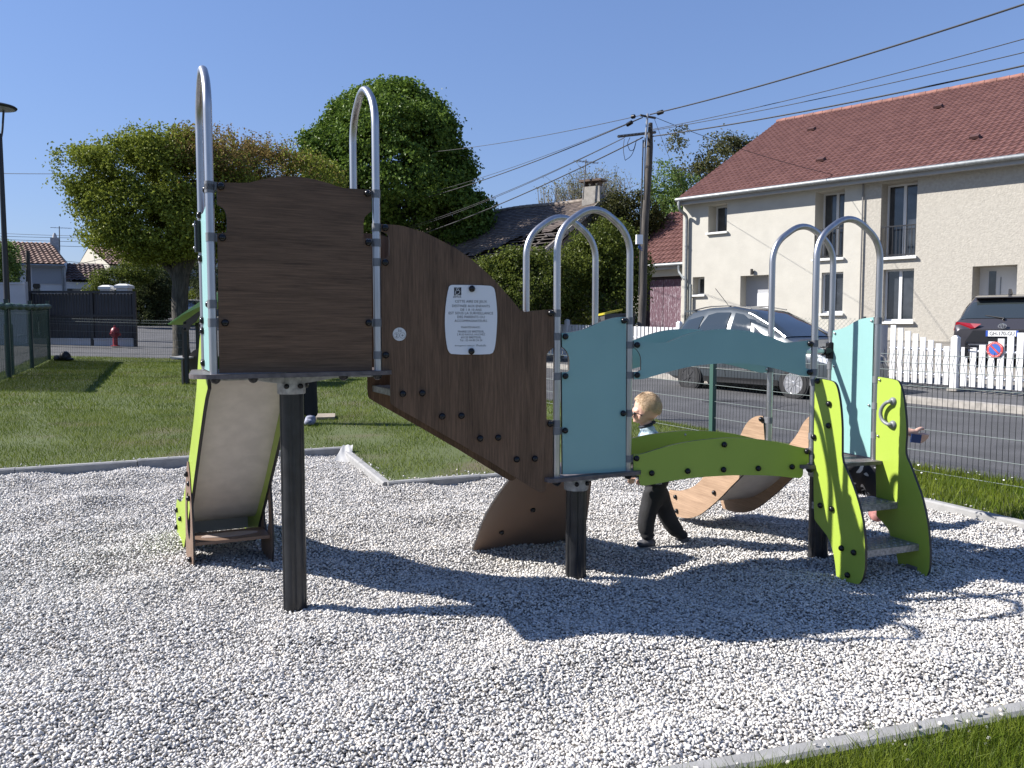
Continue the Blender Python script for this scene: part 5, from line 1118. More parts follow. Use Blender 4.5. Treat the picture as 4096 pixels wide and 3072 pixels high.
for k in range(28):
    t = 2*math.pi*k/28
    if math.sin(t) > .35 or math.sin(t) < -.35: q = c3 + sn*.009 + (ex_*math.cos(t) + np.array((0, 0, math.sin(t))))*RS*.86; mb.lathe([(.007, 0), (.007, .001)], q, sn, 6)
obj('rim_lettering', mb, WHITE, NP)
# chain-link fence in front of the house
CH = M('chain_link_wire', (.20, .24, .22), .5, .6); cn = 17.6
def chain(s0, s1, label):
    A, B = np.array(street_pt(s0, cn)), np.array(street_pt(s1, cn)); L_ = np.linalg.norm(B-A); d = np.array((*((B-A)/L_), 0)); zA, zB_ = float(yard_z(*A)) - .05, float(yard_z(*B)) - .05; H = 1.25; r_ = thing('chain_link_fence', (*A, zA), label, 'chain-link fence', 'chain-link fence before the cream house')
    mb = MB(); P_ = lambda a, h: np.array((*A, zA)) + d*a + (0, 0, h + (zB_-zA)*a/L_); st = .11; k = -int(H/st)
    def st_(a, b): mb.tube([a, b], .0032, 3, cap=False)
    while k*st < L_:
        for sg in (1, -1):
            a0, a1 = (k*st, k*st + H) if sg > 0 else (k*st + H, k*st); h0, h1 = 0, H; lo, hi = 0, L_
            t0, t1 = 0., 1.
            for t_ in ((lo - a0)/(a1 - a0), (hi - a0)/(a1 - a0)): pass
            ta, tb = sorted(((lo - a0)/(a1-a0), (hi - a0)/(a1-a0))); t0, t1 = max(0, ta), min(1, tb)
            if t1 > t0 + .01: st_(P_(a0 + (a1-a0)*t0, H*t0), P_(a0 + (a1-a0)*t1, H*t1))
        k += 1
    obj('wire_mesh', mb, CH, r_)
    nps = max(1, int(L_/2.2))
    for i in range(nps + 1): mb = MB(); mb.tube([P_(L_*i/nps, -.1), P_(L_*i/nps, H + .04)], .03, 6); obj('post', mb, M('dark_fence_post', (.03, .035, .035), .5), r_)
def s_at(px, n):
    k = (px - 2048)/F; ss = np.linspace(-45, 12, 4000); x, y = street_pt(ss, n); return float(ss[np.argmin(np.abs(x/np.maximum(y, .1) - k))])
chain(s_at(2738, cn), s_at(3455, cn), 'low chain-link fence seen over the roof of the grey hatchback')

# dark corrugated fence at the left, on a low plinth
KW = Wall((at(120, 1200, 30)[0], 30), (1, .012)); a0, a1 = KW.un(120, 1200)[0], KW.un(545, 1200)[0]; zt_, zp_, zb_ = KW.un(300, 1168)[1], KW.un(300, 1355)[1], KW.un(300, 1400)[1]
DF = thing('corrugated_fence', KW.P(a0, zb_ - .3), 'long dark grey corrugated fence on a low concrete plinth behind the hydrant', 'fence')
ANTH = M('anthracite_sheet', (.035, .036, .042), .45, .2, var=.2, vs=1.5); ANF = M('black_fence_frame', (.012, .012, .014), .4)
mid = KW.un(369, 1200)[0]
for x0, x1 in ((a0 + .06, mid - .04), (mid + .04, a1 - .06)):
    mb = MB(); n = int((x1 - x0)/.03); vs = []; 
    for k in range(n + 1):
        o = .022*(1 if (k % 4) < 2 else 0); vs += [KW.P(x0 + (x1-x0)*k/n, zp_, o), KW.P(x0 + (x1-x0)*k/n, zt_ - .05, o)]
    mb.add(vs, [(2*k, 2*k+2, 2*k+3, 2*k+1) for k in range(n)]); obj('corrugated_sheet', mb, ANTH, DF)
zm = KW.un(300, 1263)[1]
for q in ((a0, zb_ - .3, a0 + .08, zt_ + .02), (mid - .05, zb_ - .3, mid + .05, zt_ + .02), (a1 - .1, zb_ - .3, a1, zt_ + .02)): mb = MB(); bar(mb, KW, *q, .03, .1); obj('post', mb, ANF, DF)
for z in (zt_, zm): mb = MB(); bar(mb, KW, a0 + .08, z - .04, mid - .05, z + .04, .05, .06); bar(mb, KW, mid + .05, z - .04, a1 - .1, z + .04, .05, .06); obj('rail', mb, ANF, DF)
mb = MB(); bar(mb, KW, a0 + .09, zb_ - .3, mid - .06, zp_, .03, .14); bar(mb, KW, mid + .06, zb_ - .3, a1 - .11, zp_, .03, .14); bar(mb, KW, a0 + .09, zp_ - .03, mid - .06, zp_ + .02, .05, .16); bar(mb, KW, mid + .06, zp_ - .03, a1 - .11, zp_ + .02, .05, .16); obj('plinth', mb, CPM, DF)

# hydrant
c = at(462, 1386, 29.3); zh = at(462, 1302, 29.3)[2] - c[2]; HY = thing('fire_hydrant', c, 'red fire hydrant standing before the dark corrugated fence', 'fire hydrant'); HR = M('hydrant_red', (.20, .012, .02), .4, var=.1, vs=9)
mb = MB(); s_ = zh/.78; mb.lathe([(.16*s_, 0), (.16*s_, .03*s_), (.09*s_, .05*s_), (.085*s_, .34*s_), (.13*s_, .38*s_), (.14*s_, .50*s_), (.16*s_, .53*s_), (.155*s_, .57*s_), (.11*s_, .68*s_), (.04*s_, .72*s_), (.04*s_, .78*s_), (.001, .785*s_)], c, seg=18); obj('body', mb, HR, HY)
for dx, dy, r_ in ((.2, -.03, .06), (-.17, -.05, .05), (.02, -.2, .075)): mb = MB(); mb.cyl(np.array(c) + (0, 0, .46*s_), np.array(c) + (dx*s_, dy*s_, .45*s_), r_*s_, 12); obj('outlet', mb, HR, HY)

# street lamp
lx = at(30, 1240, 18); c = (lx[0], 18., float(lawn_z(lx[0], 18))); LM = thing('street_lamp', c, 'tall black street lamp with a flat disc head at the left edge', 'street lamp'); LK = M('lamp_black', (.010, .010, .012), .4); zt_ = at(18, 430, 18)[2]
mb = MB(); mb.tube([(c[0], 18, c[2] - .2), (c[0] + .0, 18, c[2] + 1.1), (c[0], 18, c[2] + 1.12), (c[0] - .01, 18, zt_ - .55)], [.085, .085, .062, .045], 14); obj('pole', mb, LK, LM)
mb = MB()
for k in range(3): a = 2.1*k + .4; mb.tube(fillet([(c[0] - .01, 18, zt_ - .75), (c[0] - .01 + .05*math.cos(a), 18 + .05*math.sin(a), zt_ - .5), (c[0] - .01 + .09*math.cos(a), 18 + .09*math.sin(a), zt_ - .05)], .1, 4), [.04] + [.022]*6 if False else .022, 8)
obj('bracket', mb, LK, LM)
hx = np.array((c[0] - .02, 18, zt_)); mb = MB(); mb.lathe([(.06, -.06), (.34, -.02), (.36, .01), (.33, .035), (.2, .07), (.05, .085), (.001, .086)], hx, seg=28); hd = obj('lamp_head', mb, LK, LM); mb = MB(); mb.lathe([(.30, -.016), (.31, -.03), (.06, -.066)], hx, seg=24); obj('diffuser', mb, M('lamp_glass', (.30, .31, .30), .3), hd)

# utility pole, its irons and the overhead cables
PB_ = at(2563, 1330, 24.5); PT_ = at(2601, 492, 24.5); UP = thing('utility_pole', (PB_[0], PB_[1], float(yard_z(PB_[0], 24.5))), 'leaning weathered wooden utility pole carrying many cables by the garage', 'utility pole')
PO = M('weathered_pole', (.075, .066, .058), .9, var=.55, vs=3, stretch=(14, 14, .6), bump=.6, bs=6)
b0 = PB_ + (PB_ - PT_)*.12; mb = MB(); n = 10; pp = [b0 + (PT_ - b0)*k/n + np.array((.02*math.sin(k*.9), 0, 0)) for k in range(n+1)]; mb.tube(pp, [.125 - .035*k/n for k in range(n)] + [.06], 14); obj('pole_shaft', mb, PO, UP)
IRON = M('pole_iron', (.045, .047, .05), .5, .5); CABLE = M('black_cable', (.014, .015, .018), .6)
Mt = at(2591, 455, 24.4); mb = MB(); mb.tube([at(2579, 590, 24.38), Mt], .03, 8); obj('mast', mb, M('galvanised_tube', (.35, .36, .37), .4, .6), UP)
def iron(p, q, th=.05):
    p, q = np.array(p), np.array(q); mb = MB(); mb.tube([p, q], th, 4)
    return obj('cross_arm', mb, IRON, UP)
iron(at(2561, 461, 24.3), at(2622, 472, 24.6), .035); iron(at(2472, 546, 23.9), at(2622, 529, 24.8), .04)
mb = MB()
for k in range(9): p = at(2480 + 14*k, 543 - 1.6*k, 23.85 + .06*k); mb.lathe([(.018, 0), (.018, .02)], p, (0, -1, 0), 6)
obj('arm_bolt_row', mb, ZINC, UP)
mb = MB(); mb.tube([at(2573, 560, 24.3), at(2566, 800, 24.3), at(2556, 1180, 24.3)], .022, 6); mb.tube([at(2582, 560, 24.28), at(2576, 800, 24.28)], .018, 6); obj('pole_cable', mb, CABLE, UP)
mb = MB(); c = at(2557, 958, 24.2); mb.rbox(c, (.20, .12, .27), .025, .1); jb = obj('junction_box', mb, M('white_plastic_box', (.75, .76, .77), .4), UP); mb = MB()
for k in range(3): mb.tube(fillet([c + (.0, 0, -.13), c + (.03 - .03*k, 0, -.24), c + (.10, .05, -.20 - .06*k)], .04, 3), .012, 5)
obj('blue_leads', mb, M('blue_lead', (.03, .09, .28), .5), jb)
mb = MB()
for q in (((2497,556),(2492,600),(2500,640),(2503,642)), ((2520,550),(2508,575),(2520,605),(2535,600),(2543,570),(2548,556)), ((2503,640),(2525,625),(2540,590),(2545,560))): mb.tube(fillet([at(x, y, 24.1) for x, y in q], .3, 4), .009, 5)
obj('loose_wire', mb, CABLE, UP)
CBL = {}
def cable(pts, r, label, sag=0., n=24, ins=None):
    P_ = [at(*p) for p in pts]; mb = MB(); line = []
    if len(P_) == 2:
        for k in range(n+1): t = k/n; line.append(P_[0]*(1-t) + P_[1]*t - np.array((0, 0, sag*4*t*(1-t))))
    else: line = fillet(P_, 6, 6)
    mb.tube(line, r, 6)
    o = thing('overhead_cable', P_[0], label, 'cable', 'overhead cables') if ins else None
    if not ins: return solo('overhead_cable', mb, CABLE, P_[0], label, 'cable', 'overhead cables')
    obj('wire', mb, CABLE, o); a = at(*ins[0]); b = at(*ins[1]); mb = MB(); mb.lathe([(.02, 0), (.06, .03), (.06, np.linalg.norm(b-a) - .03), (.02, np.linalg.norm(b-a))], a, b - a, 10); obj('insulator', mb, DARK, o); return o
cable([(2600,458,24.4), (4500,-118,12.5)], .018, 'thick uppermost cable rising to the top right from the pole', .12, ins=((2629,454,24.2),(2653,446,24.0)))
cable([(2596,520,24.5), (4500,42,13.5)], .009, 'second highest thin cable running right from the pole', .12)
cable([(2596,524,24.5), (4500,112,13.5)], .009, 'third thin cable running right from the pole', .10)
cable([(2604,546,24.5), (4500,170,13.5)], .017, 'lowest thick cable running right across the red roof', .12)
cable([(2622,470,24.5), (3412,716,27.3)], .008, 'thin service wire dropping from the pole to the eaves of the cream house', .15)
cable([(2618,478,24.4), (2722,742,30)], .006, 'thin stay wire slanting down from the pole to the garage side', .02)
cable([(2560,462,24.4), (1500,622,42)], .010, 'highest thin cable running left from the pole into the maple', .25, ins=((2524,468,24.5),(2542,465,24.4)))
cable([(2562,472,24.4), (1500,818,42)], .008, 'thin cable running left, just above the insulated thick one', .3)
cable([(2570,470,24.4), (1500,838,42)], .016, 'thick cable with a black insulator running left from the pole top', .3, ins=((2506,501,24.8),(2530,487,24.6)))
cable([(2500,549,24.1), (1500,943,42)], .009, 'upper one of the two close thin cables leaving the lower cross arm', .3)
cable([(2496,552,24.1), (1500,952,42)], .009, 'lower one of the two close thin cables leaving the lower cross arm', .3)
cable([(2572,549,24.3), (1500,992,42)], .018, 'lowest thick cable running left past the barn chimney', .3)
cable([(-120,692,45), (1300,660,45)], .016, 'single cable behind the street lamp and the clipped tree', .2)
for (p, q, l) in (((-100,928,62),(760,944,62),'highest cable over the far white house'), ((-100,940,62),(760,948,62),'second cable over the far white house'), ((-100,952,62),(760,966,62),'third cable over the far white house'), ((240,984,58),(760,972,62),'cable from the chimney of the far white house'), ((120,1030,58),(760,1072,62),'low cable over the dark extension roof'), ((272,1064,49),(700,950,60),'wire slanting up from the extension roof into the clipped tree')): cable([p, q], .016, l, .15)
# two short wooden poles at the left
for (px, y0, y1, Y, l) in ((115, 1003, 1180, 40, 'short wooden pole in front of the grey-clad house wall'), (495, 1060, 1180, 44, 'dark pole among the shrubs by the gate pillars')):
    b, t = at(px, y1, Y), at(px - 4, y0, Y); mb = MB(); mb.tube([(b[0], Y, .4), tuple(b), tuple(t)], [.13, .12, .09], 10); solo('wooden_pole', mb, PO, (b[0], Y, .4), l, 'pole')
# ------------------------------------------------------------------ trees and shrubs
def snoise(p, k, seed):
    r = np.random.default_rng(seed); o = np.zeros(len(p))
    for _ in range(7): d = r.normal(0, 1, 3); d /= np.linalg.norm(d); o += np.sin(p @ d*k*r.uniform(.6, 1.7) + r.uniform(0, 6.28))
    return o/7
def leaves(P_, Nr, size, rng, asp=.62, up=.25):
    n = len(P_); d = Nr*.75 + rng.normal(0, .75, (n, 3)) + (0, 0, up); d /= np.linalg.norm(d, axis=1)[:, None]
    t = np.cross(d, rng.normal(0, 1, (n, 3))); t /= np.linalg.norm(t, axis=1)[:, None]; b = np.cross(d, t); s = size*rng.uniform(.6, 1.25, n)[:, None]; fold = d*s*.18
    v = np.stack([P_ - t*s*.5, P_ + b*s*asp*.5 + fold, P_ + t*s*.5 - d*s*.12, P_ - b*s*asp*.5 + fold], 1).reshape(-1, 3)
    f = (np.arange(n)*4)[:, None] + np.array([0, 1, 2, 3]); return v, f, np.repeat(rng.uniform(0, 1, n), 4)
def blob(c, rad, n, rng, p=2., amp=.12, k=2., seed=1, depth=.28, gap=None, clus=None):
    if clus: n = max(8, int(n/clus[0]))
    d = rng.normal(0, 1, (n, 3)); d /= np.linalg.norm(d, axis=1)[:, None]; rad = np.array(rad)
    r = 1/((np.abs(d/rad)**p).sum(1)**(1/p)); q = d*r[:, None]; q = q*(1 + amp*snoise(q, k, seed)*2)[:, None]
    w_ = 1 - np.abs(rng.normal(0, depth, n)); w_ = np.clip(w_, .05, 1) + (rng.uniform(0, 1, n) < .08)*rng.uniform(0, .05, n); P_ = np.array(c) + q*w_[:, None]
    nr = d/rad; nr /= np.linalg.norm(nr, axis=1)[:, None]
    if gap is not None: kk = snoise(P_, gap[0], seed + 9) > gap[1]; P_, nr = P_[kk], nr[kk]
    if clus:   # twigs: leaves gathered in clumps that hang a little
        m = clus[0]; P_ = np.repeat(P_, m, 0); nr = np.repeat(nr, m, 0); o = rng.normal(0, clus[1], P_.shape)*(1, 1, .7); o = o*np.repeat(rng.uniform(.55, 1.3, len(P_)//m), m)[:, None]; P_ = P_ + o; nr = nr*.6 + o/clus[1]*.45 + (0, 0, .25)
    return P_, nr
def crown(name, parts_, size, mat, parent, rng, asp=.62):
    V, Fa, Rn, o = [], [], [], 0
    for P_, nr in parts_:
        v, f, r = leaves(P_, nr, size, rng, asp); V.append(v); Fa.append(f + o); Rn.append(r); o += len(v)
    return np_mesh(name, np.vstack(V) - np.array(root_of(parent).location), np.vstack(Fa), mat, rnd=np.concatenate(Rn), parent=parent, world=False)
BARK = M('bark', (.075, .068, .056), .95, var=.45, vs=7, stretch=(3, 3, .6), bump=.9, bs=14, bd=.04)
def px_lobe(px, py, rx, ry, Y, dy=None): c = at(px, py, Y); k = Y/F; return c, (rx*k, (dy if dy else (rx+ry)/2*k), ry*k)
rgt = np.random.default_rng(42)
# clipped lime tree with the visible trunk
PLM = leaf_mat('clipped_lime_leaves', (.060, .085, .010), (.30, .34, .055), .28, .9); BRL = leaf_mat('bronze_young_leaves', (.12, .085, .03), (.28, .20, .07), .35, 1.1)
tb = at(728, 1462, 24.2); T1T = thing('clipped_tree', (tb[0], 24.2, pz(tb[0], 24.2)), 'broad clipped tree with a thick forked trunk and green leaves bronzing at the top', 'tree')
mb = MB(); J = lambda x, y, Y=24.2: at(x, y, Y); mb.tube(fillet([J(728, 1500), J(726, 1400), J(718, 1200), J(725, 1090), J(735, 1030), J(745, 900)], 1, 4), [.34, .30] + [.25]*2 + list(np.linspace(.25, .10, 40))[:0] if False else .23, 14)
mb.tube([J(728, 1500), J(727, 1440), J(724, 1380)], [.36, .29, .225], 14)
for q, r_ in (((( 715,1150),(690,1080),(640,1045),(560,960)), .13), (((720,1130),(700,1040),(690,960),(660,840)), .15), (((735,1110),(770,1030),(800,960),(830,860)), .14), (((735,1000),(720,900),(710,780)), .10), (((640,1045),(560,1010),(450,930)), .07), (((745,950),(760,840),(775,720)), .08)):
    pts = fillet([J(*p) for p in q], .6, 4); mb.tube(pts, list(np.linspace(r_, r_*.4, len(pts))), 8)
obj('trunk', mb, BARK, T1T)
L_ = []
for (px, py, rx, ry, n, dy) in ((850, 830, 140, 190, 14000, 1.6), (715, 800, 330, 220, 54000, 1.6), (490, 800, 150, 190, 18000, 1.4), (740, 610, 240, 72, 9000, 1.5), (610, 950, 205, 95, 12000, 1.4), (365, 690, 95, 85, 6000, 1.2)):
    c, rd = px_lobe(px, py, rx, ry, 24.3, dy); L_.append(blob(c, rd, n, rgt, 4.6, .05, 1.5, 3, .13, (5.5, -.17), (9, .11)))
sp_ = []   # shoots standing up from the clipped top
for k in range(130): x = rgt.uniform(330, 950); y = np.interp(x, [250, 420, 520, 700, 900], [640, 610, 565, 540, 552]); c = at(x, y, 24.3 + rgt.uniform(-1.1, 1.1)); h = rgt.uniform(.1, .42); m_ = int(5 + h*14); q = c + np.column_stack([np.linspace(0, rgt.normal(0, .12), m_), np.zeros(m_), np.linspace(-.1, h, m_)]) + rgt.normal(0, .035, (m_, 3)); sp_.append((q, np.tile((0, 0, 1.), (m_, 1))))
L_ += sp_
allP = np.vstack([a for a, b in L_]); allN = np.vstack([b for a, b in L_]); u_ = 2048 + F*allP[:, 0]/allP[:, 1]; v_ = 1311 - F*(allP[:, 2] - 1.4)/allP[:, 1]
br = (rgt.uniform(0, 1, len(u_)) < np.clip((u_ - 680)/160, 0, .85)*np.clip((790 - v_)/180, 0, 1)); ok = allP[:, 1] > 21.6
crown('foliage', [(allP[~br & ok], allN[~br & ok])], .095, PLM, T1T, rgt); crown('bronze_foliage', [(allP[br & ok], allN[br & ok])], .085, BRL, T1T, rgt)
# its bronze neighbour behind the tower
tb = at(1130, 1440, 26.5); T2T = thing('clipped_tree', (tb[0], 26.5, pz(tb[0], 26.5)), 'bronze-leaved clipped tree showing above the tall brown board', 'tree')
mb = MB(); mb.tube([at(1130, 1500, 26.5), at(1128, 1300, 26.5), at(1125, 1080, 26.5), at(1120, 850, 26.5)], [.3, .24, .2, .1], 12)
for q in ((1000, 800), (1250, 820), (1060, 720), (1190, 720)): mb.tube([at(1126, 1060, 26.5), at((1126 + q[0])/2, 920, 26.5), at(*q, 26.5)], [.12, .09, .04], 7)
obj('trunk', mb, BARK, T2T); L_ = []
for (px, py, rx, ry, n) in ((1100, 810, 275, 190, 28000), (1000, 660, 190, 65, 8000), (1280, 850, 105, 120, 8000)):
    c, rd = px_lobe(px, py, rx, ry, 26.5, 2.0); L_.append(blob(c, rd, n, rgt, 3.4, .07, 1.6, 13, .13, (5.5, -.18), (9, .11)))
for k in range(110): x = rgt.uniform(860, 1370); y = np.interp(x, [850, 1000, 1200, 1390], [572, 578, 620, 730]); c = at(x, y, 26.5 + rgt.uniform(-1.2, 1.2)); h = rgt.uniform(.1, .5); m_ = int(4 + h*13); L_.append((c + np.column_stack([np.linspace(0, rgt.normal(0, .15), m_), np.zeros(m_), np.linspace(-.1, h, m_)]) + rgt.normal(0, .035, (m_, 3)), np.tile((0, 0, 1.), (m_, 1))))
allP = np.vstack([a for a, b in L_]); allN = np.vstack([b for a, b in L_]); u_ = 2048 + F*allP[:, 0]/allP[:, 1]; gr = rgt.uniform(0, 1, len(u_)) < np.clip((u_ - 1050)/300, .08, .85)
crown('foliage', [(allP[gr], allN[gr])], .095, PLM, T2T, rgt); crown('bronze_foliage', [(allP[~gr], allN[~gr])], .085, BRL, T2T, rgt)
# big dark maple
MAP = leaf_mat('maple_leaves', (.032, .070, .010), (.165, .245, .040), .28, .5)
tb = at(1590, 1300, 40); MT_ = thing('maple_tree', (tb[0], 40, .8), 'large round dark green maple in front of the barn', 'tree'); mb = MB(); J = lambda x, y, Y=40: at(x, y, Y)
mb.tube([(tb[0], 40, .5), J(1590, 1150), J(1590, 950), J(1585, 700)], [.45, .38, .3, .12], 12)
for q in ((1400, 650), (1760, 700), (1480, 480), (1690, 500), (1330, 800), (1850, 860)): mb.tube([J(1590, 980), J((1590 + q[0])/2, (960 + q[1])/2 + 20), J(*q)], [.18, .13, .05], 7)
obj('trunk', mb, BARK, MT_); L_ = []
for i, (px, py, rx, ry, n) in enumerate(((1560,640,270,260,16000),(1590,475,190,118,9000),(1420,520,135,120,6500),(1330,640,105,130,5500),(1720,560,115,140,6500),(1760,720,130,140,6500),(1830,860,130,115,6000),(1400,790,150,130,6000),(1620,850,240,170,9000),(1900,920,75,80,2600),(1480,425,90,70,2500),(1690,460,80,80,2500),(1270,580,55,60,1500),(1850,640,50,60,1100))):
    c, rd = px_lobe(px, py, rx, ry, 40 + (i % 3 - 1)*1.1); L_.append(blob(c, rd, int(n*1.7), rgt, 2.1, .20, 2.2, 20 + i, .13, (3.0, -.18), (16, .20)))
crown('foliage', L_, .165, MAP, MT_, rgt, .85)
# bright hedge bushes before the barn
HG = leaf_mat('hedge_leaves', (.035, .058, .008), (.16, .19, .035), .35, .7)
def bush(name, label, lobes, Y, size, mat, cat, seed, base=None, group=None, p=2.3, amp=.16, gap=(4.2, -.20), depth=.16, stem=True, asp=.62):
    b = at(lobes[0][0], 1300, Y); gz = base if base is not None else float(yard_z(b[0], Y)); r_ = thing(name, (b[0], Y, gz), label, cat, group); rg_ = np.random.default_rng(seed); L2 = []
    for i, (px, py, rx, ry, n) in enumerate(lobes): c, rd = px_lobe(px, py, rx, ry, Y + rg_.uniform(-.5, .5)); L2.append(blob(c, rd, int(n*1.6), rg_, p, amp, 1.8, seed + i, depth, gap, (11, size*1.0)))
    crown('foliage', L2, size*.8, mat, r_, rg_, asp)
    if stem:
        mb = MB()
        for i, (px, py, rx, ry, n) in enumerate(lobes[:5]): mb.tube([(b[0] + .15*(i-2), Y, gz - .2), tuple((np.array((b[0], Y, gz)) + at(px, py, Y))/2 + (0, 0, .2)), tuple(at(px, py, Y))], [.10, .07, .03], 6)
        obj('stems', mb, BARK, r_)
    return r_
bush('tall_bush', 'tall bright green bush in front of the barn chimney', [(2420,1020,140,150,6500),(2400,1180,190,160,8000),(2330,1060,100,110,3500),(2500,1090,90,120,3500)], 26.5, .13, HG, 'bush', 51)
bush('hedge_bush', 'wide green hedge bush between the maple and the tall bush', [(2080,1170,190,150,8500),(1960,1130,110,110,4500),(2210,1150,110,150,4500),(2060,1050,80,60,1800)], 26, .125, HG, 'bush', 61)
IVY = leaf_mat('ivy_leaves', (.018, .022, .006), (.065, .068, .018), .15, .6)
bush('ivy_mound', 'dark ivy-covered mound to the right of the barn chimney', [(2530,880,110,115,5500),(2450,900,70,100,2600),(2470,960,90,90,3000),(2620,980,90,110,3500),(2560,1060,120,130,4500),(2690,1060,60,70,1500)], 35.6, .15, IVY, 'bush', 71)
SPR = leaf_mat('spring_leaves', (.06, .105, .022), (.19, .27, .075), .4, .6)
bush('slender_tree', 'slender light green tree behind the utility pole', [(2660,760,55,95,1500),(2690,860,70,110,2200),(2640,900,50,80,1200),(2750,790,40,90,1100),(2740,900,60,80,1300)], 45, .20, SPR, 'tree', 81, gap=(1.7, -.12), amp=.3)
TWG = leaf_mat('bronze_spring_leaves', (.055, .062, .022), (.15, .15, .06), .35, .6)
bush('spreading_tree', 'open-crowned olive green tree rising behind the red roof', [(2880,640,110,85,1800),(2790,640,70,60,900),(2960,600,70,60,900),(2830,740,100,70,1500),(2760,720,60,60,800),(2900,570,50,45,500),(2700,560,40,50,260),(3010,560,40,40,300)], 54, .24, TWG, 'tree', 91, gap=(1.5, -.02), amp=.4, depth=.3)
mb = MB(); b_ = at(2820, 1100, 53.9); rgl = np.random.default_rng(8)
# bare twiggy tree far behind the barn
wb_ = at(2370, 1050, 58); WT = thing('bare_tree', (wb_[0], 58, 1.2), 'pale bare-twigged tree far behind the barn chimney', 'tree'); mb = MB(); mt_ = MB()
mb.tube([(wb_[0], 58, .8), tuple(at(2372, 980, 58)), tuple(at(2375, 880, 58))], [.35, .3, .22], 8); tips = []
for k in range(150):
    a = rgl.uniform(-1, 1); x = 2372 + 170*a + rgl.normal(0, 15); y = 690 + 70*abs(a)**1.5 + rgl.uniform(-25, 90); s0 = at(2372 + 40*a, rgl.uniform(860, 960), 58 + rgl.uniform(-2, 2)); e = at(x, y, 58 + rgl.uniform(-3, 3)); m_ = (s0 + e)/2 + (rgl.normal(0, .2) + .5*a, 0, -.2)
    mt_.tube(fillet([s0, m_, e], 2, 4), list(np.linspace(.045, .012, 7)), 4, cap=False)
    for q in range(3): t = rgl.uniform(.45, .95); b2 = s0*(1-t) + e*t; e2 = b2 + np.array((rgl.normal(0, .4), rgl.normal(0, .3), rgl.uniform(.3, 1.1))); mt_.tube([b2, e2], [.016, .008], 3, cap=False); tips.append(e2); tips.append((b2 + e2)/2)
    tips.append(e)
obj('trunk', mb, BARK, WT); obj('twigs', mt_, M('pale_twigs', (.16, .145, .12), .9), WT)
tp = np.array(tips); tp = np.vstack([tp + rgl.normal(0, .12, tp.shape) for _ in range(3)]); crown('foliage', [(tp, np.tile((0, 0, 1.), (len(tp), 1)))], .14, leaf_mat('opening_buds', (.13, .13, .06), (.24, .24, .13), .4), WT, rgl)
sm = [(2200 + rgl.uniform(-50, 60), 775 + rgl.uniform(-25, 40)) for k in range(60)]
w2 = at(2200, 1000, 60); W2T = thing('bare_tree', (w2[0], 60, 1.2), 'small bare sapling over the barn ridge, left of the bigger twiggy tree', 'tree'); mt_ = MB(); tips = []
for x, y in sm: s0 = at(2200 + (x-2200)*.3, 900, 60); e = at(x, y, 60 + rgl.uniform(-1, 1)); mt_.tube(fillet([s0, (s0+e)/2 + ((x-2200)*.004, 0, 0), e], 2, 3), list(np.linspace(.04, .01, 6)), 4, cap=False); tips.append(e)
mt_.tube([(w2[0], 60, .8), tuple(at(2200, 890, 60))], [.15, .1], 6); obj('branches', mt_, MATS['pale_twigs'], W2T); tp = np.array(tips); tp = np.vstack([tp + rgl.normal(0, .15, tp.shape) for _ in range(4)]); crown('foliage', [(tp, np.tile((0, 0, 1.), (len(tp), 1)))], .14, MATS['opening_buds'], W2T, rgl)
# left side: ivy hedge, shrubs, tree at the edge
IVG = leaf_mat('grey_green_hedge', (.030, .042, .014), (.115, .135, .055), .25, .8)
bush('ivy_hedge', 'big grey-green ivy hedge at the street corner beside the black car', [(610,1180,75,90,5500),(560,1250,70,110,5000),(660,1130,60,60,2500),(580,1140,70,50,2500),(630,1270,40,60,1500)], 47, .17, IVG, 'hedge', 101, base=1.0)
bush('low_shrub', 'green shrub spreading behind the white gate pillars', [(470,1120,90,45,3500),(560,1080,70,50,2500),(400,1150,50,30,1400)], 44, .15, HG, 'bush', 111, base=.9)
bush('edge_tree', 'green tree cut off by the left edge behind the lamp post', [(-10,1090,70,110,4000),(20,1020,40,60,1500),(-40,1180,70,80,2500)], 39, .16, SPR, 'tree', 121, base=.8)
bush('yellow_green_hedge', 'low yellow-green hedge right of the thick trunk', [(790,1195,70,28,2500),(860,1190,60,28,1500)], 57, .16, leaf_mat('yellow_green_leaves', (.07, .09, .012), (.20, .23, .04), .35), 'hedge', 131, base=1.2)
bush('trunk_shrub', 'leafy shrub below the clipped crown right of its trunk', [(790,1090,55,60,2200),(840,1130,60,60,2000)], 50, .17, IVG, 'bush', 141, base=1.2)
# weeds and daisies
DA = M('daisy_white', (.75, .75, .72), .7); mb = MB(); rgl = np.random.default_rng(77)
for k in range(30):
    t = rgl.uniform(0, 1); p = np.array((3.5, 7.9))*(1-t) + np.array((4.6, 6.2))*t + rgl.normal(0, .10, 2); z = pz(*p) + rgl.uniform(.05, .12); mb.lathe([(.006, 0), (.008, .003), (.002, .004)], (*p, z), (rgl.normal(0, .4), rgl.normal(0, .4), 1), 6); 
obj('daisies', mb, DA, kind='stuff', label='small white daisies in the grass under the right fence', cat='flowers')
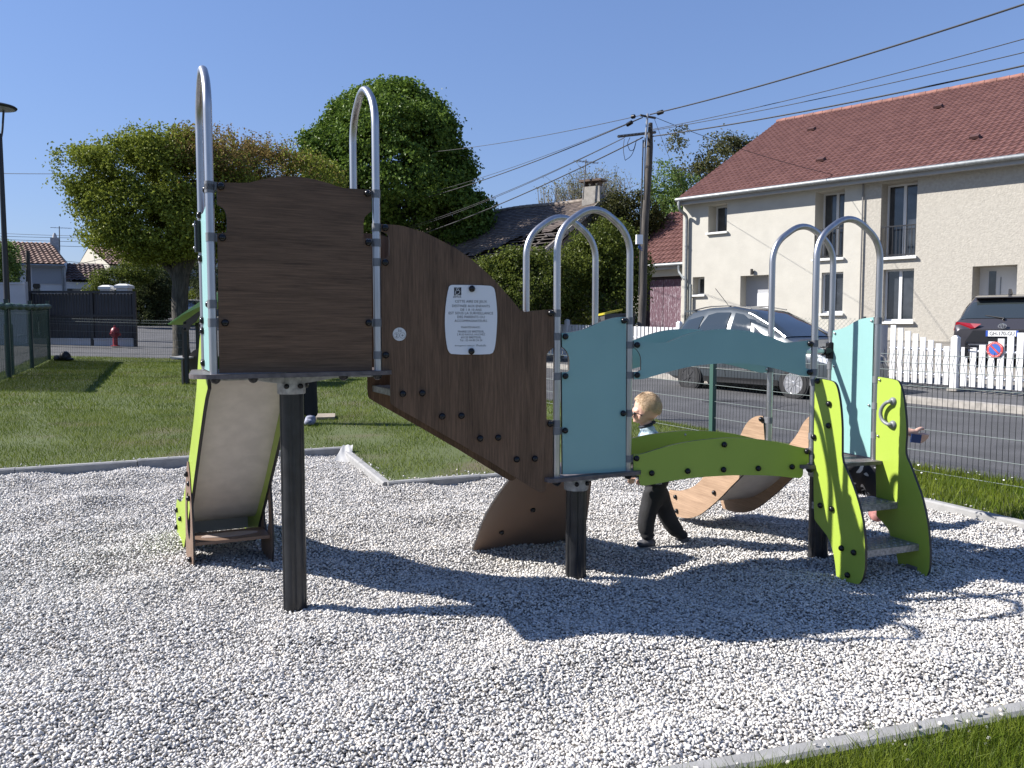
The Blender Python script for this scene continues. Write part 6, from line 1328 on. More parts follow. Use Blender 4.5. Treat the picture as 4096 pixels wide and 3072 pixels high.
# ------------------------------------------------------------------ vehicles
TYRE = M('tyre_rubber', (.018, .018, .019), .85); RIM = M('alloy_silver', (.52, .52, .53), .3, .8); CGL = M('car_glass', (.025, .032, .034), .04, spec=1.0, coat=.6); TRIM = M('black_trim', (.014, .014, .015), .45)
CHROME = M('chrome', (.7, .7, .7), .12, 1.); LAMP_R = M('tail_lamp_red', (.22, .008, .012), .12, spec=.8, coat=.8); PLATE = M('number_plate', (.70, .70, .68), .4); LAMPW = M('clear_lamp', (.55, .57, .6), .1, spec=.9)
class Car:
    KEY = ('zb', 'zbelt', 'zt', 'wb', 'wbelt', 'wt')
    def __init__(s, name, loc, head, label, st, paint, cat='car', group=None):
        s.st = np.array(st, float); s.root = thing(name, loc, label, cat, group, math.atan2(head[1], head[0]))
        s.L = s.st[-1, 0]; s.paint = paint
    def q(s, x): return {k: float(np.interp(x, s.st[:, 0], s.st[:, i+1])) for i, k in enumerate(s.KEY)}
    def sec(s, x):
        p = s.q(x); zb, zl, zt, wb, wl, wt = (p[k] for k in s.KEY); h = zt - zl
        return [(0, zb), (wb*.85, zb), (wb, zb + .07), (wl*1.0, zb + .38*(zl - zb)), (wl*1.012, zb + .72*(zl-zb)), (wl*.99, zl - .02), (wl*.965, zl), (wl*.965*.5 + wt*.5 + .02*min(1, h*2), zl + h*.5), (wt + .005, zt - .12*h), (wt*.90, zt - .035*h), (wt*.6, zt - .008*h), (0, zt)]
    def X(s, x): return s.L/2 - x                       # front is +x
    def body(s, n=46):
        xs = np.unique(np.concatenate([np.linspace(0, s.L, n), s.st[:, 0]])); mb = MB(); m = None; vs = []
        for x in xs:
            c = s.sec(x); ring = c + [(-y, z) for y, z in c[-2:0:-1]]; m = len(ring); vs += [(s.X(x), y, z) for y, z in ring]
        k = len(xs); fs = [(i*m+j, (i+1)*m+j, (i+1)*m+(j+1) % m, i*m+(j+1) % m) for i in range(k-1) for j in range(m)]
        mb.add(vs, fs, 0, True); mb.add(vs[:m], [tuple(range(m))]); mb.add(vs[-m:], [tuple(range(m-1, -1, -1))])
        return obj('body', mb, s.paint, s.root, world=False)
    def side_y(s, x, z):
        c = s.sec(x); zz = [p[1] for p in c[2:10]]; yy = [p[0] for p in c[2:10]]; return float(np.interp(z, zz, yy))
    def side(s, name, pts, sd, mat, off=.012, parent=None):
        if mat is CGL and len(pts) > 2: off = .016
        dn = []
        for i in range(len(pts)):
            a, b = np.array(pts[i]), np.array(pts[(i+1) % len(pts)]); k_ = max(1, int(np.linalg.norm(b-a)/.09)); dn += [tuple(a + (b-a)*j/k_) for j in range(k_)]
        pts = dn; mb = MB(); n = len(pts); cx, cz = sum(p[0] for p in pts)/n, sum(p[1] for p in pts)/n; vs = []
        for r in (1, .85, .7, .55, .4, .25, .12): vs += [(s.X(cx + (x-cx)*r), sd*(s.side_y(cx + (x-cx)*r, cz + (z-cz)*r) + off), cz + (z-cz)*r) for x, z in pts]
        vs.append((s.X(cx), sd*(s.side_y(cx, cz) + off), cz)); fs = []
        for k in range(6): fs += [(k*n+i, k*n+(i+1) % n, (k+1)*n+(i+1) % n, (k+1)*n+i) for i in range(n)]
        fs += [(6*n+i, 6*n+(i+1) % n, 7*n) for i in range(n)]
        if sd > 0: fs = [f[::-1] for f in fs]
        mb.add(vs, fs, 0, True); return obj(name, mb, mat, parent or s.root, world=False)
    def topz(s, x, t):
        c = s.sec(x)[6:]; u = abs(t); ys = [p[0] for p in c][::-1]; zs = [p[1] for p in c][::-1]; return u*ys[-2 if False else -1], float(np.interp(u*ys[-3], ys, zs))
    def top(s, name, x0, x1, w0, w1, mat, off=.010, n=8):
        """glass over the roof line between two stations (wind screen, rear window)"""
        mb = MB(); vs = []
        for i in range(n+1):
            x = x0 + (x1-x0)*i/n; c = s.sec(x)[6:]; ys = [p[0] for p in c][::-1]; zs = [p[1] for p in c][::-1]; W_ = (w0 + (w1-w0)*i/n)*ys[-2]
            for j in range(13): y = W_*(j/6 - 1); vs.append((s.X(x) + (off if x1 > x0 and s.st[0, 0] == 0 and x < s.L/2 else -off), y, float(np.interp(abs(y), ys, zs)) + off))
        mb.add(vs, [(i*13+j, i*13+j+1, (i+1)*13+j+1, (i+1)*13+j) for i in range(n) for j in range(12)], 0, True); return obj(name, mb, mat, s.root, world=False)
    def wheel(s, x, sd, r=.31, w_=.2, spokes=10, rim=RIM, y=None):
        yc = y if y is not None else s.q(x)['wbelt'] - .02; c = np.array((s.X(x), sd*yc, r)); ax = (0, sd, 0)
        mb = MB(); mb.lathe([(r*1.10, -.12), (r*1.10, .012)], c + (0, 0, .015), ax, 26); obj('wheel_arch', mb, TRIM, s.root, world=False)
        mb = MB(); mb.lathe([(r*.66, -.1), (r*.96, -.1), (r, -.06), (r, .0), (r*.97, .025), (r*.80, .035), (r*.68, .03), (r*.66, .0)], c, ax, 28); wh = obj('wheel', mb, TYRE, s.root, world=False)
        mb = MB(); mb.lathe([(r*.685, .026), (r*.69, .034), (r*.63, .034), (r*.61, .01)], c, ax, 28)
        for k in range(spokes):
            a = 2*math.pi*k/spokes; d = np.array((math.cos(a), 0, math.sin(a))); t = np.array((-math.sin(a), 0, math.cos(a))); o = np.array((0, sd, 0))
            mb.prism([c + d*r*q + t*r*h + o*.026 for q, h in ((.12, -.035), (.63, -.075), (.63, .075), (.12, .035))], o*.014)
        mb.lathe([(r*.17, .02), (r*.15, .042), (.001, .046)], c, ax, 14); obj('rim', mb, rim, wh, world=False)
        mb = MB(); mb.lathe([(r*.64, .0), (r*.64, .008)], c, ax, 20); obj('brake', mb, TRIM, wh, world=False)
def plate_on(car, x, y, z, w_, h_, body, rear=True, name='number_plate', ang=0.):
    sg = -1 if rear else 1; mb = MB(); c = np.array((car.X(x) + sg*.012, y, z)); mb.box(c, (.012, w_, h_)); p = obj(name, mb, PLATE, car.root, world=False)
    for dy in (-1, 1): mb = MB(); mb.box(c + (sg*.007, dy*(w_/2 - .02)*1, 0), (.003, .04, h_*.98)); obj('blue_band', mb, M('plate_blue', (.02, .07, .35), .5), p, world=False)
    if body:
        cu = bpy.data.curves.new('t', 'FONT'); cu.body = body; cu.align_x = 'CENTER'; cu.align_y = 'CENTER'; cu.resolution_u = 2; o = bpy.data.objects.new('t', cu); COL.objects.link(o)
        me = bpy.data.meshes.new_from_object(o.evaluated_get(bpy.context.evaluated_depsgraph_get())); bpy.data.objects.remove(o); v = np.array([k.co[:] for k in me.vertices]); wv = v[:, 0].max() - v[:, 0].min(); kx = w_*(.76 if len(body) > 4 else .17)/wv; kz = h_*.66/(v[:, 1].max() - v[:, 1].min()); m0 = (v.max(0) + v.min(0))/2
        for i, k in enumerate(me.vertices): k.co = Vector(c) + Vector((sg*.009, (-(v[i, 0]-m0[0]) if rear else (v[i, 0]-m0[0]))*kx + (0 if len(body) > 4 else w_*.30), (v[i, 1]-m0[1])*kz))
        me.materials.clear(); obj('lettering', me, INK, p, world=False)
    return p
# -- grey hatchback across the road
st = [(0, .34, .62, .68, .68, .72, .62), (.07, .24, .74, .80, .78, .80, .72), (.35, .22, .84, .93, .83, .87, .78), (.85, .22, .93, 1.05, .84, .89, .78), (1.12, .22, .97, 1.13, .84, .90, .78), (1.6, .22, 1.00, 1.43, .84, .905, .70), (2.15, .22, 1.03, 1.71, .84, .905, .62), (2.7, .22, 1.06, 1.80, .84, .905, .62), (3.3, .22, 1.09, 1.79, .84, .90, .61), (3.75, .22, 1.13, 1.72, .84, .89, .58), (3.92, .23, 1.14, 1.64, .83, .88, .55), (4.12, .24, 1.14, 1.36, .82, .86, .58), (4.25, .27, 1.08, 1.12, .79, .82, .62), (4.32, .36, .9, .95, .7, .74, .6)]
GPA = M('grey_car_paint', (.058, .070, .080), .34, .25, coat=.45, var=.06, vs=1)
hd_ = np.array((.578, -.816)); cl = (hd_[1]*-1, hd_[0]); cl = np.array((.816, .578))
fa, ra = np.array((5.39, 15.6)) + cl*.80, np.array((3.89, 17.75)) + cl*.80; WB = np.linalg.norm(fa - ra); xf, xr = .93, .93 + WB
ctr = fa - hd_*(4.32/2 - xf); GC = Car('hatchback_car', (*ctr, .05), hd_, 'blue-grey family hatchback parked along the kerb behind the turquoise bridge rail', st, GPA, 'car')
gb = GC.body()
for sd in (-1, 1):
    GC.side('side_window', [(1.42, 1.06), (1.86, 1.06), (1.97, 1.38)], sd, CGL); GC.side('side_window', [(1.96, 1.08), (2.52, 1.09), (2.52, 1.66), (2.30, 1.62), (2.10, 1.50)], sd, CGL)
    GC.side('side_window', [(2.64, 1.10), (3.28, 1.14), (3.40, 1.28), (3.22, 1.62), (3.00, 1.67), (2.64, 1.67)], sd, CGL); GC.side('side_window', [(3.42, 1.16), (3.98, 1.20), (3.78, 1.52), (3.40, 1.60), (3.34, 1.60)], sd, CGL)
    for x in (xf, xr): GC.wheel(x, sd, .302, spokes=12 if x == xf else 7, rim=RIM if x == xf else M('steel_wheel', (.05, .05, .052), .5, .4))
    GC.side('door_handle', [(2.40, .92), (2.56, .92), (2.56, .955), (2.40, .955)], sd, GPA, .02, gb); GC.side('door_handle', [(3.2, .95), (3.36, .95), (3.36, .985), (3.2, .985)], sd, GPA, .02, gb)
    GC.side('side_strip', [(1.45, .50), (3.25, .50), (3.25, .535), (1.45, .535)], sd, CHROME, .012, gb); GC.side('sill_trim', [(1.3, .23), (3.2, .23), (3.2, .34), (1.3, .34)], sd, TRIM, .006, gb)
    for x in (2.58, 1.38, 3.33): GC.side('door_gap', [(x, .36), (x + .012, .36), (x + .012, 1.04), (x, 1.04)], sd, TRIM, .003, gb)
    mb = MB(); c = np.array((GC.X(1.72), sd*(GC.side_y(1.72, 1.1) + .13), 1.12)); mb.sphere(c, 1, 10, 7, sc_=(.07, .11, .085)); mb.tube([c - (0, sd*.05, .02), c - (0, sd*.16, .05)], .025, 6); obj('wing_mirror', mb, TRIM, GC.root, world=False)
    GC.side('headlight', [(.12, .66), (.50, .76), (.62, .85), (.45, .86), (.15, .76)], sd, LAMPW, .01); GC.side('tail_lamp', [(4.0, .92), (4.2, .92), (4.18, 1.1), (4.05, 1.12)], sd, LAMP_R, .01)
    mb = MB(); mb.tube([(GC.X(x), sd*(GC.q(x)['wt']*.93 + .0), GC.q(x)['zt'] + .012) for x in np.linspace(2.2, 3.75, 10)], .014, 6); obj('roof_rail', mb, TRIM, GC.root, world=False)
    mb = MB(); mb.tube([(GC.X(x), sd*(GC.sec(x)[8][0] + .01), GC.sec(x)[8][1] + .012) for x in np.linspace(1.2, 2.2, 8)], .020, 6); obj('screen_pillar', mb, M('bright_pillar', (.32, .34, .36), .18, .8, coat=.6), GC.root, world=False)
GC.top('windscreen', 1.2, 2.22, .93, .93, CGL); GC.top('rear_window', 3.98, 4.22, .85, .9, CGL, -.006)
mb = MB(); mb.box((GC.X(3.86), 0, 1.715), (.30, 1.08, .035)); obj('spoiler', mb, GPA, GC.root, world=False)
mb = MB(); mb.tube([(GC.X(3.3), .1, 1.79), (GC.X(3.72), .1, 2.22)], .007, 5); mb.sphere((GC.X(3.3), .1, 1.80), .035, 8, 5); obj('aerial', mb, TRIM, GC.root, world=False)
mb = MB(); mb.box((GC.X(.03), 0, .50), (.06, .95, .13)); mb.box((GC.X(.04), 0, .70), (.06, .85, .05)); obj('grille', mb, TRIM, GC.root, world=False); plate_on(GC, -.06, 0, .44, .52, .11, 'DA', False)
mb = MB(); mb.box((GC.X(.02), -.26 + .46, .42), (.004, .01, .01)); 
# -- dark SUV in the yard at the right edge
st = [(0, .4, .7, .8, .6, .66, .55), (.1, .3, .9, 1.0, .84, .86, .76), (.9, .28, 1.02, 1.12, .9, .95, .86), (1.35, .28, 1.05, 1.18, .9, .96, .86), (2.2, .28, 1.08, 1.68, .9, .965, .68), (2.8, .28, 1.10, 1.745, .9, .965, .69), (3.8, .28, 1.12, 1.73, .9, .96, .68), (4.25, .28, 1.14, 1.69, .9, .955, .66), (4.42, .29, 1.14, 1.60, .89, .95, .66), (4.70, .31, 1.12, 1.17, .88, .94, .76), (4.80, .34, 1.00, 1.04, .87, .93, .84), (4.86, .40, .92, .96, .82, .88, .80)]
SP_ = M('dark_suv_paint', (.060, .056, .062), .3, .5, coat=.8); hv = np.array((.62, .785)); rc = at(4009, 1334, 17.6)
cs = np.array((rc[0], 17.6)) + hv*4.86/2; SUV = Car('suv_car', (*cs, rc[2] - .865), hv, 'dark grey SUV seen from behind, cut off by the right edge, beyond the white pickets', st, SP_, 'SUV'); sb = SUV.body()
SUV.top('rear_window', 4.44, 4.69, .92, 1.0, CGL, .008)
for sd in (-1, 1):
    for x in (.95, 3.85): SUV.wheel(x, sd, .36, spokes=8)
    SUV.side('side_window', [(2.2, 1.15), (3.0, 1.15), (3.0, 1.6), (2.5, 1.6)], sd, CGL); SUV.side('side_window', [(3.1, 1.16), (3.9, 1.18), (4.3, 1.24), (4.2, 1.55), (3.1, 1.6)], sd, CGL)
    mb = MB(); mb.add([(SUV.X(4.50), sd*.965, 1.13), (SUV.X(4.76), sd*.90, 1.12), (SUV.X(4.80), sd*.62, 1.085), (SUV.X(4.865), sd*.40, 1.07), (SUV.X(4.88), sd*.52, .98), (SUV.X(4.84), sd*.82, .93), (SUV.X(4.74), sd*.955, .93), (SUV.X(4.5), sd*.975, 1.0)], [tuple(range(8)) if sd < 0 else tuple(range(7, -1, -1))]); obj('tail_lamp', mb, LAMP_R, SUV.root, world=False)
    mb = MB(); mb.sphere((SUV.X(4.80), sd*.84, .965), .035, 9, 6, sc_=(.6, 1.3, .8)); obj('reversing_lamp', mb, LAMPW, SUV.root, world=False)
mb = MB(); mb.prism([(SUV.X(x), 0, z) for x, z in ((4.2, 1.70), (4.56, 1.655), (4.56, 1.635), (4.35, 1.63))], (0, 1.20, 0)); obj('spoiler', mb, SP_, SUV.root, world=False)
mb = MB(); mb.prism([(SUV.X(x), 0, z) for x, z in ((3.7, 1.73), (3.95, 1.84), (4.02, 1.84), (4.05, 1.72))], (0, .05, 0)); obj('roof_fin', mb, TRIM, SUV.root, world=False)
mb = MB(); q = [(SUV.X(4.875), y, z) for y, z in ((-.55, .93), (.55, .93), (.70, .68), (-.70, .68))]; mb.prism(q, (.03, 0, 0)); obj('plate_recess', mb, M('suv_recess', (.012, .012, .014), .4), SUV.root, world=False)
plate_on(SUV, 4.90, 0, .865, .60, .125, 'GH-170-GU')
mb = MB(); mb.box((SUV.X(4.885), 0, .44), (.1, 1.5, .16)); obj('bumper_trim', mb, TRIM, SUV.root, world=False); mb = MB(); mb.box((SUV.X(4.88), 0, .62), (.04, 1.3, .02)); obj('bumper_strip', mb, CHROME, SUV.root, world=False)
mb = MB(); c = np.array((SUV.X(4.878), 0, 1.025)); E_ = lambda ry, rz_, dz=0: [c + (-.008, ry*math.cos(t), dz + rz_*math.sin(t)) for t in np.linspace(0, 2*math.pi, 20, endpoint=False)]
mb.tube(E_(.075, .05), .008, 6, closed=True); mb.tube(E_(.05, .018, .018), .006, 6, closed=True); mb.tube(E_(.024, .045, .0), .006, 6, closed=True); obj('emblem', mb, CHROME, SUV.root, world=False)
mb = MB(); mb.tube([(SUV.X(4.72), .0, 1.19), (SUV.X(4.66), .34, 1.25), (SUV.X(4.66), .36, 1.25)], .013, 6); mb.sphere((SUV.X(4.73), 0, 1.18), .03, 8, 5); obj('wiper', mb, TRIM, SUV.root, world=False)
# -- two small cars parked far left
st = [(0, .35, .58, .62, .55, .6, .5), (.12, .24, .7, .78, .76, .8, .7), (1.0, .22, .86, .95, .82, .87, .78), (1.25, .22, .9, 1.02, .82, .88, .76), (1.95, .22, .93, 1.40, .82, .885, .58), (2.5, .22, .95, 1.45, .82, .885, .58), (3.2, .22, .97, 1.42, .82, .88, .57), (3.8, .24, .98, 1.05, .81, .86, .66), (4.05, .28, .92, .97, .78, .82, .66), (4.12, .38, .8, .85, .7, .75, .6)]
def far_car(c, hd, label, paint, group):
    k = Car('parked_car', (*c, float(road_z(*c))), np.array(hd)/np.linalg.norm(hd), label, st, paint, 'car', group); k.body(20)
    k.top('rear_window', 3.25, 3.78, .88, .92, CGL, .006); k.top('windscreen', 1.3, 1.92, .9, .9, CGL)
    for sd in (-1, 1):
        for x in (.8, 3.35): k.wheel(x, sd, .32, spokes=6)
        k.side('side_window', [(1.75, .97), (2.45, .97), (2.45, 1.36), (2.1, 1.33)], sd, CGL); k.side('side_window', [(2.53, .97), (3.2, 1.0), (3.35, 1.1), (3.15, 1.33), (2.53, 1.36)], sd, CGL)
        mb = MB(); mb.box((k.X(4.0), sd*.68, .88), (.12, .26, .13)); obj('tail_lamp', mb, LAMP_R, k.root, world=False)
    plate_on(k, 4.125, 0, .62, .5, .11, None); return k
p = at(655, 1291, 52); far_car(p[:2], (-.50, .86), 'black car parked by the ivy hedge with a pink cloth at its side', M('black_car_paint', (.012, .012, .015), .22, .3, coat=.8), 'cars parked at the far left')
p = at(775, 1298, 49.5); far_car(p[:2], (-.42, .9), 'silver-white car half hidden by the thick trunk', M('silver_white_paint', (.55, .56, .58), .3, .3, coat=.6), 'cars parked at the far left')
c = at(626, 1258, 49.8); mb = MB(); sx = .118*49.8/F; pts = [(505,520),(540,500),(575,560),(590,620),(585,760),(575,835),(540,815),(490,790),(480,640)]; mb.prism([at(560 + x*.1175, 1180 + y*.1175, 49.8) for x, y in pts], (0, .12, 0)); solo('pink_cloth', mb, M('bright_pink_cloth', (.55, .03, .22), .8, var=.15, vs=6), at(625, 1279, 49.8), 'bright pink cloth hanging beside the black car', 'cloth')
# ------------------------------------------------------------------ wheelie bins
for i, (px, Y, lid, l) in enumerate(((2436, 24.6, (.42, .36, .03), 'wheelie bin with a tilted yellow lid before the dark hedge'), (2489, 24.9, (.05, .05, .055), 'grey wheelie bin right of the yellow-lidded one'))):
    c = at(px, 1300, Y); gz = float(yard_z(c[0], Y)); zt_ = at(px, 1250 + 8*i, Y)[2]; r_ = thing('wheelie_bin', (c[0], Y, gz), l, 'wheelie bin', 'wheelie bins behind the pickets'); mb = MB(); frustum(mb, c[:2], gz + .05, zt_ - .04, .46, .5, .56, .62, .3); obj('body', mb, M('bin_grey', (.055, .056, .06), .6), r_)
    mb = MB(); mb.rbox((c[0], Y, zt_), (.62, .66, .06), .08, .3); v = np.array(mb.v); v[:, 2] += (v[:, 0]-c[0])*(.22 if i == 0 else .02); mb.v = [tuple(q) for q in v]; obj('lid', mb, M('bin_lid_%s' % ('yellow', 'grey')[i], lid, .5), r_)
    mb = MB()
    for sx in (-.2, .2): mb.cyl((c[0] + sx - .03, Y + .25, gz + .1), (c[0] + sx + .03, Y + .25, gz + .1), .1, 12)
    obj('wheel', mb, TYRE, r_)
# ------------------------------------------------------------------ little playhouse on the lawn
PY = 16.2; q0 = at(740, 1540, PY); PH = thing('playhouse', (q0[0], PY, float(lawn_z(q0[0], PY))), 'small playhouse with a pitched lime roof on dark posts at the back of the lawn', 'playhouse'); J = lambda x, y, d=0.: at(x, y, PY) + np.array((0, d, 0))
LG = M('pale_lime_board', (.27, .42, .15), .45, var=.05, vs=4); gz = PH.location.z
DPH = 1.0; ridge_x, ridge_y = 868, 1172
for nm, (x0, y0), (x1, y1) in (('roof_board', (686, 1297), (ridge_x, ridge_y)), ('roof_board', (1050, 1297), (ridge_x, ridge_y))):
    a, b = J(x0, y0, -.15), J(x1, y1, -.15); e = (b - a)/np.linalg.norm(b - a); up_ = np.array((-e[2], 0, e[0])); up_ *= np.sign(up_[2]); mb = MB(); mb.prism([a, b, b + np.array((0, DPH + .3, 0)), a + np.array((0, DPH + .3, 0))], up_*.025); rb = obj(nm, mb, LG, PH)
    mb = MB(); off_ = (0, -.02, 0); mb.prism([a + off_ - up_*.0, b + off_, b + off_ - np.array((0, 0, .14)), a + off_ + e*.25 - np.array((0, 0, .0))], (0, .02, 0)); obj('gable_trim', mb, LG, rb)
    for t in (.55, .8): bolt(a + e*np.linalg.norm(b-a)*t + up_*.014 - np.array((0, -.1, 0)), up_, rb, .03, .03)
def post_at(x0, x1, ytop, ybot, d, mat, nm='post'):
    a, b = J(x0, ytop, d), J(x1, ybot, d); mb = MB(); mb.box((a + b)/2 + 0, (abs(b[0]-a[0]), .09, abs(a[2]-b[2]))); return obj(nm, mb, mat, PH)
DKP = M('playhouse_dark_post', (.016, .018, .018), .5); BRP = M('playhouse_brown', (.075, .055, .042), .55, var=.15, vs=3)
post_at(706, 723, 1290, 1432, DPH, DKP); post_at(738, 756, 1315, 1546, 0, DKP); post_at(955, 973, 1315, 1546, 0, DKP); post_at(930, 946, 1290, 1432, DPH, DKP)
post_at(723, 738, 1318, 1548, .09, BRP, 'side_board'); 
mb = MB(); mb.prism([J(x, y, -.06) for x, y in ((738,1290),(760,1275),(800,1246),(812,1246),(790,1285),(768,1302),(758,1325),(738,1325))], (0, .03, 0)); br_ = obj('roof_bracket', mb, BRP, PH)
for q in ((745, 1291), (745, 1316)): bolt(J(*q, -.075), (0, -1, 0), br_, .025, .025)
mb = MB(); mb.prism([J(684, 1430, -.05), J(735, 1434, -.05), J(735, 1434, .6), J(690, 1428, .6)], (0, 0, .03)); obj('counter', mb, M('grey_counter', (.30, .30, .30), .5), PH)
mb = MB(); mb.prism([J(x, y, .3) for x, y in ((706,1446),(727,1446),(727,1480),(718,1475),(708,1476))], (0, .03, 0)); obj('lime_panel', mb, LG, PH)
post_at(708, 715, 1476, 1512, .3, BRP, 'leg'); post_at(726, 736, 1440, 1548, .02, M('playhouse_tan', (.20, .16, .13), .6), 'leg')
mb = MB(); mb.lathe([(.30, 0), (.30, .03)], J(770, 1455, .55), (0, -1, 0), 26); obj('round_panel', mb, BRP, PH); mb = MB(); mb.prism([J(x, y, .7) for x, y in ((775,1430),(900,1430),(900,1500),(775,1500))], (0, .03, 0)); obj('back_panel', mb, M('playhouse_green', (.06, .13, .02), .5), PH)
# ------------------------------------------------------------------ small things lying about
mb = MB(); c = on_z(1302, 1690, .10); mb.rbox((c[0], c[1], float(lawn_z(c[0], c[1])) + .012), (.26, .5, .05), .04, .2); solo('stone_slab', mb, M('sandy_slab', (.27, .23, .175), .9, var=.2, vs=8), (c[0], c[1], float(lawn_z(c[0], c[1]))), 'small sandy slab lying in the lawn by the dark trousered legs', 'slab')
# white ground cloth poking out at the kerb corner
kc = np.array((-1.80, 8.72)); mb = MB(); vs = []; nx, ny = 12, 9
e1 = on_z(1328, 1862, .03); e2 = on_z(1402, 1866, .02); e3 = np.array((-1.72, 8.60, float(lawn_z(-1.72, 8.6)) + .05))
for j in range(ny + 1):
    for i in range(nx + 1):
        t, s_ = i/nx, j/ny; a = e1*(1-t) + e2*t; p = a*(1-s_) + (e3 + np.array((.10*(t-.5), 0, 0)))*s_; p = p + np.array((0, 0, (.010*math.sin(3.1*s_)*(.5 + .5*math.sin(7*t + 2)) + .005*math.sin(11*t + 9*s_) + .012))); vs.append(p)
mb.add(vs, [(j*(nx+1)+i, j*(nx+1)+i+1, (j+1)*(nx+1)+i+1, (j+1)*(nx+1)+i) for j in range(ny) for i in range(nx)], 0, True); solo('ground_cloth', mb, M('white_geotextile', (.40, .395, .38), .9), e2, 'crumpled white ground cloth poking out at the corner of the edging stones', 'cloth')
# ------------------------------------------------------------------ people
def skin(name, V, Ed, rad, mats, parent, root=0, sub=2, vox=.010, balls=(), k=1.1, it=4):
    """continuous surface grown round a skeleton (and fused with a few ellipsoids); V world points, rad per vertex"""
    off = np.array(root_of(parent).location); me = bpy.data.meshes.new(name); me.from_pydata([tuple(np.array(v) - off) for v in V], Ed, []); o = bpy.data.objects.new(name, me); COL.objects.link(o)
    m = o.modifiers.new('s', 'SKIN'); m.use_smooth_shade = True; m.branch_smoothing = .6; d = me.skin_vertices[0].data
    for i, r in enumerate(rad): r = r if hasattr(r, '__len__') else (r, r); d[i].radius = (r[0]*k, r[1]*k); d[i].use_root = i == root
    b = o.modifiers.new('b', 'SUBSURF'); b.levels = sub; b.render_levels = sub
    nm = bpy.data.meshes.new_from_object(o.evaluated_get(bpy.context.evaluated_depsgraph_get())); bpy.data.objects.remove(o)
    mb = MB(); mb.add([v.co for v in nm.vertices], [tuple(p.vertices) for p in nm.polygons])
    for c, r in balls: mb.sphere(np.array(c) - off, 1, 20, 14, sc_=r)
    m2 = mb.mesh(name); o = bpy.data.objects.new(name, m2); COL.objects.link(o)
    q = o.modifiers.new('r', 'REMESH'); q.mode = 'VOXEL'; q.voxel_size = vox; q.use_smooth_shade = True
    q = o.modifiers.new('m', 'SMOOTH'); q.factor = .5; q.iterations = it
    nm = bpy.data.meshes.new_from_object(o.evaluated_get(bpy.context.evaluated_depsgraph_get())); bpy.data.objects.remove(o); nm.materials.clear()
    for p in nm.polygons: p.use_smooth = True
    return obj(name, nm, mats, parent, world=False)
SKIN_ = M('fair_skin', (.56, .34, .26), .5, var=.05, vs=20); 
def hand_chain(V, Ed, rad, wi, W_, dirv, side, size, curl):
    """palm and five fingers added to a skeleton from wrist vertex wi"""
    W_ = np.array(W_, float); d = np.array(dirv, float); d /= np.linalg.norm(d); s_ = np.array(side, float); s_ -= d*np.dot(s_, d); s_ /= np.linalg.norm(s_); n = np.cross(d, s_); k = size
    V.append(W_ + d*.035*k*10/10); rad.append((.020*k*10/10*1.0, .011*k)); pi = len(V)-1; Ed.append((wi, pi))
    for j, (o, L_) in enumerate(((-.024, .062), (-.008, .072), (.008, .068), (.022, .052))):
        b = W_ + d*.072*k + s_*o*k; V.append(b); rad.append(.0085*k); q = len(V)-1; Ed.append((pi, q)); c = curl
        m1 = b + (d*math.cos(c) + n*math.sin(c))*L_*.45*k; V.append(m1); rad.append(.0078*k); Ed.append((q, q+1)); m2 = m1 + (d*math.cos(c*2) + n*math.sin(c*2))*L_*.55*k; V.append(m2); rad.append(.006*k); Ed.append((q+1, q+2))
    t0 = W_ + d*.03*k - s_*.028*k; V.append(t0); rad.append(.010*k); q = len(V)-1; Ed.append((pi, q)); t1 = t0 + (d*.7 - s_*.5 + n*.5)*.034*k; V.append(t1); rad.append(.0085*k); Ed.append((q, q+1)); V.append(t1 + (d*.85 + n*.5)*.026*k); rad.append(.0065*k); Ed.append((q+1, q+2))
def scale_hand(k): return k
# --- the blond child behind the bridge
KY = 5.25
for _ in range(6): KY = 1.0*(1.4 - float(gravel_z(.93*KY/5.25, KY)) - .012)*3300/(2188 - 1311.)
K = lambda x, y, d=0.: at(x, y, KY + d); kb_ = K(2640, 2190); KID = thing('person', (kb_[0], KY, float(gravel_z(kb_[0], KY))), 'small blond child in black trousers and dark glasses walking left behind the lime bridge board', 'person')
V = [K(2622, 1955), K(2612, 1880), K(2602, 1800), K(2596, 1740), K(2588, 1700), K(2584, 1672)]
rad = [.062, .066, .066, .048, .034, .040]; Ed = [(0,1),(1,2),(2,3),(3,4),(4,5)]
def addc(pts, rs, frm):
    p = frm
    for q, r in zip(pts, rs): V.append(np.array(q)); rad.append(r); Ed.append((p, len(V)-1)); p = len(V)-1
    return p
addc([K(2608, 1980, -.045), K(2592, 2065, -.05), K(2588, 2140, -.05), K(2580, 2158, -.05)], [.052, .040, .024, .018], 0)
addc([K(2640, 1980, .045), K(2665, 2070, .04), K(2722, 2140, .05), K(2716, 2156, .05)], [.052, .042, .024, .018], 0)
w1_ = addc([K(2594, 1755, -.080), K(2592, 1850, -.105), K(2560, 1915, -.09)], [.030, .025, .018], 3); hand_chain(V, Ed, rad, w1_, K(2560, 1915, -.09), (-.8, 0, -.2), (0, 0, -1), .62, .35)
w2_ = addc([K(2598, 1755, .080), K(2620, 1860, .11), K(2590, 1920, .12)], [.030, .025, .018], 3); hand_chain(V, Ed, rad, w2_, K(2590, 1920, .12), (-.8, 0, -.2), (0, 0, -1), .62, .35)
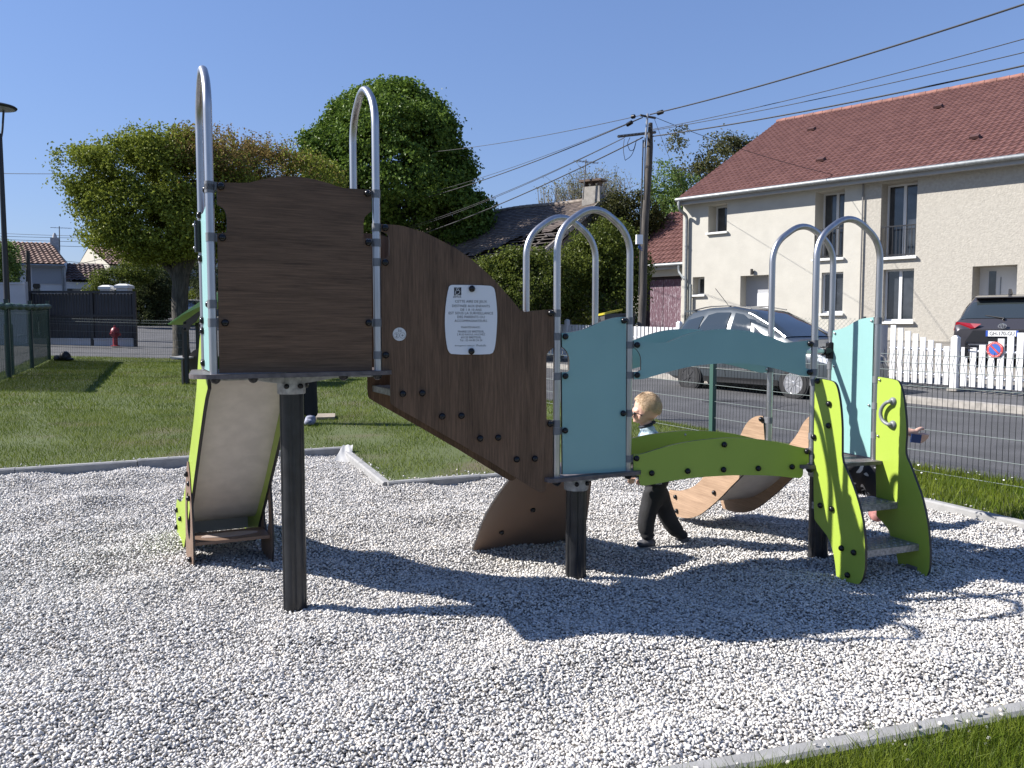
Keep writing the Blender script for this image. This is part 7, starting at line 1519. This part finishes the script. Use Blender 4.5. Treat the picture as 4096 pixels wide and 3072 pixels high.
HC_ = K(2590, 1628); balls = [(HC_, (.084, .074, .086)), (K(2566, 1655), (.056, .060, .062)), (K(2556, 1676), (.036, .044, .026)), (K(2534, 1664), (.012, .011, .013)), (K(2548, 1642), (.030, .052, .026)), (K(2545, 1668, -.030), (.020, .020, .018)), (K(2545, 1668, .030), (.020, .020, .018)), (K(2561, 1668, -.070), (.013, .010, .022)), (K(2561, 1668, .070), (.013, .010, .022)), (K(2538, 1681), (.008, .020, .005)), (K(2538, 1686), (.008, .017, .005)), (K(2582, 1695), (.036, .036, .055)), (K(2590, 2150, -.05), (.024, .022, .03))]
kbd = skin('body', V, Ed, rad, SKIN_, KID, vox=.0042, balls=balls, it=2)
mb = MB()
for d in (-.038, .038): mb.sphere(K(2536, 1653, d), .0085, 10, 7)
obj('eye', mb, M('eye_dark', (.03, .035, .04), .2), KID)
HB = attr_mat('blond_hair', [(0, (.36, .24, .14)), (.5, (.52, .37, .23)), (1, (.64, .49, .33))], .6); rgk = np.random.default_rng(15); hc = HC_; n = 26000
Rh = np.array((.0875, .0775, .0895))
def hair_ok(d): return d[:, 2] > -.12 + np.clip(-d[:, 0] - .50, 0, 1)*2.0 - np.clip(d[:, 0], 0, 1)*.42
d = rgk.normal(0, 1, (n, 3)); d /= np.linalg.norm(d, axis=1)[:, None]; d = d[hair_ok(d)]
P0 = hc + d*Rh; flow = np.array((.55, 0, -.30)) + np.column_stack([.5*np.sin(d[:, 1]*9 + d[:, 2]*6), .5*np.sin(d[:, 0]*8 + 2), .3*np.cos(d[:, 0]*11)]) + rgk.normal(0, .28, d.shape)
g = flow - d*(flow*d).sum(1)[:, None]; g /= np.linalg.norm(g, axis=1)[:, None]; g = g + d*rgk.uniform(.05, .40, len(d))[:, None]; g /= np.linalg.norm(g, axis=1)[:, None]
ln = rgk.uniform(.010, .022, len(d))[:, None]*(1 + .35*(d[:, 2:3] > .6)); t = np.cross(g, d); t /= np.linalg.norm(t, axis=1)[:, None] + 1e-9; wd_ = .0013
v = np.stack([P0 - t*wd_, P0 + t*wd_, P0 + g*ln], 1).reshape(-1, 3); f = np.arange(len(v)).reshape(-1, 3); hr = np_mesh('hair', v - np.array(KID.location), f, HB, rnd=np.repeat(rgk.uniform(0, 1, len(d)), 3), parent=KID, world=False)
mb = MB(); mb.sphere(hc, 1, 32, 22, sc_=tuple(Rh)); vv = (np.array(mb.v) - hc)/Rh; okv = hair_ok(vv); kf = [f_ for f_ in mb.f if all(okv[i] for i in f_)]; mb.f = kf; mb.sm = [True]*len(kf); mb.mi = [0]*len(kf); obj('hair_base', mb, M('blond_base', (.48, .34, .21), .75, var=.2, vs=40), hr)
mb = MB(); mb.tube(fillet([K(2568, 1664, -.080), K(2556, 1655, -.072), K(2534, 1652, -.055), K(2529, 1652, -.045)], .01, 3), .003, 6); mb.tube(fillet([K(2568, 1664, .080), K(2556, 1655, .072), K(2534, 1652, .055), K(2529, 1652, .045)], .01, 3), .003, 6)
for d_ in (-.036, .036): mb.sphere(K(2529, 1656, d_), 1, 12, 8, sc_=(.005, .023, .016))
mb.tube([K(2528, 1652, -.015), K(2528, 1652, .015)], .0025, 5); obj('glasses', mb, DARK, KID)
JK = M('pale_blue_print', (.34, .43, .48), .8, vs=26, c2=(.07, .12, .18), ramp=(.42, .54))
V = [K(2618, 1940), K(2610, 1870), K(2602, 1800), K(2597, 1745), K(2592, 1712)]; rad = [.076, .082, .084, .070, .046]; Ed = [(0,1),(1,2),(2,3),(3,4)]
addc([K(2594, 1755, -.088), K(2592, 1850, -.110), K(2566, 1908, -.095)], [.042, .036, .026], 3); addc([K(2598, 1755, .088), K(2620, 1860, .112), K(2594, 1914, .122)], [.042, .036, .026], 3); skin('jacket', V, Ed, rad, JK, KID, vox=.006, balls=[(K(2597, 1752), (.072, .102, .060)), (K(2590, 1716), (.050, .056, .034)), (K(2606, 1840), (.082, .088, .12)), (K(2566, 1908, -.095), (.028, .026, .026)), (K(2594, 1914, .122), (.028, .026, .026))])
mb = MB(); q = [K(2589, 1698) + np.array((.045*math.cos(a), .044*math.sin(a), .017*math.cos(a))) for a in np.linspace(0, 2*math.pi, 18, endpoint=False)]; mb.tube(q, .010, 6, closed=True); obj('collar', mb, M('navy_collar', (.015, .02, .03), .8), KID)
TRS = M('black_trousers', (.012, .012, .013), .85, var=.3, vs=14, bump=.3, bs=25, bd=.01)
V = [K(2622, 1915), K(2624, 1965)]; rad = [.080, .082]; Ed = [(0,1)]
addc([K(2600, 2005, -.045), K(2586, 2070, -.052), K(2583, 2112, -.05), K(2590, 2142, -.05)], [.064, .056, .050, .046], 1); addc([K(2646, 2005, .045), K(2666, 2062, .042), K(2692, 2108, .045), K(2724, 2142, .05)], [.064, .056, .050, .045], 1); skin('trousers', V, Ed, rad, TRS, KID, vox=.006, balls=[(K(2622, 1925), (.086, .088, .05)), (K(2590, 2140, -.05), (.044, .046, .032)), (K(2724, 2138, .05), (.044, .045, .032))])
fk = Frame((-1, KY - .098), (3, KY - .098)); tx = fk.un(2634, 1934); text_obj('NASA', fk, (tx[0], tx[1], 0), .042, KID, WHITE, .004)
SHO = M('dark_grey_shoe', (.055, .055, .06), .6, var=.3, vs=20); SOL = M('shoe_sole_grey', (.22, .22, .22), .6)
def shoe(ank, toe, heel, d):
    a, b, c = K(*ank, d), K(*toe, d), K(*heel, d); s_ = skin('shoe', [a, c, (b + c)/2 + (0, 0, .004), b], [(0, 1), (1, 2), (2, 3)], [.036, .030, (.034, .028), (.030, .020)], SHO, KID, vox=.005, balls=[(b + np.array((.012, 0, .002)), (.034, .034, .022)), (c, (.032, .031, .028))])
    mb = MB(); e = b - c; L_ = np.linalg.norm(e); e = e/L_; up_ = np.array((-e[2], 0, e[0])); up_ = up_*np.sign(up_[2]); q0 = c - up_*.026
    mb.prism([q0 + e*L_*t + np.array((0, w_, 0)) for t, w_ in ((-.35, .018), (-.1, .032), (.5, .036), (1.1, .030), (1.4, .012), (1.4, -.012), (1.1, -.030), (.5, -.036), (-.1, -.032), (-.35, -.018))], up_*.014); obj('sole', mb, SOL, s_)
shoe((2590, 2150), (2560, 2176), (2604, 2170), -.05); shoe((2724, 2150), (2706, 2182), (2738, 2160), .05)
# --- adult standing behind the post of the first tower
AY = 10.7; A_k = lambda x, z, d=0.: np.array(((x - 2048)/F*AY, AY + d, z)); az = float(lawn_z(-2.6, AY)); AD = thing('person', ((1222-2048)/F*AY, AY, az), 'standing person in black with grey patterned shoes, mostly hidden behind the tower post', 'person')
BK = M('black_cloth', (.008, .008, .009), .9); gz = az
V = [A_k(1210, gz + .93), A_k(1206, gz + 1.12), A_k(1204, gz + 1.32), A_k(1204, gz + 1.45), A_k(1204, gz + 1.52), A_k(1202, gz + 1.62), A_k(1202, gz + 1.66)]; rad = [.13, .12, .14, .09, .055, .095, .085]; Ed = [(i, i+1) for i in range(6)]
addc([A_k(1188, gz + .80), A_k(1190, gz + .48), A_k(1192, gz + .10)], [.085, .06, .045], 0); addc([A_k(1236, gz + .80), A_k(1236, gz + .48), A_k(1238, gz + .10)], [.085, .06, .045], 0)
w_ = addc([A_k(1160, gz + 1.40), A_k(1150, gz + 1.12), A_k(1148, gz + .88)], [.055, .045, .032], 3); hand_chain(V, Ed, rad, w_, A_k(1148, gz + .88), (0, 0, -1), (0, 1, 0), 1., .3)
w_ = addc([A_k(1246, gz + 1.40), A_k(1256, gz + 1.12), A_k(1254, gz + .88)], [.055, .045, .032], 3); hand_chain(V, Ed, rad, w_, A_k(1254, gz + .88), (0, 0, -1), (0, 1, 0), 1., .3)
skin('body', V, Ed, rad, SKIN_, AD, vox=.009)
mb = MB(); mb.sphere(A_k(1202, gz + 1.655, .01), 1, 16, 10, sc_=(.105, .105, .11)); obj('hair', mb, M('brown_hair', (.05, .03, .02), .6), AD)
V = [A_k(1212, gz + .56), A_k(1210, gz + .80), A_k(1207, gz + 1.1), A_k(1204, gz + 1.32), A_k(1204, gz + 1.47)]; rad = [.24, .19, .17, .175, .08]; Ed = [(0,1),(1,2),(2,3),(3,4)]; addc([A_k(1160, gz + 1.40), A_k(1150, gz + 1.12), A_k(1148, gz + .92)], [.075, .06, .05], 3); addc([A_k(1248, gz + 1.40), A_k(1258, gz + 1.12), A_k(1256, gz + .92)], [.075, .06, .05], 3); skin('coat', V, Ed, rad, BK, AD)
skin('trousers', [A_k(1210, gz + .92), A_k(1188, gz + .80), A_k(1190, gz + .48), A_k(1191, gz + .06), A_k(1236, gz + .80), A_k(1237, gz + .48), A_k(1242, gz + .06)], [(0,1),(1,2),(2,3),(0,4),(4,5),(5,6)], [.13, .105, .09, .085, .105, .09, .088], BK, AD)
PSH = M('grey_patterned_shoe', (.24, .25, .31), .7, vs=16, c2=(.09, .10, .14), ramp=(.46, .52))
for x, d in ((1194, .03), (1240, -.02)): skin('shoe', [A_k(x, gz + .08, d + .05), A_k(x + 3, gz + .05, d - .06), A_k(x + 8, gz + .045, d - .20)], [(0,1),(1,2)], [.072, .068, .058], PSH, AD, balls=[(A_k(x + 8, gz + .04, d - .20), (.06, .07, .045))])
# --- person crouching behind the third tower, card in hand
CY = 5.95; C_ = lambda x, y, d=0.: at(x, y, CY + d); PT = M('black_white_print', (.55, .55, .54), .85, vs=11, c2=(.012, .012, .014), ramp=(.60, .625), det=2); cb = C_(3490, 2060); WM = thing('person', (cb[0], CY, float(gravel_z(cb[0], CY))), 'crouching person in black and white print behind the lime steps, holding out a blue card', 'person')
V = [C_(3440, 1885), C_(3438, 1780), C_(3440, 1690), C_(3442, 1620), C_(3440, 1580), C_(3438, 1535), C_(3440, 1515)]; rad = [.15, .13, .14, .09, .05, .09, .085]; Ed = [(i, i+1) for i in range(6)]
addc([C_(3470, 1900, -.08), C_(3492, 1880, -.28), C_(3496, 2030, -.12), C_(3500, 2058, -.18)], [.09, .062, .042, .036], 0); addc([C_(3410, 1900, -.05), C_(3420, 1860, -.30), C_(3430, 1960, -.02), C_(3432, 1975, -.05)], [.09, .062, .042, .036], 0)
w_ = addc([C_(3490, 1650, -.02), C_(3570, 1708, -.08), C_(3612, 1722, -.10), C_(3634, 1728, -.12)], [.055, .044, .032, .026], 3); hand_chain(V, Ed, rad, w_, C_(3634, 1728, -.12), (.88, 0, -.42), (.3, .25, -.9), 1.3, .42)
w_ = addc([C_(3400, 1660, .0), C_(3392, 1740, -.12), C_(3420, 1800, -.22)], [.055, .042, .028], 3); hand_chain(V, Ed, rad, w_, C_(3420, 1800, -.22), (.5, -.5, -.5), (0, 0, -1), .9, .5)
skin('body', V, Ed, rad, SKIN_, WM, vox=.005, it=1, k=1.25)
mb = MB(); mb.sphere(C_(3440, 1512, .02), 1, 16, 10, sc_=(.10, .105, .11)); obj('hair', mb, MATS['brown_hair'], WM)
V = [C_(3448, 1905), C_(3444, 1850), C_(3440, 1760), C_(3440, 1680), C_(3442, 1615)]; rad = [(.135, .16), .17, .155, .16, .07]; Ed = [(0,1),(1,2),(2,3),(3,4)]; addc([C_(3490, 1650, -.02), C_(3566, 1710, -.08)], [.068, .054], 3); addc([C_(3400, 1660, .0), C_(3392, 1740, -.12), C_(3414, 1790, -.20)], [.068, .054, .045], 3); skin('tunic', V, Ed, rad, PT, WM)
V = [C_(3560, 1704, -.08), C_(3600, 1718, -.098), C_(3630, 1726, -.115)]; skin('cuff', V, [(0,1),(1,2)], [.040, .034, .030], M('pale_blue_cuff', (.30, .35, .45), .8), WM, vox=.006)
skin('leggings', [C_(3448, 1880), C_(3474, 1895, -.08), C_(3493, 1880, -.28), C_(3497, 1990, -.16), C_(3497, 2025, -.12), C_(3410, 1895, -.05), C_(3420, 1860, -.30), C_(3430, 1955, -.02)], [(0,1),(1,2),(2,3),(3,4),(0,5),(5,6),(6,7)], [.13, .10, .075, .055, .05, .10, .075, .05], PT, WM)
skin('shoe', [C_(3496, 2035, -.11), C_(3502, 2062, -.15), C_(3512, 2068, -.27)], [(0,1),(1,2)], [.05, .045, .036], M('dusky_red_shoe', (.28, .12, .11), .7, var=.4, vs=22), WM)
mb = MB(); c = C_(3664, 1754, -.15); mb.box(c, (.078, .004, .060), .15, ry=.12); cdn = solo('card', mb, M('blue_card', (.012, .035, .13), .35, vs=8, c2=(.25, .33, .6), ramp=(.28, .30)), c, 'small blue card held out over the road by the crouching person', 'card')
